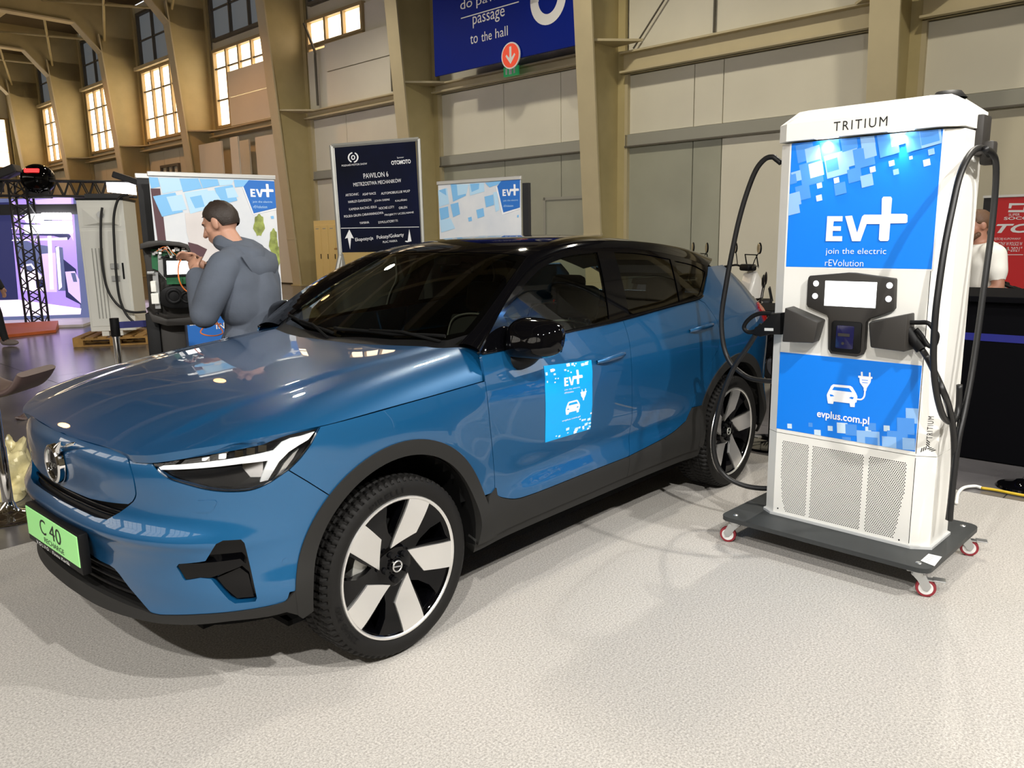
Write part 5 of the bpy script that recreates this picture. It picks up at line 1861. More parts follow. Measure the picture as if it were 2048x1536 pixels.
# left gun: body, loop handle, boot
gl = lambda pts, dep: [L(1440 + .2539 * x, 560 + .2539 * y, dep) for x, y in pts]
g1 = mk('charging_gun', join(xf(prism([cf(1440 + .2539 * x, 560 + .2539 * y, -.06) for x, y in [(495, 258), (470, 260), (420, 262), (340, 345), (290, 370), (270, 420), (330, 445), (400, 425), (495, 428)]][::-1], .055, .008, M=Matrix.Translation((0, -.085, 0))), MC)), 'black_plastic', ch, smooth=40, label='black charging gun in the left holster')
mk('gun_handle', tube(crom(gl([(425, 268), (330, 262), (260, 285), (205, 335), (190, 380), (225, 410), (280, 400), (330, 350)], .06), 5), .011, 8), 'black_plastic', g1, smooth=True)
mk('gun_label', xf(prism([cf(1440 + .2539 * x, 560 + .2539 * y, -.087) for x, y in [(350, 378), (420, 380), (420, 402), (350, 400)]][::-1], .001, M=Matrix.Translation((0, -.0872, 0))), MC), 'charger_grey', g1)
g2 = mk('charging_gun', join(tube(gl([(1480, 390), (1530, 470), (1590, 545)], .05), .026, 10)), 'black_plastic', ch, smooth=40, label='black charging gun in the right holster')
mk('gun_handle', tube(crom(gl([(1490, 335), (1560, 335), (1640, 340), (1690, 400), (1712, 440), (1690, 515), (1640, 515), (1590, 440), (1545, 385)], .06), 5), .010, 8), 'black_plastic', g2, smooth=True)
# cables
lc = lambda pts, y: [cl(*(lambda q: (q[0], y, q[1]))(cf(px_, py_, y))) for px_, py_ in pts]
mk('charging_cable', tube(crom(lc([(1562, 326), (1552, 318), (1545, 314), (1530, 318), (1512, 340), (1494, 385), (1478, 440), (1465, 500), (1452, 570), (1443, 635), (1447, 690), (1460, 724), (1480, 744), (1502, 757), (1535, 762), (1560, 762)], .13), 6), CR, 10), 'cable_black', ch, smooth=True, label='black charging cable, left')
lowc = [(1512, 668), (1495, 695), (1468, 735), (1447, 785), (1432, 845), (1427, 890), (1435, 930), (1455, 955), (1485, 970), (1515, 976), (1545, 977)]
dp = np.linspace(-.05, .13, len(lowc))
mk('charging_cable', tube(crom([cl(*(lambda q: (q[0], y, q[1]))(cf(p[0], p[1], y))) for p, y in zip(lowc, dp)], 6), CR, 10), 'cable_black', ch, smooth=True, label='black charging cable, left')
SXc = .80
rc = lambda pts, lx=SXc: [cside(px_, py_, lx) for px_, py_ in pts]
mk('charging_cable', tube(crom(rc([(1985, 318), (1972, 300), (1955, 297), (1938, 312), (1920, 350), (1906, 410), (1890, 490), (1878, 570), (1870, 640), (1867, 720), (1872, 780), (1884, 828), (1897, 843), (1908, 840), (1917, 815), (1919, 770)], SXc), 6), CR, 10), 'cable_black', ch, smooth=True, label='black charging cable, right')
mk('charging_cable', tube(crom(rc([(1970, 298), (1984, 306), (1992, 330), (1990, 390), (1982, 470), (1970, 560), (1958, 650), (1945, 740), (1932, 810), (1917, 880), (1907, 960), (1901, 1020), (1900, 1040)], .825), 6), CR, 10), 'cable_black', ch, smooth=True, label='black charging cable, right')
gp = [L(1440 + .2539 * 1590, 560 + .2539 * 545, .05), L(1858, 722, .04)] + rc([(1883, 775), (1898, 815), (1907, 865), (1908, 930), (1902, 1000), (1897, 1040)], .815)
mk('charging_cable', tube(crom(gp, 6), CR, 10), 'cable_black', ch, smooth=True, label='black charging cable, right')
# cable arms
a0 = cside(1964, 262, .755)
ay = -((a0 - CO) @ CN)
mk('cable_arm', xf(join(b2((.735, ay - .05, 1.90), (.775, ay + .06, 2.07), .01), b2((.76, ay - .03, 1.86), (.815, ay + .03, 1.96), .012)), MC), 'holster_grey', ch, smooth=40, label='dark grey cable arm, right')
mk('cable_arm', xf(join(b2((-.085, .09, 1.89), (-.03, .17, 1.985), .012), b2((-.10, .11, 1.905), (-.07, .15, 1.945), .008)), MC), 'black_plastic', ch, smooth=40, label='black cable arm, left')
tp = cf(1925, 214, .2)
mk('antenna', xf(lathe([(0, .035), (.05, .03), (.075, 0)], 20), MC @ Matrix.Translation((.62, .20, 2.15))), 'black_plastic', ch, smooth=True, label='black dome antenna on the cap')
# side lettering and emblem
MT = MC @ Matrix.Translation((FW, 0, 0)) @ Matrix.Rotation(math.atan2(CHY, CHX), 4, 'Z')
v, f = text_geo('TRITIUM', 0, 1.25)
lo, hi = v.min(0), v.max(0)
qv = np.stack([.062 - (v[:, 1] - lo[1]) / (hi[1] - lo[1]) * .024, np.full(len(v), -.001), .668 + (v[:, 0] - lo[0]) / (hi[0] - lo[0]) * .105], 1)
mk('lettering', xf((qv, f), MT), 'print_black', ch)
for k in range(3):
    for j in range(3):
        a = R(90 + 120 * k); rad = .008 + .010 * j
        c0_ = (.046 + rad * math.cos(a), .630 + rad * math.sin(a))
        t_ = (math.cos(a + R(50)) * .010, math.sin(a + R(50)) * .010); w_ = (math.cos(a) * .0028, math.sin(a) * .0028)
        mk('emblem_bar', xf((np.array([(c0_[0] + w_[0] * s1 + t_[0] * s2, -.001, c0_[1] + w_[1] * s1 + t_[1] * s2) for s1, s2 in ((-1, -1), (1, -1), (1, 1), (-1, 1))]), [[0, 1, 2, 3]]), MT), 'print_black', ch)

# door sticker artwork on the car
for pts in LOGON:
    q = np.array([(.36 + p[0] * .40, .70 + p[1] * .36) for p in pts])
    mk('sticker_logo', (sticker_map(q), [list(range(len(q)))[::-1]]), 'lettering_white', so)
for k in ('car', 'plug'):
    for P_ in ICON[k]:
        q = np.array([(.40 + (p[0] - ix0) / iw * .36, .30 + (p[1] - iz0) / iw * .30) for p in P_])
        mk('sticker_icon', (sticker_map(q), [list(range(len(q)))[::-1]]), 'lettering_white', so)
for P_ in ICON['win']:
    q = np.array([(.40 + (p[0] - ix0) / iw * .36, .30 + (p[1] - iz0) / iw * .30) for p in P_])
    mk('sticker_icon', (sticker_map(q) + [0, .0016, 0], [list(range(len(q)))[::-1]]), 'sticker_cyan', so)
for txt, x, z, w, h in (('join the electric', .36, .64, .34, .022), ('rEVolution', .36, .60, .20, .022), ('evplus.com.pl', .34, .215, .40, .030)):
    v, f = text_geo(txt, .005)
    lo, hi = v.min(0), v.max(0)
    q = np.stack([x + (v[:, 0] - lo[0]) / (hi[0] - lo[0]) * w, z + (v[:, 1] - lo[1]) / (hi[1] - lo[1]) * h], 1)
    mk('sticker_text', (sticker_map(q), f), 'lettering_white', so)
rng = random.Random(5)
for i in range(46):
    top = i < 24
    s = rng.choice((.03, .045, .07))
    if top:
        x = rng.random() ** 1.4 * .95; z = 1 - rng.random() ** 1.5 * .26 * (1 - x) - .02
    else:
        x = 1 - rng.random() ** 1.4 * .8; z = rng.random() ** 1.3 * .24 * x + .015
    q = np.array([(min(max(x + a * s, 0), 1), min(max(z + b * s * .6, 0), 1)) for a, b in ((-.5, -.5), (.5, -.4), (.5, .5), (-.5, .4))])
    mk('sticker_square', (sticker_map(q) + nrm(S, stk[0][0], stk[0][1]) * (i * .00002), [[0, 1, 2, 3]]), 'sticker_pale' if i % 3 else 'lettering_white', so)
# ================================================================== things around the car
mat('rollup_alu', (.72, .72, .70), .35, .8)
mat('rollup_black', (.012, .012, .013), .6)
mat('print_sky', (.62, .66, .72), .55, noise=.12, nscale=3, ncol=(.78, .79, .80))
mat('print_skyblue', (.22, .52, .86), .5)
mat('print_paleblue', (.48, .72, .92), .5)
mat('print_deepblue', (.02, .16, .56), .5)
mat('print_wine', (.10, .045, .055), .6)
mat('print_skin', (.50, .30, .22), .6)
mat('print_shirt', (.68, .64, .63), .6, noise=.06, nscale=4)
mat('print_tree', (.28, .33, .08), .6, noise=.4, nscale=20)
mat('notice_black', (.002, .003, .006), .7, spec=.12, ncol=(.004, .007, .035), noise=.2, nscale=1.1)
mat('galvanised', (.46, .46, .43), .5, .6)
mat('locker_yellow', (.80, .62, .25), .5)
mat('cabinet_white', (.84, .84, .78), .45)
mat('pallet_wood', (.36, .20, .055), .8, noise=.25, nscale=6)
mat('pcb_green', (.01, .12, .04), .4)
mat('cable_orange', (.90, .22, .04), .5)
mat('belt_blue', (.01, .012, .12), .6)
mat('stool_leather', (.085, .055, .050), .45, bump=.1, bscale=80)
mat('counter_black', (.002, .002, .003), .9, spec=.08)
mat('strip_blue', (.005, .008, .10), .5, emit=(.01, .015, .6), estr=.10)
mat('red_print', (.62, .008, .012), .5)
mat('led_purple', (.2, .15, .4), .6, emit=(.42, .27, .85), estr=.95)
mat('led_lilac', (.2, .15, .4), .6, emit=(.66, .50, .95), estr=1.05)
mat('led_navy', (.02, .02, .06), .6, emit=(.03, .035, .14), estr=.6)
mat('led_slate', (.05, .05, .1), .6, emit=(.14, .17, .36), estr=.7)
mat('led_pink', (.5, .4, .5), .6, emit=(.95, .78, .98), estr=1.2)
mat('letters_glow', (1, 1, 1), .5, emit=(1, .98, 1), estr=5)
mat('stand_white', (.85, .82, .86), .35)
mat('ramp_orange', (.60, .13, .03), .5)
mat('truss_black', (.02, .02, .022), .5)
mat('lamp_red', (.5, .01, .01), .4, emit=(1, .03, .03), estr=2)
mat('plastic_film', (.62, .55, .30), .25, noise=.3, nscale=8)
mat('cable_yellow', (.62, .42, .02), .5)
mat('mirror_amber', (.55, .50, .36), .15, .6)


class Plane:
    """upright plane through point o with horizontal right-hand direction r (as its viewer sees it)"""
    def __init__(s, o, r):
        s.o = np.array([o[0], o[1], 0.0]); s.r = np.array([r[0], r[1], 0.0]); s.r /= np.linalg.norm(s.r)
        s.n = np.cross(s.r, [0, 0, 1.0])
        s.M = frame(tuple(s.o), tuple(s.r), (0, 0, 1))
    def at(s, x, y, fwd=0.0):
        q = onp(x, y, s.o + s.n * fwd, s.n)
        return (q - s.o) @ s.r, q[2]
    def w(s, x, z, fwd=0.0):
        return s.o + s.r * x + s.n * fwd + np.array([0, 0, z])


def facing(px_, py_, dist, turn=0.0):
    """plane at a horizontal distance along a pixel's direction, turned away from squarely facing the viewer"""
    d = ray(px_, py_); h = d[:2] / np.hypot(*d[:2])
    o = CAM[:2] + h * dist
    r = np.array([-h[1], h[0]]) * -1
    a = R(turn)
    r = np.array([r[0] * math.cos(a) - r[1] * math.sin(a), r[0] * math.sin(a) + r[1] * math.cos(a)])
    return Plane(o, r)


def rect(x0, z0, x1, z1): return [(x0, z0), (x1, z0), (x1, z1), (x0, z1)]


# ---- roll-up banners
def rollup(pl_, x0, x1, zt, label, art, back=None):
    t = thing('rollup_banner', label, 'banner', tuple(pl_.w((x0 + x1) / 2, 0)), math.atan2(pl_.r[1], pl_.r[0]), 'EV+ roll-up banners')
    mk('banner_sheet', xf(prism(rect(x0, .09, x1, zt), .003), pl_.M), 'print_sky', t)
    mk('top_rail', xf(b2((x0 - .01, -.012, zt), (x1 + .01, .012, zt + .035), .004), pl_.M), 'rollup_alu', t)
    mk('base_case', xf(b2((x0 - .02, -.06, .0), (x1 + .02, .10, .09), .02), pl_.M), 'rollup_alu', t, smooth=40)
    mk('support_pole', xf(cyl(((x0 + x1) / 2, .03, .06), ((x0 + x1) / 2, .03, zt + .02), .010, n=10), pl_.M), 'rollup_alu', t, smooth=True)
    art(t, pl_, x0, x1, zt)
    return t


def sqs(pl_, t, items, rc, ang, lift=.002):
    squares(pl_.M, items, rc, t, lift, ang)


q0, q1 = gnd(297, 349, 2.1), gnd(548, 357, 2.1)
P1 = Plane(q0[:2], (q1 - q0)[:2])
W1 = np.linalg.norm((q1 - q0)[:2])


def art1(t, pl_, x0, x1, zt):
    A = lambda x, y: pl_.at(260 + .241 * x, 330 + .2409 * y)
    pol = lambda nm, pts, m, l: mk(nm, poly2(clip([A(*p) for p in pts][::-1], x0, .09, x1, zt), pl_.M, l), m, t)
    pol('printed_door', [(170, 195), (250, 195), (300, 640), (230, 640)], 'print_wine', .0016)
    pol('printed_figure', [(455, 400), (640, 380), (720, 480), (800, 640), (780, 900), (540, 900), (500, 660), (470, 560)], 'print_shirt', .0018)
    pol('printed_figure', [(480, 640), (560, 660), (640, 700), (600, 780), (500, 740)], 'print_wine', .0020)
    mb, lb2 = 'print_skyblue', 'print_paleblue'
    for i, (pts, m) in enumerate([([(150, 100), (230, 105), (250, 180), (175, 195)], mb), ([(235, 105), (405, 110), (440, 205), (270, 240)], lb2), ([(410, 112), (565, 112), (600, 195), (440, 225)], mb), ([(575, 115), (725, 118), (740, 170), (605, 195)], mb), ([(730, 120), (860, 125), (840, 165), (745, 172)], lb2), ([(860, 122), (985, 125), (950, 178), (870, 185)], mb),
                                   ([(190, 260), (375, 228), (440, 390), (265, 430)], mb), ([(300, 265), (430, 245), (470, 370), (350, 385)], lb2), ([(450, 230), (640, 200), (700, 350), (500, 405)], lb2), ([(495, 268), (590, 250), (620, 345), (540, 360)], mb), ([(700, 190), (850, 165), (890, 295), (750, 330)], mb), ([(790, 195), (860, 185), (900, 265), (810, 275)], lb2), ([(640, 215), (700, 210), (760, 300), (690, 330)], lb2)]):
        pol('printed_square', pts, m, .0022 + i * .0001)
    pol('logo_panel', [(940, 180), (985, 125), (1195, 135), (1215, 355), (1025, 402)], 'print_deepblue', .0040)
    pol('logo_edge', [(930, 180), (942, 180), (1028, 402), (1215, 358), (1216, 370), (1020, 412)], 'lettering_white', .0039)
    a, b = A(1000, 265), A(1190, 160)
    logo(pl_.M, a[0], a[1], b[0] - a[0] - .005, t, .0048)
    a = A(1018, 318)
    put_text('banner_text', 'join the electric', pl_.M, a[0], a[1], .17, .022, 'print_paleblue', t, 0, lift=.0048)
    a = A(1022, 358)
    put_text('banner_text', 'rEVolution', pl_.M, a[0], a[1], .12, .022, 'print_paleblue', t, 0, lift=.0048)
    for k, (cx, cy, w, h) in enumerate([(1070, 500, 45, 90), (1190, 640, 35, 110), (1215, 760, 35, 100)]):
        pol('printed_tree', [(cx + w * math.cos(u) * (1 + .15 * math.sin(5 * u)), cy + h * math.sin(u) * (1 + .1 * math.sin(7 * u))) for u in np.linspace(0, 6.283, 22, endpoint=False)], 'print_tree', .0026 + k * .0002)
    pol('printed_square', [(1165, 425), (1190, 422), (1195, 445), (1172, 448)], mb, .0026)
    zb = A(500, 1180)[1]
    mk('blue_footer', poly2(rect(x0, .09, x1, zb), pl_.M, .0030), 'print_deepblue', t)
    a, b = A(420, 1340), A(580, 1300)
    put_text('footer_text', 'EFEN', pl_.M, a[0], a[1], b[0] - a[0], .05, 'lettering_white', t, .01, lift=.005)
    a, b = A(715, 1362), A(800, 1318)
    put_text('footer_text', 'IN', pl_.M, a[0], a[1], .07, .05, 'lettering_white', t, .01, lift=.005)


rollup(P1, 0, W1, 2.09, 'EV+ roll-up banner with blue footer behind the man in the hoodie', art1)
# black-backed banner standing behind its left edge
qb = gnd(272, 346, 2.1)
PB = Plane(qb[:2] + (q0 - q1)[:2] / W1 * .0 + np.array([-.0, -.35]), (q1 - q0)[:2])
bb = thing('black_banner', 'black roll-up banner back beside the white cabinet', 'banner', tuple(PB.w(.3, 0)), math.atan2(PB.r[1], PB.r[0]))
xa, za = PB.at(272, 346); xb_, _ = PB.at(330, 346)
mk('banner_sheet', xf(prism(rect(xa, .09, xb_ + .3, za - .04), .004), PB.M), 'rollup_black', bb)
mk('top_rail', xf(b2((xa - .01, -.012, za - .04), (xb_ + .3, .012, za), .004), PB.M), 'rollup_alu', bb)
mk('base_case', xf(b2((xa - .02, -.06, 0), (xb_ + .3, .10, .09), .02), PB.M), 'rollup_alu', bb, smooth=40)

q0, q1 = gnd(876, 368, 2.1), gnd(1041, 357, 2.1)
P2 = Plane(q0[:2], (q1 - q0)[:2])
W2 = np.linalg.norm((q1 - q0)[:2])


def art2(t, pl_, x0, x1, zt):
    A = lambda x, y: pl_.at(640 + .2051 * x, 260 + .2051 * y)
    def pol(nm, pts, m, l):
        c = clip([A(*p) for p in pts][::-1], x0, .09, x1, zt)
        if len(c) > 2: mk(nm, poly2(c, pl_.M, l), m, t)
    mb, lb2 = 'print_skyblue', 'print_paleblue'
    for i, (pts, m) in enumerate([([(1150, 590), (1240, 565), (1262, 720), (1165, 750)], lb2), ([(1160, 590), (1225, 570), (1235, 640), (1170, 600)], mb), ([(1275, 530), (1425, 530), (1425, 640), (1300, 700)], mb), ([(1335, 530), (1450, 530), (1430, 620), (1345, 640)], lb2), ([(1455, 525), (1600, 515), (1605, 600), (1465, 640)], lb2), ([(1465, 525), (1555, 520), (1550, 575), (1480, 605)], mb), ([(1610, 515), (1770, 495), (1770, 520), (1655, 560)], mb),
                                   ([(1605, 650), (1690, 630), (1700, 730), (1620, 755)], mb), ([(1690, 610), (1730, 600), (1750, 780), (1715, 800)], lb2), ([(1525, 780), (1595, 760), (1605, 840), (1540, 862)], mb), ([(1445, 855), (1480, 845), (1485, 885), (1452, 893)], mb), ([(1165, 765), (1250, 745), (1262, 850), (1180, 880)], mb), ([(1275, 725), (1350, 705), (1368, 820), (1300, 850)], mb), ([(1170, 880), (1275, 860), (1320, 960), (1185, 1000)], lb2), ([(1925, 830), (1940, 826), (1940, 850), (1925, 853)], mb)]):
        pol('printed_square', pts, m, .0022 + i * .0001)
    pol('logo_panel', [(1730, 550), (1775, 492), (1952, 484), (1952, 755), (1790, 805)], 'print_deepblue', .0040)
    pol('logo_edge', [(1715, 555), (1732, 550), (1792, 805), (1952, 757), (1952, 770), (1780, 828)], 'lettering_white', .0039)
    a, b = A(1783, 645), A(1942, 550)
    logo(pl_.M, a[0], a[1], b[0] - a[0], t, .0048)
    a = A(1790, 702)
    put_text('banner_text', 'join the electric', pl_.M, a[0], a[1], .17, .020, 'print_paleblue', t, 0, lift=.0048)
    a = A(1793, 752)
    put_text('banner_text', 'rEVolution', pl_.M, a[0], a[1], .11, .020, 'print_paleblue', t, 0, lift=.0048)


rollup(P2, 0, W2, 2.09, 'EV+ roll-up banner standing behind the car roof', art2)
mk('black_backing', xf(b2((W2 + .005, .02, .1), (W2 + .07, .06, 2.06)), P2.M), 'rollup_black', bpy.data.objects['rollup_banner.001'])

# ---- black notice board on a steel stand
PN = facing(750, 400, 11.0, 4)
nb = thing('notice_board', 'large black directional notice reading PAWILON 6 on a steel stand', 'sign', tuple(PN.w(0, 0)), math.atan2(PN.r[1], PN.r[0]))
AN = lambda x, y: PN.at(640 + .2051 * x, 260 + .2051 * y)
tl_, tr_, br_, bl2 = AN(140, 175), AN(930, 110), AN(990, 1180), AN(215, 1195)
mk('board', xf(prism([bl2, br_, tr_, tl_], .02), PN.M), 'notice_black', nb)
for a, b in ((AN(112, 150), AN(210, 1400)), (AN(960, 85), AN(1010, 1300)), (AN(112, 155), AN(960, 88))):
    mk('frame_tube', tube([PN.w(a[0], a[1], -.01), PN.w(b[0], b[1], -.01)], .03, 6), 'galvanised', nb)
mk('banner_edge', xf(prism([bl2, tl_, (tl_[0] - .012, tl_[1]), (bl2[0] - .012, bl2[1])][::-1], .004, M=Matrix.Translation((0, -.002, 0))), PN.M), 'paper_white', nb)
for a, b, fw in ((AN(195, 1230), AN(110, 1380), .5), (AN(205, 1210), AN(250, 1310), -.5), (AN(1000, 1200), AN(960, 1330), .5), (AN(1000, 1200), AN(1040, 1330), -.5)):
    A_ = PN.w(a[0], a[1]); s_ = (a[1]) / max(a[1] - b[1], .05)
    B_ = PN.w(a[0] + (b[0] - a[0]) * s_ * .45, 0, fw)
    mk('stand_leg', tube([A_, B_], .028, 6), 'galvanised', nb)
tilt = math.atan2(AN(930, 110)[1] - AN(140, 175)[1], AN(930, 110)[0] - AN(140, 175)[0])


def notice(txt, x, y, w, h, off=0.0):
    a = AN(x, y)
    M_ = PN.M @ Matrix.Translation((a[0], 0, a[1])) @ Matrix.Rotation(-tilt, 4, 'Y')
    return put_text('notice_text', txt, M_, 0, 0, w * .2051 / FPX * 11, h * .2051 / FPX * 11, 'lettering_white', nb, off, lift=.004)


for a in [('POZNAŃ MOTOR SHOW', 213, 358, 232, 22, 0), ('Sponsor', 752, 282, 65, 18, 0), ('OTOMOTO', 697, 342, 183, 38, .03), ('PAWILON 6', 427, 475, 230, 46, 0), ('MISTRZOSTWA MECHANIKÓW', 328, 552, 445, 42, 0),
          ('ARTECHNIC', 250, 648, 122, 22, 0), ('ASAP RACE', 415, 640, 125, 22, 0), ('AUTOMOBILKLUB WLKP', 597, 632, 272, 22, 0), ('HARLEY-DAVIDSON', 277, 714, 212, 22, 0), ('JOHN DEERE', 533, 706, 142, 22, 0), ('KALIŃSKI', 735, 700, 110, 22, 0),
          ('KAMENA RACING /ESKA', 285, 786, 258, 22, 0), ('NOCNE LOTY', 575, 776, 145, 22, 0), ('ORLEN', 770, 772, 78, 22, 0), ('POLSKA GRUPA CARAVANINGOWA', 237, 856, 366, 22, 0), ('PROJEKTY UCZELNIANE', 633, 844, 275, 22, 0), ('YAMAHA', 388, 920, 88, 22, 0), ('SYMULATORY F1', 570, 914, 182, 22, 0),
          ('Ekspozycja', 347, 1096, 168, 40, .005), ('Pokazy/Gokarty', 557, 1075, 256, 44, .005), ('PLAC MARKA', 615, 1104, 136, 20, 0)]:
    notice(*a)
npoly = lambda pts, m='lettering_white', l=.004: mk('notice_mark', poly2([AN(*p) for p in pts][::-1], PN.M, l), m, nb)
npoly([(285, 970), (330, 1058), (303, 1052), (293, 1165), (270, 1052), (243, 1060)])
npoly([(870, 965), (892, 1085), (850, 1095), (828, 1088), (835, 1080), (855, 1082)])
npoly([(205, 955), (965, 943), (965, 948), (205, 961)])
for a0_, a1_ in ((100, 250), (-80, 70)):
    o_ = [(323 + 52 * math.cos(R(t)), 268 - 52 * math.sin(R(t))) for t in np.linspace(a0_, a1_, 16)]
    i_ = [(323 + 38 * math.cos(R(t)), 268 - 40 * math.sin(R(t))) for t in np.linspace(a1_, a0_, 16)]
    npoly((o_ + i_)[::-1])
npoly([(323 + 20 * math.cos(t), 268 - 24 * math.sin(t)) for t in np.linspace(0, 6.283, 18, endpoint=False)][::-1])
npoly([(323 + 10 * math.cos(t), 268 - 14 * math.sin(t)) for t in np.linspace(0, 6.283, 14, endpoint=False)][::-1], 'notice_black', .0045)

# ---- yellow lockers by the wall
PL = Plane(hp(-21.9, 1.4, 0)[:2], HA[:2])
lk = thing('locker', 'yellow metal locker bank behind the black notice', 'locker', tuple(PL.w(.7, 0)), math.atan2(PL.r[1], PL.r[0]))
mk('locker_body', xf(b2((0, 0, 0), (1.55, .5, 2.12)), PL.M), 'locker_yellow', lk)
for i in range(4):
    d_ = mk('locker_door', xf(b2((.02 + i * .385, -.018, .06), (.385 + i * .385, 0, 1.98), .004), PL.M), 'locker_yellow', lk)
    mk('locker_handle', xf(b2((.33 + i * .385, -.035, .95), (.352 + i * .385, -.018, 1.10)), PL.M), 'black_plastic', d_)
    mk('locker_vent', xf(b2((.12 + i * .385, -.020, 1.86), (.28 + i * .385, -.018, 1.885)), PL.M), 'band_grey', d_)
PY = Plane(hp(-19.0, 2.2, 0)[:2], HA[:2])
yb = thing('yellow_cabinet', 'low yellow cabinet under the black notice', 'cabinet', tuple(PY.w(.5, 0)), math.atan2(PY.r[1], PY.r[0]))
mk('cabinet_body', xf(b2((-.6, 0, 0), (1.1, .5, 1.25)), PY.M), 'locker_yellow', yb)
mk('cabinet_top', xf(b2((-.63, -.03, 1.25), (1.13, .53, 1.30)), PY.M), 'pallet_wood', yb)

# ---- white power cabinet on a pallet
ca0, ca1 = gnd(147, 694), gnd(300, 694)
PCb = facing(205, 600, 13.75, -14)
pt = thing('pallet', 'wooden pallet under the white power cabinet', 'pallet', tuple(PCb.w(0, 0)), math.atan2(PCb.r[1], PCb.r[0]))
xl, xr = PCb.at(146, 690)[0], PCb.at(312, 690)[0]
for y in (.0, .45, .9):
    mk('skid', xf(b2((xl, y, 0), (xr, y + .1, .022)), PCb.M), 'pallet_wood', pt)
    for x in (xl, (xl + xr) / 2 - .07, xr - .145):
        mk('block', xf(b2((x, y, .022), (x + .145, y + .1, .10)), PCb.M), 'pallet_wood', pt)
    mk('stringer', xf(b2((xl, y, .10), (xr, y + .1, .122)), PCb.M), 'pallet_wood', pt)
for i in range(7):
    x = xl + i * (xr - xl - .12) / 6
    mk('deck_board', xf(b2((x, 0, .122), (x + .12, 1.0, .144)), PCb.M), 'pallet_wood', pt)
pw = thing('power_cabinet', 'tall white power cabinet with black cables on a wooden pallet', 'cabinet', tuple(PCb.w(0, .144)), math.atan2(PCb.r[1], PCb.r[0]))
x0 = PCb.at(181, 655, -.1)[0]; x1 = PCb.at(272, 655, -.1)[0]; zt = PCb.at(200, 400, -.1)[1]
A = lambda x, y: PCb.at(.254 * x, 330 + .254 * y, -.1)
mk('cabinet_body', xf(b2((x0, .1, .22), (x1, .95, zt), .01), PCb.M), 'cabinet_white', pw)
for x in (x0 + .15, x1 - .3):
    mk('foot', xf(b2((x, .12, .144), (x + .10, .9, .22)), PCb.M), 'cabinet_white', pw)
mk('top_trim', xf(b2((x0 - .01, .09, zt), (x1 + .01, .96, zt + .03)), PCb.M), 'black_plastic', pw)
W_ = x1 - x0
fr_ = (x0 + W_ * .08, zt - .40, x1 - W_ * .10, zt - .10)
mk('recess_panel', xf(prism(rect(*fr_), .02, .0, M=Matrix.Translation((0, .085, 0))), PCb.M), 'cabinet_white', pw)
mk('recess_wedge', xf((np.array([(fr_[0] + .02, .083, fr_[1] + .02), (fr_[2] - .02, .083, fr_[1] + .02), (fr_[2] - .1, .03, fr_[1] + .06), (fr_[0] + .25, .03, fr_[1] + .06), (fr_[0] + .02, .083, fr_[3] - .02), (fr_[2] - .02, .083, fr_[3] - .02)], float), [[0, 1, 2, 3], [3, 2, 5, 4], [0, 3, 4], [1, 5, 2]]), PCb.M), 'cabinet_white', pw)
dr = mk('cabinet_door', xf(prism(rect(x0 + W_ * .05, .30, x1 - W_ * .05, zt - .46), .012, .004, M=Matrix.Translation((0, .088, 0))), PCb.M), 'cabinet_white', pw)
for i in range(4):
    x = x0 + W_ * (.22 + .075 * i)
    mk('door_groove', xf(b2((x, .084, .42), (x + .014, .09, zt - .72)), PCb.M), 'band_grey', dr)
mk('door_handle', xf(b2((x1 - W_ * .16, .07, 1.02), (x1 - W_ * .12, .088, 1.27), .006), PCb.M), 'black_plastic', dr)
for z in (1.18, .99):
    mk('cable_clamp', xf(b2((x1 - W_ * .40, .05, z), (x1 - W_ * .22, .088, z + .085), .005), PCb.M), 'zinc', pw)
mk('cable_socket', xf(lathe([(.0, .05), (.05, .05), (.055, 0)], 16), PCb.M @ Matrix.Translation((x0 + W_ * .52, .06, zt - .22)) @ Matrix.Rotation(R(90), 4, 'X')), 'zinc', pw, smooth=40)
Q = lambda pts, f: crom([PCb.w(*PCb.at(.254 * x, 330 + .254 * y, f), f) for x, y in pts], 6)
mk('power_cable', tube(Q([(805, 335), (795, 420), (795, 600), (805, 780), (840, 960), (900, 1070), (980, 1140), (1060, 1160), (1150, 1155)], .06), .019, 8), 'cable_black', pw, smooth=True)
mk('power_cable', tube(Q([(1010, 235), (950, 250), (915, 310), (895, 430), (900, 620), (915, 850), (940, 1040), (985, 1160), (1040, 1225), (1110, 1265), (1200, 1275)], .10), .019, 8), 'cable_black', pw, smooth=True)
mk('roof_equipment', xf(b2((x0 + .1, .2, zt + .03), (x1 - .05, .8, zt + .10)), PCb.M), 'truss_black', pw)

# ---- opened wall-box charger on a pedestal, under repair
PW = facing(345, 570, 5.75, -6)
AW = lambda x, y, f=0.0: PW.at(260 + .241 * x, 330 + .2409 * y, f)
wb = thing('opened_charger', 'opened dark grey charging post with exposed circuit boards beside the man', 'charger', tuple(PW.w(0, 0)), math.atan2(PW.r[1], PW.r[0]))
cas = [AW(*p) for p in [(95, 700), (92, 655), (160, 632), (250, 625), (400, 640), (470, 660), (490, 700), (500, 740), (540, 1000), (545, 1180), (585, 1260), (570, 1300), (320, 1320), (200, 1260), (150, 1180), (130, 900)]]
mk('casing_back', xf(prism(cas[::-1], .05, .006, M=Matrix.Translation((0, .04, 0))), PW.M), 'holster_grey', wb, smooth=40)
mk('casing_top', xf(prism([AW(*p) for p in [(95, 700), (92, 655), (160, 632), (250, 625), (400, 640), (470, 660), (490, 712), (470, 690), (400, 672), (250, 665), (130, 690)]][::-1], .12, .004, M=Matrix.Translation((0, -.06, 0))), PW.M), 'holster_grey', wb, smooth=40)
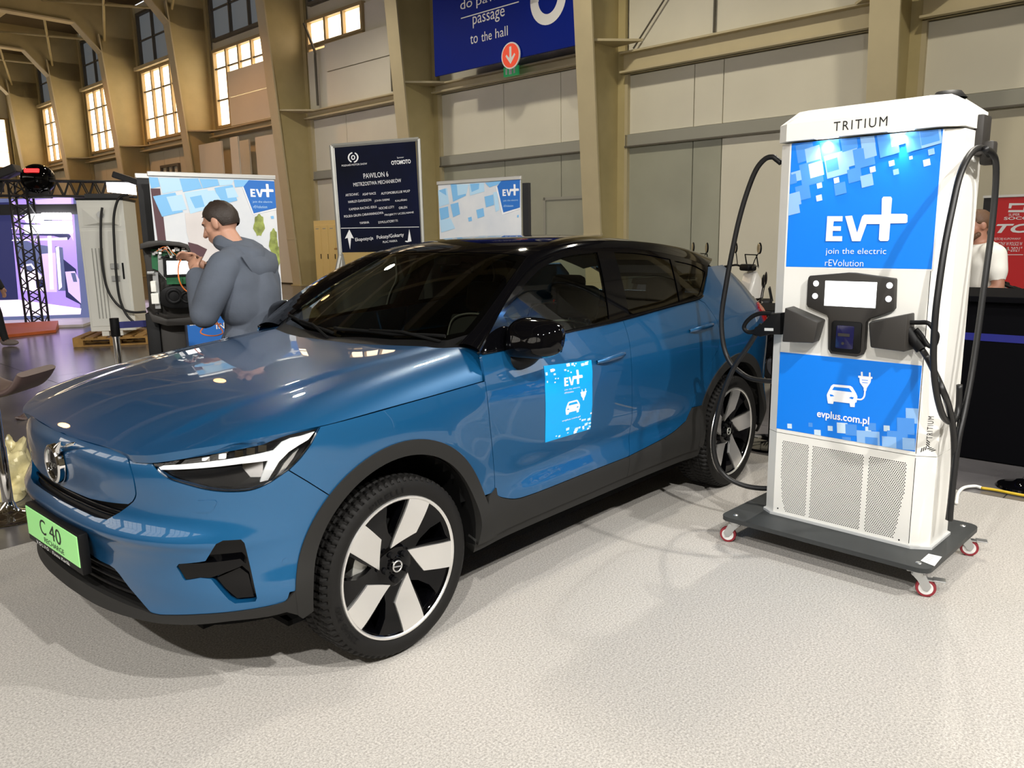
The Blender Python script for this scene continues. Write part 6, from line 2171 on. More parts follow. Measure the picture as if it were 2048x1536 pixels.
mk('casing_foot', xf(prism([AW(*p) for p in [(150, 1180), (200, 1230), (320, 1270), (545, 1250), (585, 1260), (560, 1315), (320, 1325), (200, 1290)]][::-1], .16, .004, M=Matrix.Translation((0, -.09, 0))), PW.M), 'holster_grey', wb, smooth=40)
mk('circuit_board', xf(prism([AW(*p) for p in [(170, 700), (480, 700), (500, 980), (180, 860)]][::-1], .006, M=Matrix.Translation((0, .02, 0))), PW.M), 'pcb_green', wb)
mk('circuit_board', xf(prism([AW(*p) for p in [(300, 920), (500, 915), (510, 985), (310, 990)]][::-1], .008, M=Matrix.Translation((0, -.02, 0))), PW.M), 'pcb_green', wb)
mk('mount_plate', xf(prism([AW(*p) for p in [(230, 740), (300, 770), (305, 960), (235, 880)]][::-1], .01, M=Matrix.Translation((0, .0, 0))), PW.M), 'zinc', wb)
mk('mount_plate', xf(prism([AW(*p) for p in [(190, 890), (235, 890), (260, 1190), (215, 1190)]][::-1], .02, M=Matrix.Translation((0, -.03, 0))), PW.M), 'zinc', wb)
mk('screen_frame', xf(prism([AW(*p) for p in [(275, 775), (515, 775), (520, 920), (285, 930)]][::-1], .02, M=Matrix.Translation((0, -.03, 0))), PW.M), 'black_plastic', wb)
mk('lit_screen', xf(prism([AW(*p, .032) for p in [(302, 796), (490, 796), (495, 903), (308, 910)]][::-1], .002, M=Matrix.Translation((0, -.034, 0))), PW.M), 'screen_lit', wb, label='lit white screen')
ov = [AW(395 + 148 * math.copysign(abs(math.cos(t)) ** .7, math.cos(t)), 1098 + 95 * math.copysign(abs(math.sin(t)) ** .7, math.sin(t)), .06) for t in np.linspace(0, 6.283, 36, endpoint=False)]
sp_ = mk('socket_cover', xf(prism(ov if parea(np.array(ov)) > 0 else ov[::-1], .05, .01, M=Matrix.Translation((0, -.06, 0))), PW.M), 'black_plastic', wb, smooth=40)
for cx, cy, r in ((365, 1090, 62), (470, 1100, 48)):
    c0 = AW(cx, cy, .062); rr_ = r * .241 * 5.75 / FPX
    mk('socket_ring', xf(lathe([(rr_ * .55, .0), (rr_ * .6, .006), (rr_ * .85, .006), (rr_, 0)], 28), PW.M @ Matrix.Translation((c0[0], -.06, c0[1])) @ Matrix.Rotation(R(90), 4, 'X')), 'black_plastic', sp_, smooth=True)
rng = random.Random(3)
for i in range(26):
    x, y = rng.uniform(180, 480), rng.uniform(690, 770)
    c0 = AW(x, y)
    mk('component', xf(b2((c0[0] - .008, -.02, c0[1] - .006), (c0[0] + rng.uniform(.004, .016), .02, c0[1] + rng.uniform(.004, .014))), PW.M), rng.choice(['paper_white', 'black_plastic', 'zinc', 'black_plastic']), wb)
for i in range(5):
    a, b = AW(rng.uniform(200, 300), 720), AW(rng.uniform(330, 470), 760)
    m_ = ((a[0] + b[0]) / 2, max(a[1], b[1]) + rng.uniform(.01, .04))
    mk('wire', tube(crom([PW.w(a[0], a[1], .0), PW.w(m_[0], m_[1], .05), PW.w(b[0], b[1], .01)], 6), .0025, 5), rng.choice(['paper_white', 'cable_orange', 'paper_white']), wb, smooth=True)
for (x, y, w, h, m_) in ((185, 960, 35, 90, 'cabinet_white'), (190, 1060, 55, 90, 'cabinet_white'), (150, 880, 60, 25, 'zinc')):
    a, b = AW(x, y + h), AW(x + w, y)
    mk('component', xf(b2((a[0], -.06, a[1]), (b[0], .0, b[1]), .004), PW.M), m_, wb)
pe0, pe1 = AW(215, 1320)[0], AW(450, 1320)[0]
ztp = AW(300, 1290)[1]
mk('pedestal', xf(b2((pe0 + .02, .02, 0), (pe1, .20, ztp), .01), PW.M), 'holster_grey', wb, smooth=40)
mk('pedestal_side', xf(b2((pe0 - .06, .0, 0), (pe0 + .02, .22, ztp + .05), .006), PW.M), 'black_plastic', wb, smooth=40)
oc = thing('orange_cable', 'thin orange cable looping from the opened charger to the floor', 'cable', tuple(PW.w(0, 1.0)))
mk('cable_run', tube(crom([PW.w(*AW(x, y, f), f) for x, y, f in [(600, 825, .16), (580, 780, .16), (520, 750, .16), (450, 760, .15), (410, 810, .14), (400, 880, .14), (410, 960, .14), (450, 1030, .13), (520, 1070, .13), (610, 1100, .12), (680, 1190, .10), (700, 1260, .10), (735, 1330, .10), (770, 1390, .14), (720, 1415, .18), (640, 1415, .16), (585, 1390, .12), (620, 1345, .08), (700, 1322, .06), (760, 1320, .06)]], 6), .0045, 6), 'cable_orange', oc, smooth=True)

# ---- barrier post with belt
PS = facing(233, 690, 7.4)
sb = thing('barrier_post', 'chrome barrier post with dark blue belt beside the pallet', 'barrier', tuple(PS.w(0, 0)))
xs_, zs_ = PS.at(228, 637)
zt2 = zs_
mk('post', xf(lathe([(.02, .02), (.028, .03), (.028, zt2 - .16), (.033, zt2 - .16), (.033, zt2), (.0, zt2)], 20), PS.M @ Matrix.Translation((xs_, 0, 0))), 'chrome', sb, smooth=40)
mk('post_head', xf(lathe([(.034, zt2 - .15), (.036, zt2 - .15), (.036, zt2 + .003), (.0, zt2 + .003)], 20), PS.M @ Matrix.Translation((xs_, 0, 0))), 'black_plastic', sb, smooth=40)
mk('post_base', xf(lathe([(0, .03), (.03, .028), (.16, .012), (.165, 0)], 28), PS.M @ Matrix.Translation((xs_, 0, 0))), 'chrome', sb, smooth=40)
e = PS.at(312, 645)
mk('belt', xf(b2((xs_ + .03, -.002, zt2 - .085), (e[0], .002, zt2 - .03)), PS.M), 'belt_blue', sb)

# ---- bar stool at the left edge
so_ = gnd(20, 1032)
PT_ = Plane(so_[:2], tuple(AR[:2]))
bs = thing('bar_stool', 'brown bar stool with curved seat and chrome stem at the left edge', 'stool', tuple(PT_.w(0, 0)))
mk('stool_base', xf(lathe([(0, .10), (.03, .095), (.045, .05), (.07, .03), (.16, .014), (.20, .006), (.205, 0)], 36), PT_.M), 'chrome', bs, smooth=40)
zs = PT_.at(30, 790)[1]
mk('stool_stem', xf(lathe([(.030, .05), (.030, .42), (.026, .43), (.026, zs - .02), (0, zs)], 24), PT_.M), 'chrome', bs, smooth=40)
mk('gas_lever', tube([PT_.w(-.02, .36), PT_.w(-.12, .33, .05), PT_.w(-.20, .33, .08)], .008, 6), 'chrome', bs, smooth=True)
prof = crom([PT_.at(x, y) for x, y in [(-70, 745), (-45, 772), (-10, 785), (20, 787), (50, 780), (68, 765), (80, 745)]], 5)
rows = []
for (x, z), tng in zip(prof, np.gradient(prof, axis=0)):
    tng = tng / np.linalg.norm(tng); nn = np.array([-tng[1], tng[0]])
    row = []
    for k in range(17):
        u = k / 16 * 2 * math.pi
        yy = .18 * math.copysign(abs(math.cos(u)) ** .4, math.cos(u)); th = .022 * math.copysign(abs(math.sin(u)) ** .6, math.sin(u))
        row.append(PT_.w(x + nn[0] * (th + .02), z + nn[1] * (th + .02), yy))
    rows.append(row)
g = grid(np.array(rows)); n_ = len(rows)
g = (g[0], g[1] + [list(range(17))[::-1], [(n_ - 1) * 17 + k for k in range(17)]])
mk('stool_seat', g, 'stool_leather', bs, smooth=50, label='brown leather seat with upturned ends')

# ---- crumpled plastic film and litter on the floor
def crumple(name, c, sx, sy, sz, m, label, cat, seed, n=26):
    rg = random.Random(seed)
    ph = [(rg.uniform(1, 7), rg.uniform(0, 6.28), rg.uniform(1, 6), rg.uniform(0, 6.28), rg.uniform(.05, .2)) for _ in range(7)]
    P_ = []
    for i in range(n):
        th = math.pi * .5 * i / (n - 1)
        row = []
        for j in range(n * 2):
            a = 2 * math.pi * j / (n * 2)
            r_ = 1 + sum(w * math.sin(k1 * a + p1) * math.sin(k2 * th * 2 + p2) for k1, p1, k2, p2, w in ph)
            row.append((c[0] + sx * r_ * math.cos(a) * math.cos(math.pi / 2 - th), c[1] + sy * r_ * math.sin(a) * math.cos(math.pi / 2 - th), sz * abs(r_) * math.sin(math.pi / 2 - th)))
        row.append(row[0]); P_.append(row)
    o = mk(name, grid(np.array(P_)), m, smooth=35)
    return tag(o, label, cat)


c = gnd(15, 975)
crumple('plastic_bag', c, .20, .30, .30, 'plastic_film', 'crumpled yellowish plastic film on the floor behind the stool', 'plastic bag', 4)
c = gnd(50, 838)
crumple('crumpled_paper', c, .07, .05, .04, 'stool_leather', 'small brown crumpled paper on the floor left of the car nose', 'litter', 8, 12)

# ---- black counter, red banner, round-based table and floor cables on the right
ct = thing('black_counter', 'long black draped counter with a blue stripe right of the charger', 'counter', (-4.3, 3.4, 0))
mk('drape', b2((-5.1, .80, 0), (-4.3, 6.5, 1.10), .01), 'counter_black', ct)
mk('worktop', b2((-5.15, .76, 1.10), (-4.25, 6.5, 1.14), .006), 'counter_black', ct)
mk('blue_stripe', b2((-4.302, .80, .835), (-4.296, 6.5, .885)), 'strip_blue', ct)
rb_q = hp(0, 3.3, 0)
PR = Plane(rb_q[:2], HA[:2])
xa, za = PR.at(1968, 396); xm, _ = PR.at(1995, 396)
rb2 = thing('red_banner', 'red and black roll-up banner reading SUPER SOCO TC behind the counter', 'banner', tuple(PR.w(xa + .7, 0)), math.atan2(PR.r[1], PR.r[0]))
mk('banner_sheet', xf(prism(rect(xa, .06, xa + 1.5, za), .004), PR.M), 'rollup_black', rb2)
AR2 = lambda x, y: PR.at(1840 + .43 * x, 360 + .43 * y)
p_ = [AR2(358, 84), AR2(340, 110), (AR2(345, 480)[0], .06), (xa + 1.5, .06), (xa + 1.5, za)]
mk('red_field', poly2(p_, PR.M, .002) if parea(np.array(p_)) > 0 else poly2(p_[::-1], PR.M, .002), 'red_print', rb2)
mk('top_rail', xf(b2((xa - .01, -.012, za), (xa + 1.51, .012, za + .03)), PR.M), 'rollup_alu', rb2)
for txt, x, y, w, h, o_, sh in (('SUPER', 412, 168, 52, 12, 0, 0), ('SOCO', 390, 186, 118, 14, .02, 0), ('TC', 352, 247, 165, 42, .03, .3), ('NAJCZĘŚCIEJ KUPOWANY', 308, 282, 160, 16, 0, .1), ('ELEKTRYCZNY W POLSCE W', 316, 305, 160, 16, 0, .1), ('"2019-2021"', 362, 333, 112, 22, 0, .1)):
    a = AR2(x, y); s_ = AR2(x + w, y)[0] - a[0]; hh = AR2(x, y - h)[1] - a[1]
    put_text('banner_text', txt, PR.M, a[0], a[1], s_, hh, 'lettering_white', rb2, o_, lift=.004, shear=sh)
for pts in ([(415, 108), (500, 108), (500, 116), (428, 118), (424, 132), (412, 132)], [(412, 140), (480, 140), (484, 124), (496, 124), (490, 150), (410, 150)]):
    P_ = [AR2(*p) for p in pts]
    mk('banner_logo', poly2(P_ if parea(np.array(P_)) > 0 else P_[::-1], PR.M, .004), 'lettering_white', rb2)
P_ = [AR2(*p) for p in ((385, 346), (480, 346), (480, 349), (385, 349))]
mk('banner_line', poly2(P_[::-1], PR.M, .004), 'lettering_white', rb2)
tq = gnd(1545, 888)
bt = thing('bar_table', 'black pedestal table with a round base behind the charger', 'table', (tq[0], tq[1], 0))
MTb = Matrix.Translation((tq[0], tq[1], 0))
mk('table_base', xf(lathe([(0, .03), (.05, .028), (.26, .012), (.27, 0)], 40), MTb), 'gloss_black', bt, smooth=40)
mk('table_stem', xf(lathe([(.035, .02), (.035, 1.02), (0, 1.02)], 20), MTb), 'matt_black', bt, smooth=40)
mk('table_top', xf(lathe([(0, 1.02), (.30, 1.02), (.31, 1.03), (.31, 1.045), (0, 1.05)], 40), MTb), 'matt_black', bt, smooth=40)
fc = [gnd(*p) for p in [(1912, 1010), (1916, 990), (1928, 979), (1948, 976), (1962, 979)]]
o = mk('floor_cable', tube(crom([(p[0], p[1], .012) for p in fc], 6), .010, 8), 'paper_white', smooth=True)
tag(o, 'white cable end lying on the carpet edge behind the charger', 'cable')
fc = [gnd(*p) for p in [(1962, 979), (1990, 983), (2030, 991), (2080, 1000)]]
o = mk('floor_cable', tube(crom([(p[0], p[1], .010) for p in fc], 6), .009, 8), 'cable_yellow', smooth=True)
tag(o, 'yellow cable running along the carpet edge to the right', 'cable')
sq = gnd(2042, 975)
o = mk('stand_base', xf(lathe([(0, .05), (.03, .05), (.05, .03), (.13, .015), (.135, 0)], 32), Matrix.Translation((sq[0], sq[1], 0))), 'gloss_black', smooth=40)
tag(o, 'black round stand base at the right edge', 'stand base')

# ---- exhibition stand with printed light wall, left background
PE = facing(70, 560, 19.0, -20)
AE = lambda x, y, f=0.0: PE.at(.254 * x, 330 + .254 * y, f)
lw_ = thing('light_wall', 'purple backlit wall picturing vans at charging posts', 'display wall', tuple(PE.w(0, 0)), math.atan2(PE.r[1], PE.r[0]))
xl0 = AE(-160, 300)[0]; xr0 = AE(600, 300)[0]; ztw = AE(300, 262)[1]; zbw = .12
mk('wall_box', xf(b2((xl0, .0, 0), (xr0 + .25, .3, ztw)), PE.M), 'led_slate', lw_)


def led(nm, pts, m, l):
    P_ = [(lambda q: (q[0], max(q[1], zbw)))(AE(*p)) for p in pts]
    mk(nm, poly2(P_ if parea(np.array(P_)) > 0 else P_[::-1], PE.M, l), m, lw_)


led('picture', [(80, 275), (575, 245), (650, 1300), (140, 1300)], 'led_purple', .004)
led('painted_floor_reflection', [(-160, 1070), (145, 1060), (640, 1130), (650, 1300), (-160, 1300)], 'led_pink', .0055)  # reflection of the white stand floor, painted on the wall as a glowing area
led('picture_sky', [(250, 280), (560, 245), (580, 600), (480, 420)], 'led_lilac', .006)
led('picture_night', [(-160, 300), (78, 292), (145, 1060), (-160, 1070)], 'led_navy', .006)
led('picture_hill', [(110, 590), (150, 565), (260, 620), (390, 640), (400, 700), (325, 700), (330, 860), (140, 800)], 'led_slate', .008)
for i in range(7):
    led('roof_slat', [(82 + i * 2, 310 + i * 48), (100, 300 + i * 48), (260 + i * 45, 390 + i * 30), (262 + i * 45, 410 + i * 30)], 'led_pink' if i % 2 == 0 else 'led_navy', .009 + i * .0005)
led('roof_canopy', [(240, 290), (560, 560), (540, 590), (430, 560), (200, 330)], 'led_navy', .0085)
led('picture_post', [(330, 700), (440, 690), (450, 1000), (345, 1000)], 'led_lilac', .010)
led('picture_post', [(375, 560), (405, 545), (425, 980), (395, 980)], 'led_pink', .011)
led('charging_post', [(435, 640), (495, 650), (525, 990), (460, 990)], 'led_slate', .012)
led('charging_post', [(440, 650), (465, 640), (490, 960), (465, 985)], 'led_pink', .013)
led('picture_dark', [(500, 740), (600, 820), (640, 1100), (520, 1040), (510, 830)], 'led_navy', .0125)
led('printed_van', [(165, 830), (190, 785), (250, 775), (290, 830), (345, 890), (350, 990), (170, 990)], 'led_pink', .014)
led('van_window', [(190, 800), (245, 790), (275, 835), (200, 845)], 'led_slate', .015)
led('van_front', [(280, 900), (340, 900), (345, 965), (290, 970)], 'led_navy', .015)
led('printed_van', [(515, 840), (590, 835), (625, 900), (640, 1090), (540, 1000)], 'led_lilac', .014)
led('van_window', [(560, 850), (595, 850), (610, 920), (580, 920)], 'led_slate', .015)
# glowing letters hung in front of the wall
gs = thing('glowing_sign', 'white glowing letter sign hung before the purple wall', 'sign', tuple(PE.w(*AE(380, 450, .8), .8)))
rng = random.Random(11)
for row, (ya, yb, xs) in enumerate([(385, 455, [(200, 250), (255, 285), (290, 325)]), (375, 430, [(330 + i * 28, 354 + i * 28) for i in range(8)]), (470, 540, [(195 + i * 45, 236 + i * 45) for i in range(3)]), (440, 540, [(330 + i * 38, 364 + i * 38) for i in range(6)])]):
    for a_, b_ in xs:
        p0_, p1_ = AE(a_, yb, .8), AE(b_, ya, .8)
        rr_ = rrect(p0_[0], p0_[1], p1_[0], p1_[1], min(p1_[0] - p0_[0], p1_[1] - p0_[1]) * .3, 4)
        mk('glowing_letter', xf(prism(rr_, .08, M=Matrix.Translation((0, -.8, 0))), PE.M), 'letters_glow', gs)
# stand floor
fx = [AE(-200, 1290), AE(640, 1280)]
sf = [gnd(.254 * x, 330 + .254 * y) for x, y in ((-260, 1310), (655, 1275), (640, 1060), (-260, 1060))]
sf[2] = PE.w(xr0 + .3, 0, .02); sf[3] = PE.w(xl0, 0, .02)
v = np.array([(p[0], p[1], .05) for p in sf] + [(p[0], p[1], 0) for p in sf])
o = mk('stand_floor', (v, [[0, 1, 2, 3], [7, 6, 5, 4], [0, 4, 5, 1], [1, 5, 6, 2], [2, 6, 7, 3], [3, 7, 4, 0]]), 'stand_white')
tag(o, 'white raised floor of the purple exhibition stand', 'platform')
for (x, y, col_, p_) in ((60, 1150, (.9, .8, 1), 5200), (420, 1150, (.85, .75, 1), 5200)):
    q = gnd(.254 * x, 330 + .254 * y)
    spot('stand_spot_light', (q[0], q[1], 4.2), (q[0], q[1] , 0), p_, .15, 80, .5, col_)
# low table on the stand
tq = gnd(78, 628)
PTb = Plane(tq[:2], tuple(PE.r[:2]))
lt = thing('coffee_table', 'low black wire coffee table before the purple wall', 'table', tuple(PTb.w(0, .05)))
x0, zt = PTb.at(40, 586); x1, _ = PTb.at(118, 586)
mk('table_top', xf(b2((x0, -.45, zt - .03), (x1, .45, zt)), PTb.M), 'truss_black', lt)
for xx in (x0 + .05, (x0 + x1) / 2 + .1, x1 - .05):
    for yy in (-.4, .4):
        mk('table_leg', tube([PTb.w(xx, zt - .02, yy), PTb.w(xx + (.12 if xx < 0 else -.1), .055, yy)], .018, 6), 'truss_black', lt)
mk('leg_rail', tube([PTb.w(x0 + .17, .06, .4), PTb.w(x1 - .15, .06, .4)], .018, 6), 'truss_black', lt)


# truss goal frame
def truss(P0, P1, side, up, n, r=.022, rd=.012):
    P0, P1 = np.array(P0, float), np.array(P1, float)
    d = P1 - P0; L_ = np.linalg.norm(d); d /= L_
    u = np.array(up, float); w = np.cross(d, u); w /= np.linalg.norm(w); u = np.cross(w, d)
    c = [(-.5, -.5), (.5, -.5), (.5, .5), (-.5, .5)]
    off = [w * a * side + u * b * side for a, b in c]
    gs_ = [tube([P0 + o, P1 + o], r, 6) for o in off]
    for k in range(4):
        a, b = off[k], off[(k + 1) % 4]
        for i in range(n):
            s0, s1 = P0 + d * L_ * i / n, P0 + d * L_ * (i + 1) / n
            gs_.append(tube([s0 + (a if i % 2 else b), s1 + (b if i % 2 else a)], rd, 4, cap=False))
    return gs_


tq = gnd(76, 651)
ts = thing('truss_frame', 'black lighting truss goal in front of the purple stand', 'truss', (tq[0], tq[1], 0))
PTq = Plane(tq[:2], tuple(PE.r[:2]))
xt, zt = PTq.at(48, 375)
gl_ = truss(PTq.w(0, 0), PTq.w(0, zt + .1), .30, tuple(PTq.r), 14)
for g in gl_[:4]: mk('truss_chord', g, 'truss_black', ts, smooth=True)
ob = mk('truss_lacing', join(*gl_[4:]), 'truss_black', ts); ob['kind'] = 'stuff'
xa, z1 = PTq.at(-60, 372); xb_, z2 = PTq.at(270, 388)
gl_ = truss(PTq.w(xa, zt), PTq.w(xb_, zt - .05), .28, (0, 0, 1), 26)
for g in gl_[:4]: mk('truss_chord', g, 'truss_black', ts, smooth=True)
ob = mk('truss_lacing', join(*gl_[4:]), 'truss_black', ts); ob['kind'] = 'stuff'
mk('banner_valance', xf(b2((xa, .3, zt - .50), (PTq.at(142, 390)[0], .34, zt - .30)), PTq.M), 'truss_black', ts)
ql = PTq.at(76, 358)
ml = thing('moving_head_lamp', 'black moving-head lamp with red display on the truss', 'lamp', tuple(PTq.w(ql[0], ql[1] - .2)))
el = lathe([(.30 * math.sin(t), -.28 * math.cos(t)) for t in np.linspace(0, math.pi, 14)], 20)
mk('lamp_head', xf(el, PTq.M @ Matrix.Translation((ql[0], 0, ql[1]))), 'gloss_black', ml, smooth=True)
mk('lamp_display', xf(b2((ql[0] - .12, -.30, ql[1] + .10), (ql[0] + .12, -.22, ql[1] + .17)), PTq.M), 'lamp_red', ml)
mk('lamp_yoke', xf(b2((ql[0] - .2, -.1, ql[1] - .36), (ql[0] + .2, .1, ql[1] - .22), .02), PTq.M), 'truss_black', ml)
ql = PTq.at(247, 374)
fl_ = thing('flood_lamp', 'lit floodlight clamped to the truss above the white cabinet', 'lamp', tuple(PTq.w(ql[0], ql[1])))
mk('lamp_body', xf(box((0, 0, 0), (.55, .35, .12), .02), PTq.M @ Matrix.Translation((ql[0] + .12, 0, ql[1] + .14)) @ Matrix.Rotation(R(20), 4, 'Y')), 'truss_black', fl_)
mk('lamp_face', xf(prism([(-.26, -.10), (.26, -.16), (.26, .06), (-.26, .10)], .01), PTq.M @ Matrix.Translation((ql[0], -.15, ql[1]))), 'letters_glow', fl_)
ql = PTq.at(-2, 352)
f2 = thing('black_flood_lamp', 'black floodlight tilted on the truss at the left edge', 'lamp', tuple(PTq.w(ql[0], ql[1])))
mk('lamp_body', xf(box((0, 0, 0), (.75, .35, .16), .02), PTq.M @ Matrix.Translation((ql[0], 0, ql[1])) @ Matrix.Rotation(R(-22), 4, 'Y')), 'truss_black', f2)
mk('lamp_bracket', xf(b2((ql[0] - .05, -.02, ql[1] - .30), (ql[0] + .05, .02, ql[1])), PTq.M), 'truss_black', f2)
# orange ramp
rq = [gnd(*p) for p in ((-30, 664), (118, 656), (112, 665), (-30, 680))]
v = np.array([(p[0], p[1], .14) for p in rq[:2]] + [(p[0], p[1], .05) for p in rq[2:]] + [(p[0], p[1], 0) for p in rq])
o = mk('loading_ramp', (v, [[0, 3, 2, 1], [4, 5, 6, 7], [0, 1, 5, 4], [1, 2, 6, 5], [2, 3, 7, 6], [3, 0, 4, 7]]), 'ramp_orange')
tag(o, 'orange ramp lying on the floor at the foot of the truss', 'ramp')
# ================================================================== scooters and people
mat('scooter_white', (.78, .77, .74), .25, coat=.6)
mat('scooter_grey', (.10, .10, .11), .4, .4)
mat('skin', (.46, .245, .165), .5)
mat('skin_dark', (.36, .17, .11), .5)
mat('hair_dark', (.022, .013, .008), .6, bump=.6, bscale=120, bdist=.004)
mat('hair_brown', (.10, .048, .022), .6, bump=.6, bscale=120, bdist=.004)
mat('hoodie_slate', (.085, .100, .130), .9, bump=.25, bscale=90, bdist=.003, noise=.10, nscale=9)
mat('tee_white', (.72, .70, .64), .85, noise=.05, nscale=8)
mat('cloth_black', (.010, .010, .011), .85)
mat('jeans_dark', (.015, .020, .035), .85)
mat('shoe_grey', (.20, .16, .15), .6)
mat('eye_white', (.8, .8, .78), .3)


def ell(c, r, n=18, M=None):
    t = np.linspace(0, math.pi, n); u = np.linspace(0, 2 * math.pi, 2 * n, endpoint=False)
    v = [(0, 0, 1.0)] + [(math.sin(a) * math.cos(b), math.sin(a) * math.sin(b), math.cos(a)) for a in t[1:-1] for b in u] + [(0, 0, -1.0)]
    m = 2 * n; f = [[0, 1 + k, 1 + (k + 1) % m] for k in range(m)]
    for i in range(n - 3):
        f += [[1 + i * m + k, 1 + (i + 1) * m + k, 1 + (i + 1) * m + (k + 1) % m, 1 + i * m + (k + 1) % m] for k in range(m)]
    l = len(v) - 1
    f += [[l, 1 + (n - 3) * m + (k + 1) % m, 1 + (n - 3) * m + k] for k in range(m)]
    v = np.array(v) * r
    if M is not None: v = v @ np.array(M)[:3, :3].T
    return v + np.array(c), f


def limb(pts, rad, flat=1.0):
    p = crom(pts, 6); r = np.interp(np.linspace(0, 1, len(p)), np.linspace(0, 1, len(rad)), rad)
    return join(tube(p, r, 14), ell(p[0], [rad[0]] * 3, 8), ell(p[-1], [rad[-1]] * 3, 8))


def hand(wrist, d, pn, scale=1.0, curl=.6, thumb=1):
    """palm and five curled fingers; d = pointing direction, pn = back-of-hand normal"""
    d = np.array(d, float); d /= np.linalg.norm(d); pn = np.array(pn, float); pn -= d * (pn @ d); pn /= np.linalg.norm(pn)
    s = np.cross(d, pn) * thumb
    w = np.array(wrist, float); k = scale
    out = [ell(w + d * .045 * k, [1, 1, 1], 10, None)]
    B_ = np.stack([d * .050 * k, s * .042 * k, pn * .017 * k], 1)
    v, f = ell((0, 0, 0), [1, 1, 1], 12)
    out = [(v @ B_.T + w + d * .048 * k, f)]
    for i, (o_, L_) in enumerate(zip((-.030, -.010, .010, .029), (.062, .078, .083, .072))):
        a = w + d * .085 * k + s * o_ * k
        pts = [a - d * .02 * k]
        ang = 0; cur = a.copy(); pts.append(cur.copy())
        for j, fr in enumerate((.45, .32, .23)):
            ang += curl * (.55 + .25 * j)
            cur = cur + (d * math.cos(ang) - pn * math.sin(ang)) * L_ * fr * k
            pts.append(cur.copy())
        out.append(limb(pts, [.0095 * k, .009 * k, .0085 * k, .008 * k, .0072 * k]))
    a = w + d * .025 * k + s * .033 * k
    out.append(limb([a, a + (s * .022 + d * .028 - pn * .010) * k, a + (s * .022 + d * .055 - pn * .028) * k], [.0125 * k, .011 * k, .0088 * k]))
    return join(*out)


def head(c, fwd, up, k=1.0):
    """head with face: x forward"""
    fwd = np.array(fwd, float); fwd /= np.linalg.norm(fwd); up = np.array(up, float); up -= fwd * (up @ fwd); up /= np.linalg.norm(up)
    l = np.cross(up, fwd)
    B_ = np.stack([fwd, l, up], 1)
    W_ = lambda x, y, z: np.array(c) + B_ @ (np.array([x, y, z]) * k)
    def E(x, y, z, rx, ry, rz):
        v, f = ell((0, 0, 0), [rx * k, ry * k, rz * k], 16); return v @ B_.T + W_(x, y, z), f
    g = [E(-.012, 0, .025, .100, .078, .098), E(.025, 0, -.045, .068, .060, .075), E(.060, 0, -.088, .030, .032, .025), E(.075, 0, .035, .025, .050, .022),
         E(.090, 0, -.055, .016, .026, .012), E(.088, 0, -.070, .014, .022, .010)]
    g.append(limb([W_(.092, 0, .022), W_(.108, 0, -.005), W_(.118, 0, -.025)], [.010 * k, .012 * k, .015 * k]))
    for s in (-1, 1):
        g += [E(.100, s * .014, -.026, .012, .009, .009), E(.045, s * .052, -.015, .03, .018, .03)]
        g += [E(-.010, s * .080, -.008, .020, .010, .034), E(-.016, s * .086, .0, .022, .006, .036)]
    return join(*g), W_, B_


def fuse(name, pieces, voxel, smooth_it=6):
    """pieces: list of (tag, geo) -> one continuous skin by voxel remesh, with a tag per face"""
    V, F = join(*[g for _, g in pieces])
    me = bpy.data.meshes.new(name); me.from_pydata(V.tolist(), [], [list(map(int, q)) for q in F]); me.update()
    o = bpy.data.objects.new(name, me); COL.objects.link(o)
    m = o.modifiers.new('r', 'REMESH'); m.mode = 'VOXEL'; m.voxel_size = voxel
    if smooth_it:
        s = o.modifiers.new('s', 'SMOOTH'); s.iterations = smooth_it; s.factor = .5
    dg = bpy.context.evaluated_depsgraph_get()
    ev = o.evaluated_get(dg).to_mesh()
    v = np.array([q.co[:] for q in ev.vertices]); f = [list(p.vertices) for p in ev.polygons]
    n = np.array([q.normal[:] for q in ev.vertices])
    o.evaluated_get(dg).to_mesh_clear()
    bpy.data.objects.remove(o); bpy.data.meshes.remove(me)
    from mathutils.kdtree import KDTree
    pts, tg = [], []
    for t, g in pieces:
        pts.append(np.asarray(g[0])); tg += [t] * len(g[0])
    pts = np.concatenate(pts)
    kd = KDTree(len(pts))
    for i, p in enumerate(pts): kd.insert(p, i)
    kd.balance()
    vt = [tg[kd.find(p)[1]] for p in v]
    return v, f, n, vt


def layer(v, f, n, vt, tags, off):
    """the faces of some tags lifted off the skin as clothing with turned-in hems"""
    fs = [q for q in f if sum(vt[i] in tags for i in q) >= 3]
    idx = sorted({i for q in fs for i in q}); mp = {i: k for k, i in enumerate(idx)}
    a = v[idx] + n[idx] * off; b = v[idx] - n[idx] * .002
    F = [[mp[i] for i in q] for q in fs]
    cnt = {(x, y) for q in F for x, y in zip(q, q[1:] + q[:1])}
    be = [(x, y) for x, y in cnt if (y, x) not in cnt]
    k = len(idx)
    return np.concatenate([a, b]), F + [[y, x, k + x, k + y] for x, y in be]


def person(label, loc, rz, pieces, voxel, layers, skin_m='skin', group=None):
    t = thing('person', label, 'person', (loc[0], loc[1], .004), rz, group)
    v, f, n, vt = fuse('body', pieces, voxel)
    mk('body', (v, f), skin_m, t, smooth=True, world=False)
    for nm, tags, off, m in layers:
        g = layer(v, f, n, vt, tags, off)
        if len(g[1]):
            o = mk(nm, g, m, t, smooth=True, world=False)
            if nm in ('hoodie', 't_shirt', 'jacket'):
                s_ = o.modifiers.new('drape', 'SMOOTH'); s_.factor = .6; s_.iterations = 24
    return t


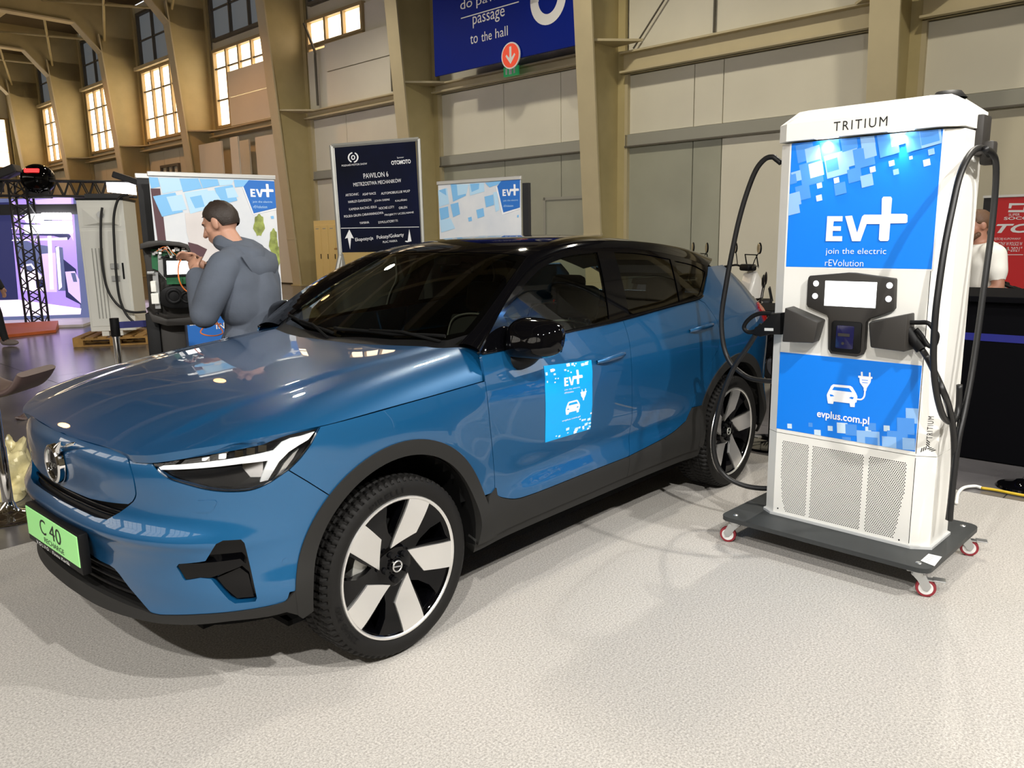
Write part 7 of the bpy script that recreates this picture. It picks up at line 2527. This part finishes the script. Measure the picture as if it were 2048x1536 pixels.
def legs(hz=.93, st=.10, step=0.0, shoe=.0):
    o = []
    for s in (-1, 1):
        a = s * step
        hip = (0, s * .095, hz); kn = (.03 + a * .5, s * .105, .50); an = (-.02 + a, s * .105, .09)
        o.append(('legs', limb([hip, ((hip[0] + kn[0]) / 2, s * .105, .72), kn], [.095, .082, .060])))
        o.append(('legs', limb([kn, ((kn[0] + an[0]) / 2 - .02, s * .107, .32), an], [.060, .060, .042])))
        o.append(('shoes', join(ell((an[0] + .07, an[1], .045), [.135, .048, .045], 12), ell((an[0] - .02, an[1], .06), [.06, .042, .055], 10))))
    return o


def scooter(label, q, heading, white=True, rack=True):
    t = thing('motor_scooter', label, 'scooter', (q[0], q[1], 0), heading, 'scooters behind the car')
    P_ = lambda nm, g, m, p=None, sm=40: mk(nm, g, m, p or t, smooth=sm, world=False)
    for x in (-.62, .62):
        M_ = Matrix.Translation((x, 0, .27)) @ Matrix.Rotation(R(90), 4, 'X')
        w = P_('wheel', lathe([(.19, -.045), (.25, -.05), (.268, -.02), (.27, 0), (.268, .02), (.25, .05), (.19, .045)], 30, M_), 'tyre_rubber')
        P_('wheel_rim', lathe([(.03, -.03), (.05, -.02), (.19, -.03), (.19, .03), (.05, .02), (.03, .03)], 24, M_), 'scooter_grey', w)
    P_('body', prism([(-.75, .62), (-.70, .78), (-.20, .76), (.05, .60), (.12, .36), (.35, .34), (.42, .30), (-.30, .24), (-.55, .42)], .26, .02, M=Matrix.Translation((0, -.13, 0))), 'scooter_grey')
    P_('seat', prism([(-.74, .78), (-.72, .86), (-.30, .88), (.0, .80), (.02, .74), (-.2, .75)], .26, .03, M=Matrix.Translation((0, -.13, 0))), 'black_plastic')
    P_('front_shield', prism([(.38, .36), (.32, .60), (.40, .95), (.47, 1.0), (.56, .86), (.60, .62), (.52, .40)], .30, .05, 3, M=Matrix.Translation((0, -.15, 0))), 'scooter_white' if white else 'gloss_black')
    P_('head_lamp', ell((.575, 0, .80), [.04, .09, .06], 12), 'reflector')
    P_('fork', join(cyl((.50, -.07, .62), (.62, -.07, .27), .022, n=10), cyl((.50, .07, .62), (.62, .07, .27), .022, n=10)), 'zinc')
    P_('front_mudguard', prism([(.40, .52), (.50, .57), (.66, .57), (.84, .48), (.82, .44), (.66, .53), (.50, .53)], .12, .01, M=Matrix.Translation((0, -.06, 0))), 'gloss_black')
    hb = P_('handlebar', tube(crom([(.26, -.36, 1.06), (.33, -.22, 1.08), (.38, 0, 1.02), (.33, .22, 1.08), (.26, .36, 1.06)], 6), .016, 8), 'black_plastic', None, True)
    P_('instrument_pod', box((.38, 0, 1.05), (.16, .26, .10), .03), 'black_plastic')
    P_('windshield_frame', tube([(.46, -.16, 1.06), (.42, -.16, 1.24), (.42, .16, 1.24), (.46, .16, 1.06)], .010, 6), 'black_plastic')
    for s in (-1, 1):
        P_('grip', cyl((.265, s * .33, 1.063), (.225, s * .43, 1.05), .020, n=10), 'black_plastic', hb)
        P_('brake_lever', tube([(.34, s * .20, 1.085), (.36, s * .30, 1.08), (.32, s * .40, 1.06)], .007, 5), 'zinc', hb)
        m = P_('mirror', ell((.36, s * .34, 1.34), [.016, .055, .085], 12), 'black_plastic')
        P_('mirror_stem', tube(crom([(.33, s * .22, 1.09), (.34, s * .26, 1.18), (.355, s * .32, 1.27)], 4), .007, 6), 'black_plastic', m, True)
        v, f = ell((.342, s * .34, 1.34), [.004, .046, .073], 10)
        P_('mirror_face', (v, f), 'mirror_amber', m)
    if rack:
        for s in (-.12, 0, .12):
            P_('rack_bar', tube([(-.55, s, .92), (-.98, s, .92)], .010, 6), 'black_plastic')
        for x in (-.60, -.80, -.98):
            P_('rack_bar', tube([(x, -.14, .92), (x, .14, .92)], .010, 6), 'black_plastic')
        P_('rack_rail', tube([(-.60, -.14, 1.0), (-.98, -.14, 1.0), (-.98, .14, 1.0), (-.60, .14, 1.0)], .010, 6), 'black_plastic')
    P_('side_stand', cyl((-.05, .10, .30), (-.02, .22, .005), .012, n=8), 'zinc')
    return t


hd_r = math.atan2(AR[1], AR[0])


def at_dist(px_, dist):
    d = ray(px_, 500); d = d[:2] / np.hypot(*d[:2])
    return CAM[:2] + d * dist


def put_scooter(label, px_, dist, head_, lx, white, rack, k=1.0):
    """stand a scooter so that its local x = lx (handlebar) lies on the pixel's direction"""
    q = at_dist(px_, dist)
    o = scooter(label, (q[0] - lx * k * math.cos(head_), q[1] - lx * k * math.sin(head_)), head_, white, rack)
    o.scale = (k, k, k)


put_scooter('white-fronted electric scooter with rear rack behind the tail of the car', 1497, 12.6, hd_r + .25, .38, True, True)
put_scooter('black scooter with amber mirrors half hidden by the charger', 1532, 8.6, hd_r - .35, .36, False, False, .82)
put_scooter('dark scooter with rear rack seen over the car roof end', 1400, 13.4, hd_r + .1, .36, False, True)
put_scooter('dark scooter behind the black counter below the red banner', 2000, 8.6, hd_r + 2.7, .36, False, False)

# ---- man in the slate hoodie working on the opened charger
fw = -AR[:2] * .96 + AF[:2] / np.hypot(*AF[:2]) * .27
rzm = math.atan2(fw[1], fw[0])
dm = ray(497, 600); dm = dm[:2] / np.hypot(*dm[:2])
mo = CAM[:2] + dm * 5.15
hg_, HW, HB = head((.155, .0, 1.685), (.91, .10, -.36), (.36, 0, .93), 1.04)
pcs = legs(.93)
pcs += [('top', limb([(0, -.075, .96), (0, 0, .985), (0, .075, .96)], [.125, .13, .125])),
        ('top', limb([(0, 0, .92), (-.02, 0, 1.10), (-.02, 0, 1.28), (.0, 0, 1.42)], [.145, .150, .155, .13])),
        ('top', limb([(-.01, -.085, 1.20), (-.01, -.10, 1.36), (.0, -.13, 1.45)], [.125, .12, .085])),
        ('top', limb([(-.01, .085, 1.20), (-.01, .10, 1.36), (.0, .13, 1.45)], [.125, .12, .085])),
        ('top', limb([(.0, -.14, 1.465), (.02, 0, 1.50), (.0, .14, 1.465)], [.07, .085, .07])),
        ('skin', limb([(.03, 0, 1.48), (.07, 0, 1.56), (.11, 0, 1.62)], [.062, .060, .060])), ('skin', hg_)]
for s, el_, wr, tip, pn in ((1, (.10, .30, 1.165), (.285, .10, 1.42), (.37, .03, 1.50), (.3, .75, .5)), (-1, (.16, -.28, 1.20), (.37, -.06, 1.45), (.46, -.02, 1.51), (.3, -.6, .6))):
    sh = (.01, s * .195, 1.435)
    pcs.append(('top', limb([sh, ((sh[0] + el_[0]) / 2 - .01, s * .27, (sh[2] + el_[2]) / 2), el_], [.082, .075, .064])))
    w2 = tuple(np.array(el_) + (np.array(wr) - np.array(el_)) * .80)
    pcs.append(('top', limb([el_, w2], [.063, .050])))
    pcs.append(('skin', limb([w2, wr], [.036, .028])))
    pcs.append(('skin', hand(wr, np.array(tip) - np.array(wr), pn, 1.0, .75, s)))
man = person('man in a slate blue hoodie bending over the opened charger', (mo[0], mo[1], 0), rzm, pcs, .0075,
             [('hoodie', ('top',), .020, 'hoodie_slate'), ('trousers', ('legs',), .008, 'cloth_black'), ('shoes', ('shoes',), .004, 'shoe_grey')])
# hood lying on the shoulders
rows = []
for a in np.linspace(0, 1, 13):
    ang = a * 2 * math.pi
    row = []
    for b in np.linspace(0, 2 * math.pi, 15):
        R0 = .105 + .012 * math.sin(3 * ang); r0 = .042 + .020 * max(0, math.cos(ang - math.pi))
        cx, cy = -.005 + R0 * math.cos(ang) * .95, R0 * math.sin(ang) * 1.12
        sag = .035 * math.cos(ang)
        row.append((cx + r0 * math.cos(b) * math.cos(ang) + .03, cy + r0 * math.cos(b) * math.sin(ang), 1.548 + sag + r0 * 1.05 * math.sin(b) - .03 * max(0, -math.cos(ang))))
    rows.append(row)
mk('hood', grid(np.array(rows)), 'hoodie_slate', man, smooth=True, world=False)
rows = []
for u in np.linspace(-1, 1, 13):
    row = []
    for w in np.linspace(0, 1, 10):
        wd_ = .17 * (1 - w ** 1.6) + .012
        row.append((-.10 - .055 * math.sin(w * math.pi) * (1 - u * u * .6) - .02 * w, u * wd_, 1.53 - .21 * w - .03 * u * u))
    rows.append(row)
g = grid(np.array(rows))
g2 = (np.concatenate([g[0], g[0] + [.05, 0, 0]]), g[1] + [[i + len(g[0]) for i in q[::-1]] for q in g[1]])
mk('hood_back', g2, 'hoodie_slate', man, smooth=True, world=False)
mk('waistband', xf(lathe([(.160, 0), (.168, .01), (.170, .05), (.160, .07)], 32), Matrix.Translation((-.0, 0, .86)) @ Matrix.Diagonal((.95, 1.18, 1, 1))), 'hoodie_slate', man, smooth=True, world=False)


def hair(parent, W_, B_, m, k=1.0, low=-.035, front=.075):
    rows = []
    for i in range(18):
        th = math.pi * .68 * i / 17
        row = []
        for j in range(37):
            ph = 2 * math.pi * j / 36
            x, y, z = math.sin(th) * math.cos(ph), math.sin(th) * math.sin(ph), math.cos(th)
            lim = np.interp(math.cos(ph), [-1, -.35, -.05, .25, .6, 1], [-.80, -.62, -.05, -.18, .35, .50])
            zz = max(z, lim)
            sc_ = (1 + .025 * math.sin(11 * ph + 3 * th) * math.sin(7 * th) + .02 * math.sin(5 * ph + 1)) * (1 - .09 * max(0, min(1, (lim + .12 - z) / .12)))
            row.append(W_(-.014 + .110 * x * sc_, .087 * y * sc_, .028 + .110 * zz * sc_))
        rows.append(row)
    mk('hair', grid(np.array(rows)), m, parent, smooth=True, world=False)


hair(man, HW, HB, 'hair_dark')
for s in (-1, 1):
    mk('eye', ell(HW(.071, s * .030, .008), [.010, .010, .009], 8), 'eye_white', man, smooth=True, world=False)
    mk('eyebrow', limb([HW(.090, s * .012, .030), HW(.088, s * .032, .034), HW(.076, s * .050, .028)], [.005, .006, .004]), 'hair_dark', man, smooth=True, world=False)

# ---- man in the white T-shirt behind the counter
hg_, HW2, HB2 = head((.06, 0, 1.60), (.97, 0, -.22), (.22, 0, .97), 1.0)
pcs = legs(.88)
pcs += [('top', limb([(0, -.07, .92), (0, 0, .94), (0, .07, .92)], [.125, .13, .125])), ('top', limb([(0, 0, .90), (-.01, 0, 1.06), (-.01, 0, 1.24), (0, 0, 1.36)], [.145, .15, .16, .13])),
        ('top', limb([(0, -.08, 1.14), (0, -.11, 1.30), (0, -.14, 1.38)], [.125, .125, .085])), ('top', limb([(0, .08, 1.14), (0, .11, 1.30), (0, .14, 1.38)], [.125, .125, .085])),
        ('skin', limb([(0, 0, 1.40), (.03, 0, 1.48), (.05, 0, 1.54)], [.068, .062, .062])), ('skin', hg_)]
for s in (-1, 1):
    sh, el_, wr = (-.01, s * .20, 1.36), (-.02, s * .29, 1.10), (.16, s * .25, .98)
    mid = (-.015, s * .26, 1.22)
    pcs += [('top', limb([sh, mid], [.085, .072])), ('skin', limb([mid, el_], [.058, .047])), ('skin', limb([el_, wr], [.047, .030])), ('skin', hand(wr, (.8, -s * .1, -.4), (.3, s * .5, .8), 1.0, .5, s))]
qm = onp(1966, 500, (-6.0, 0, 0), (1, 0, 0))
man2 = person('bearded man in a white T-shirt behind the black counter', (qm[0], qm[1], 0), math.atan2(fw[1], fw[0]) + .15, pcs, .010,
              [('t_shirt', ('top',), .010, 'tee_white'), ('trousers', ('legs',), .008, 'cloth_black'), ('shoes', ('shoes',), .004, 'shoe_grey')], 'skin_dark')
hair(man2, HW2, HB2, 'hair_brown')
mk('beard', limb([HW2(.03, -.055, -.065), HW2(.085, 0, -.095), HW2(.03, .055, -.065)], [.024, .028, .024]), 'hair_brown', man2, smooth=True, world=False)

# ---- person in black walking at the left edge
hg_, HW3, HB3 = head((.06, 0, 1.66), (1, 0, -.1), (.1, 0, 1), 1.0)
pcs = legs(.93, step=.24)
pcs += [('top', limb([(0, -.07, .96), (0, 0, .98), (0, .07, .96)], [.12, .125, .12])), ('top', limb([(0, 0, .95), (0, 0, 1.12), (0, 0, 1.30), (0, 0, 1.42)], [.14, .145, .15, .12])),
        ('top', limb([(0, -.08, 1.2), (0, -.11, 1.36), (0, -.14, 1.43)], [.12, .12, .08])), ('top', limb([(0, .08, 1.2), (0, .11, 1.36), (0, .14, 1.43)], [.12, .12, .08])),
        ('skin', limb([(0, 0, 1.46), (.03, 0, 1.54), (.05, 0, 1.6)], [.06, .058, .058])), ('skin', hg_)]
for s in (-1, 1):
    sh, el_, wr = (0, s * .20, 1.41), (-.06 + s * .10, s * .27, 1.14), (.02 + s * .16, s * .25, .90)
    pcs += [('top', limb([sh, el_], [.075, .058])), ('top', limb([el_, wr], [.055, .040])), ('skin', hand(wr, (.15 + s * .1, 0, -1), (0, s, 0), 1.05, .4, 1))]
qf = gnd(22, 693)
dirn = math.atan2(AR[1], AR[0])
man3 = person('person in black clothes walking in at the left edge', (qf[0] - .36 * math.cos(dirn) * 1.0, qf[1] - .36 * math.sin(dirn), 0), dirn, pcs, .011,
              [('jacket', ('top',), .010, 'cloth_black'), ('trousers', ('legs',), .009, 'cloth_black'), ('shoes', ('shoes',), .005, 'shoe_grey')], 'skin')
hair(man3, HW3, HB3, 'hair_dark')
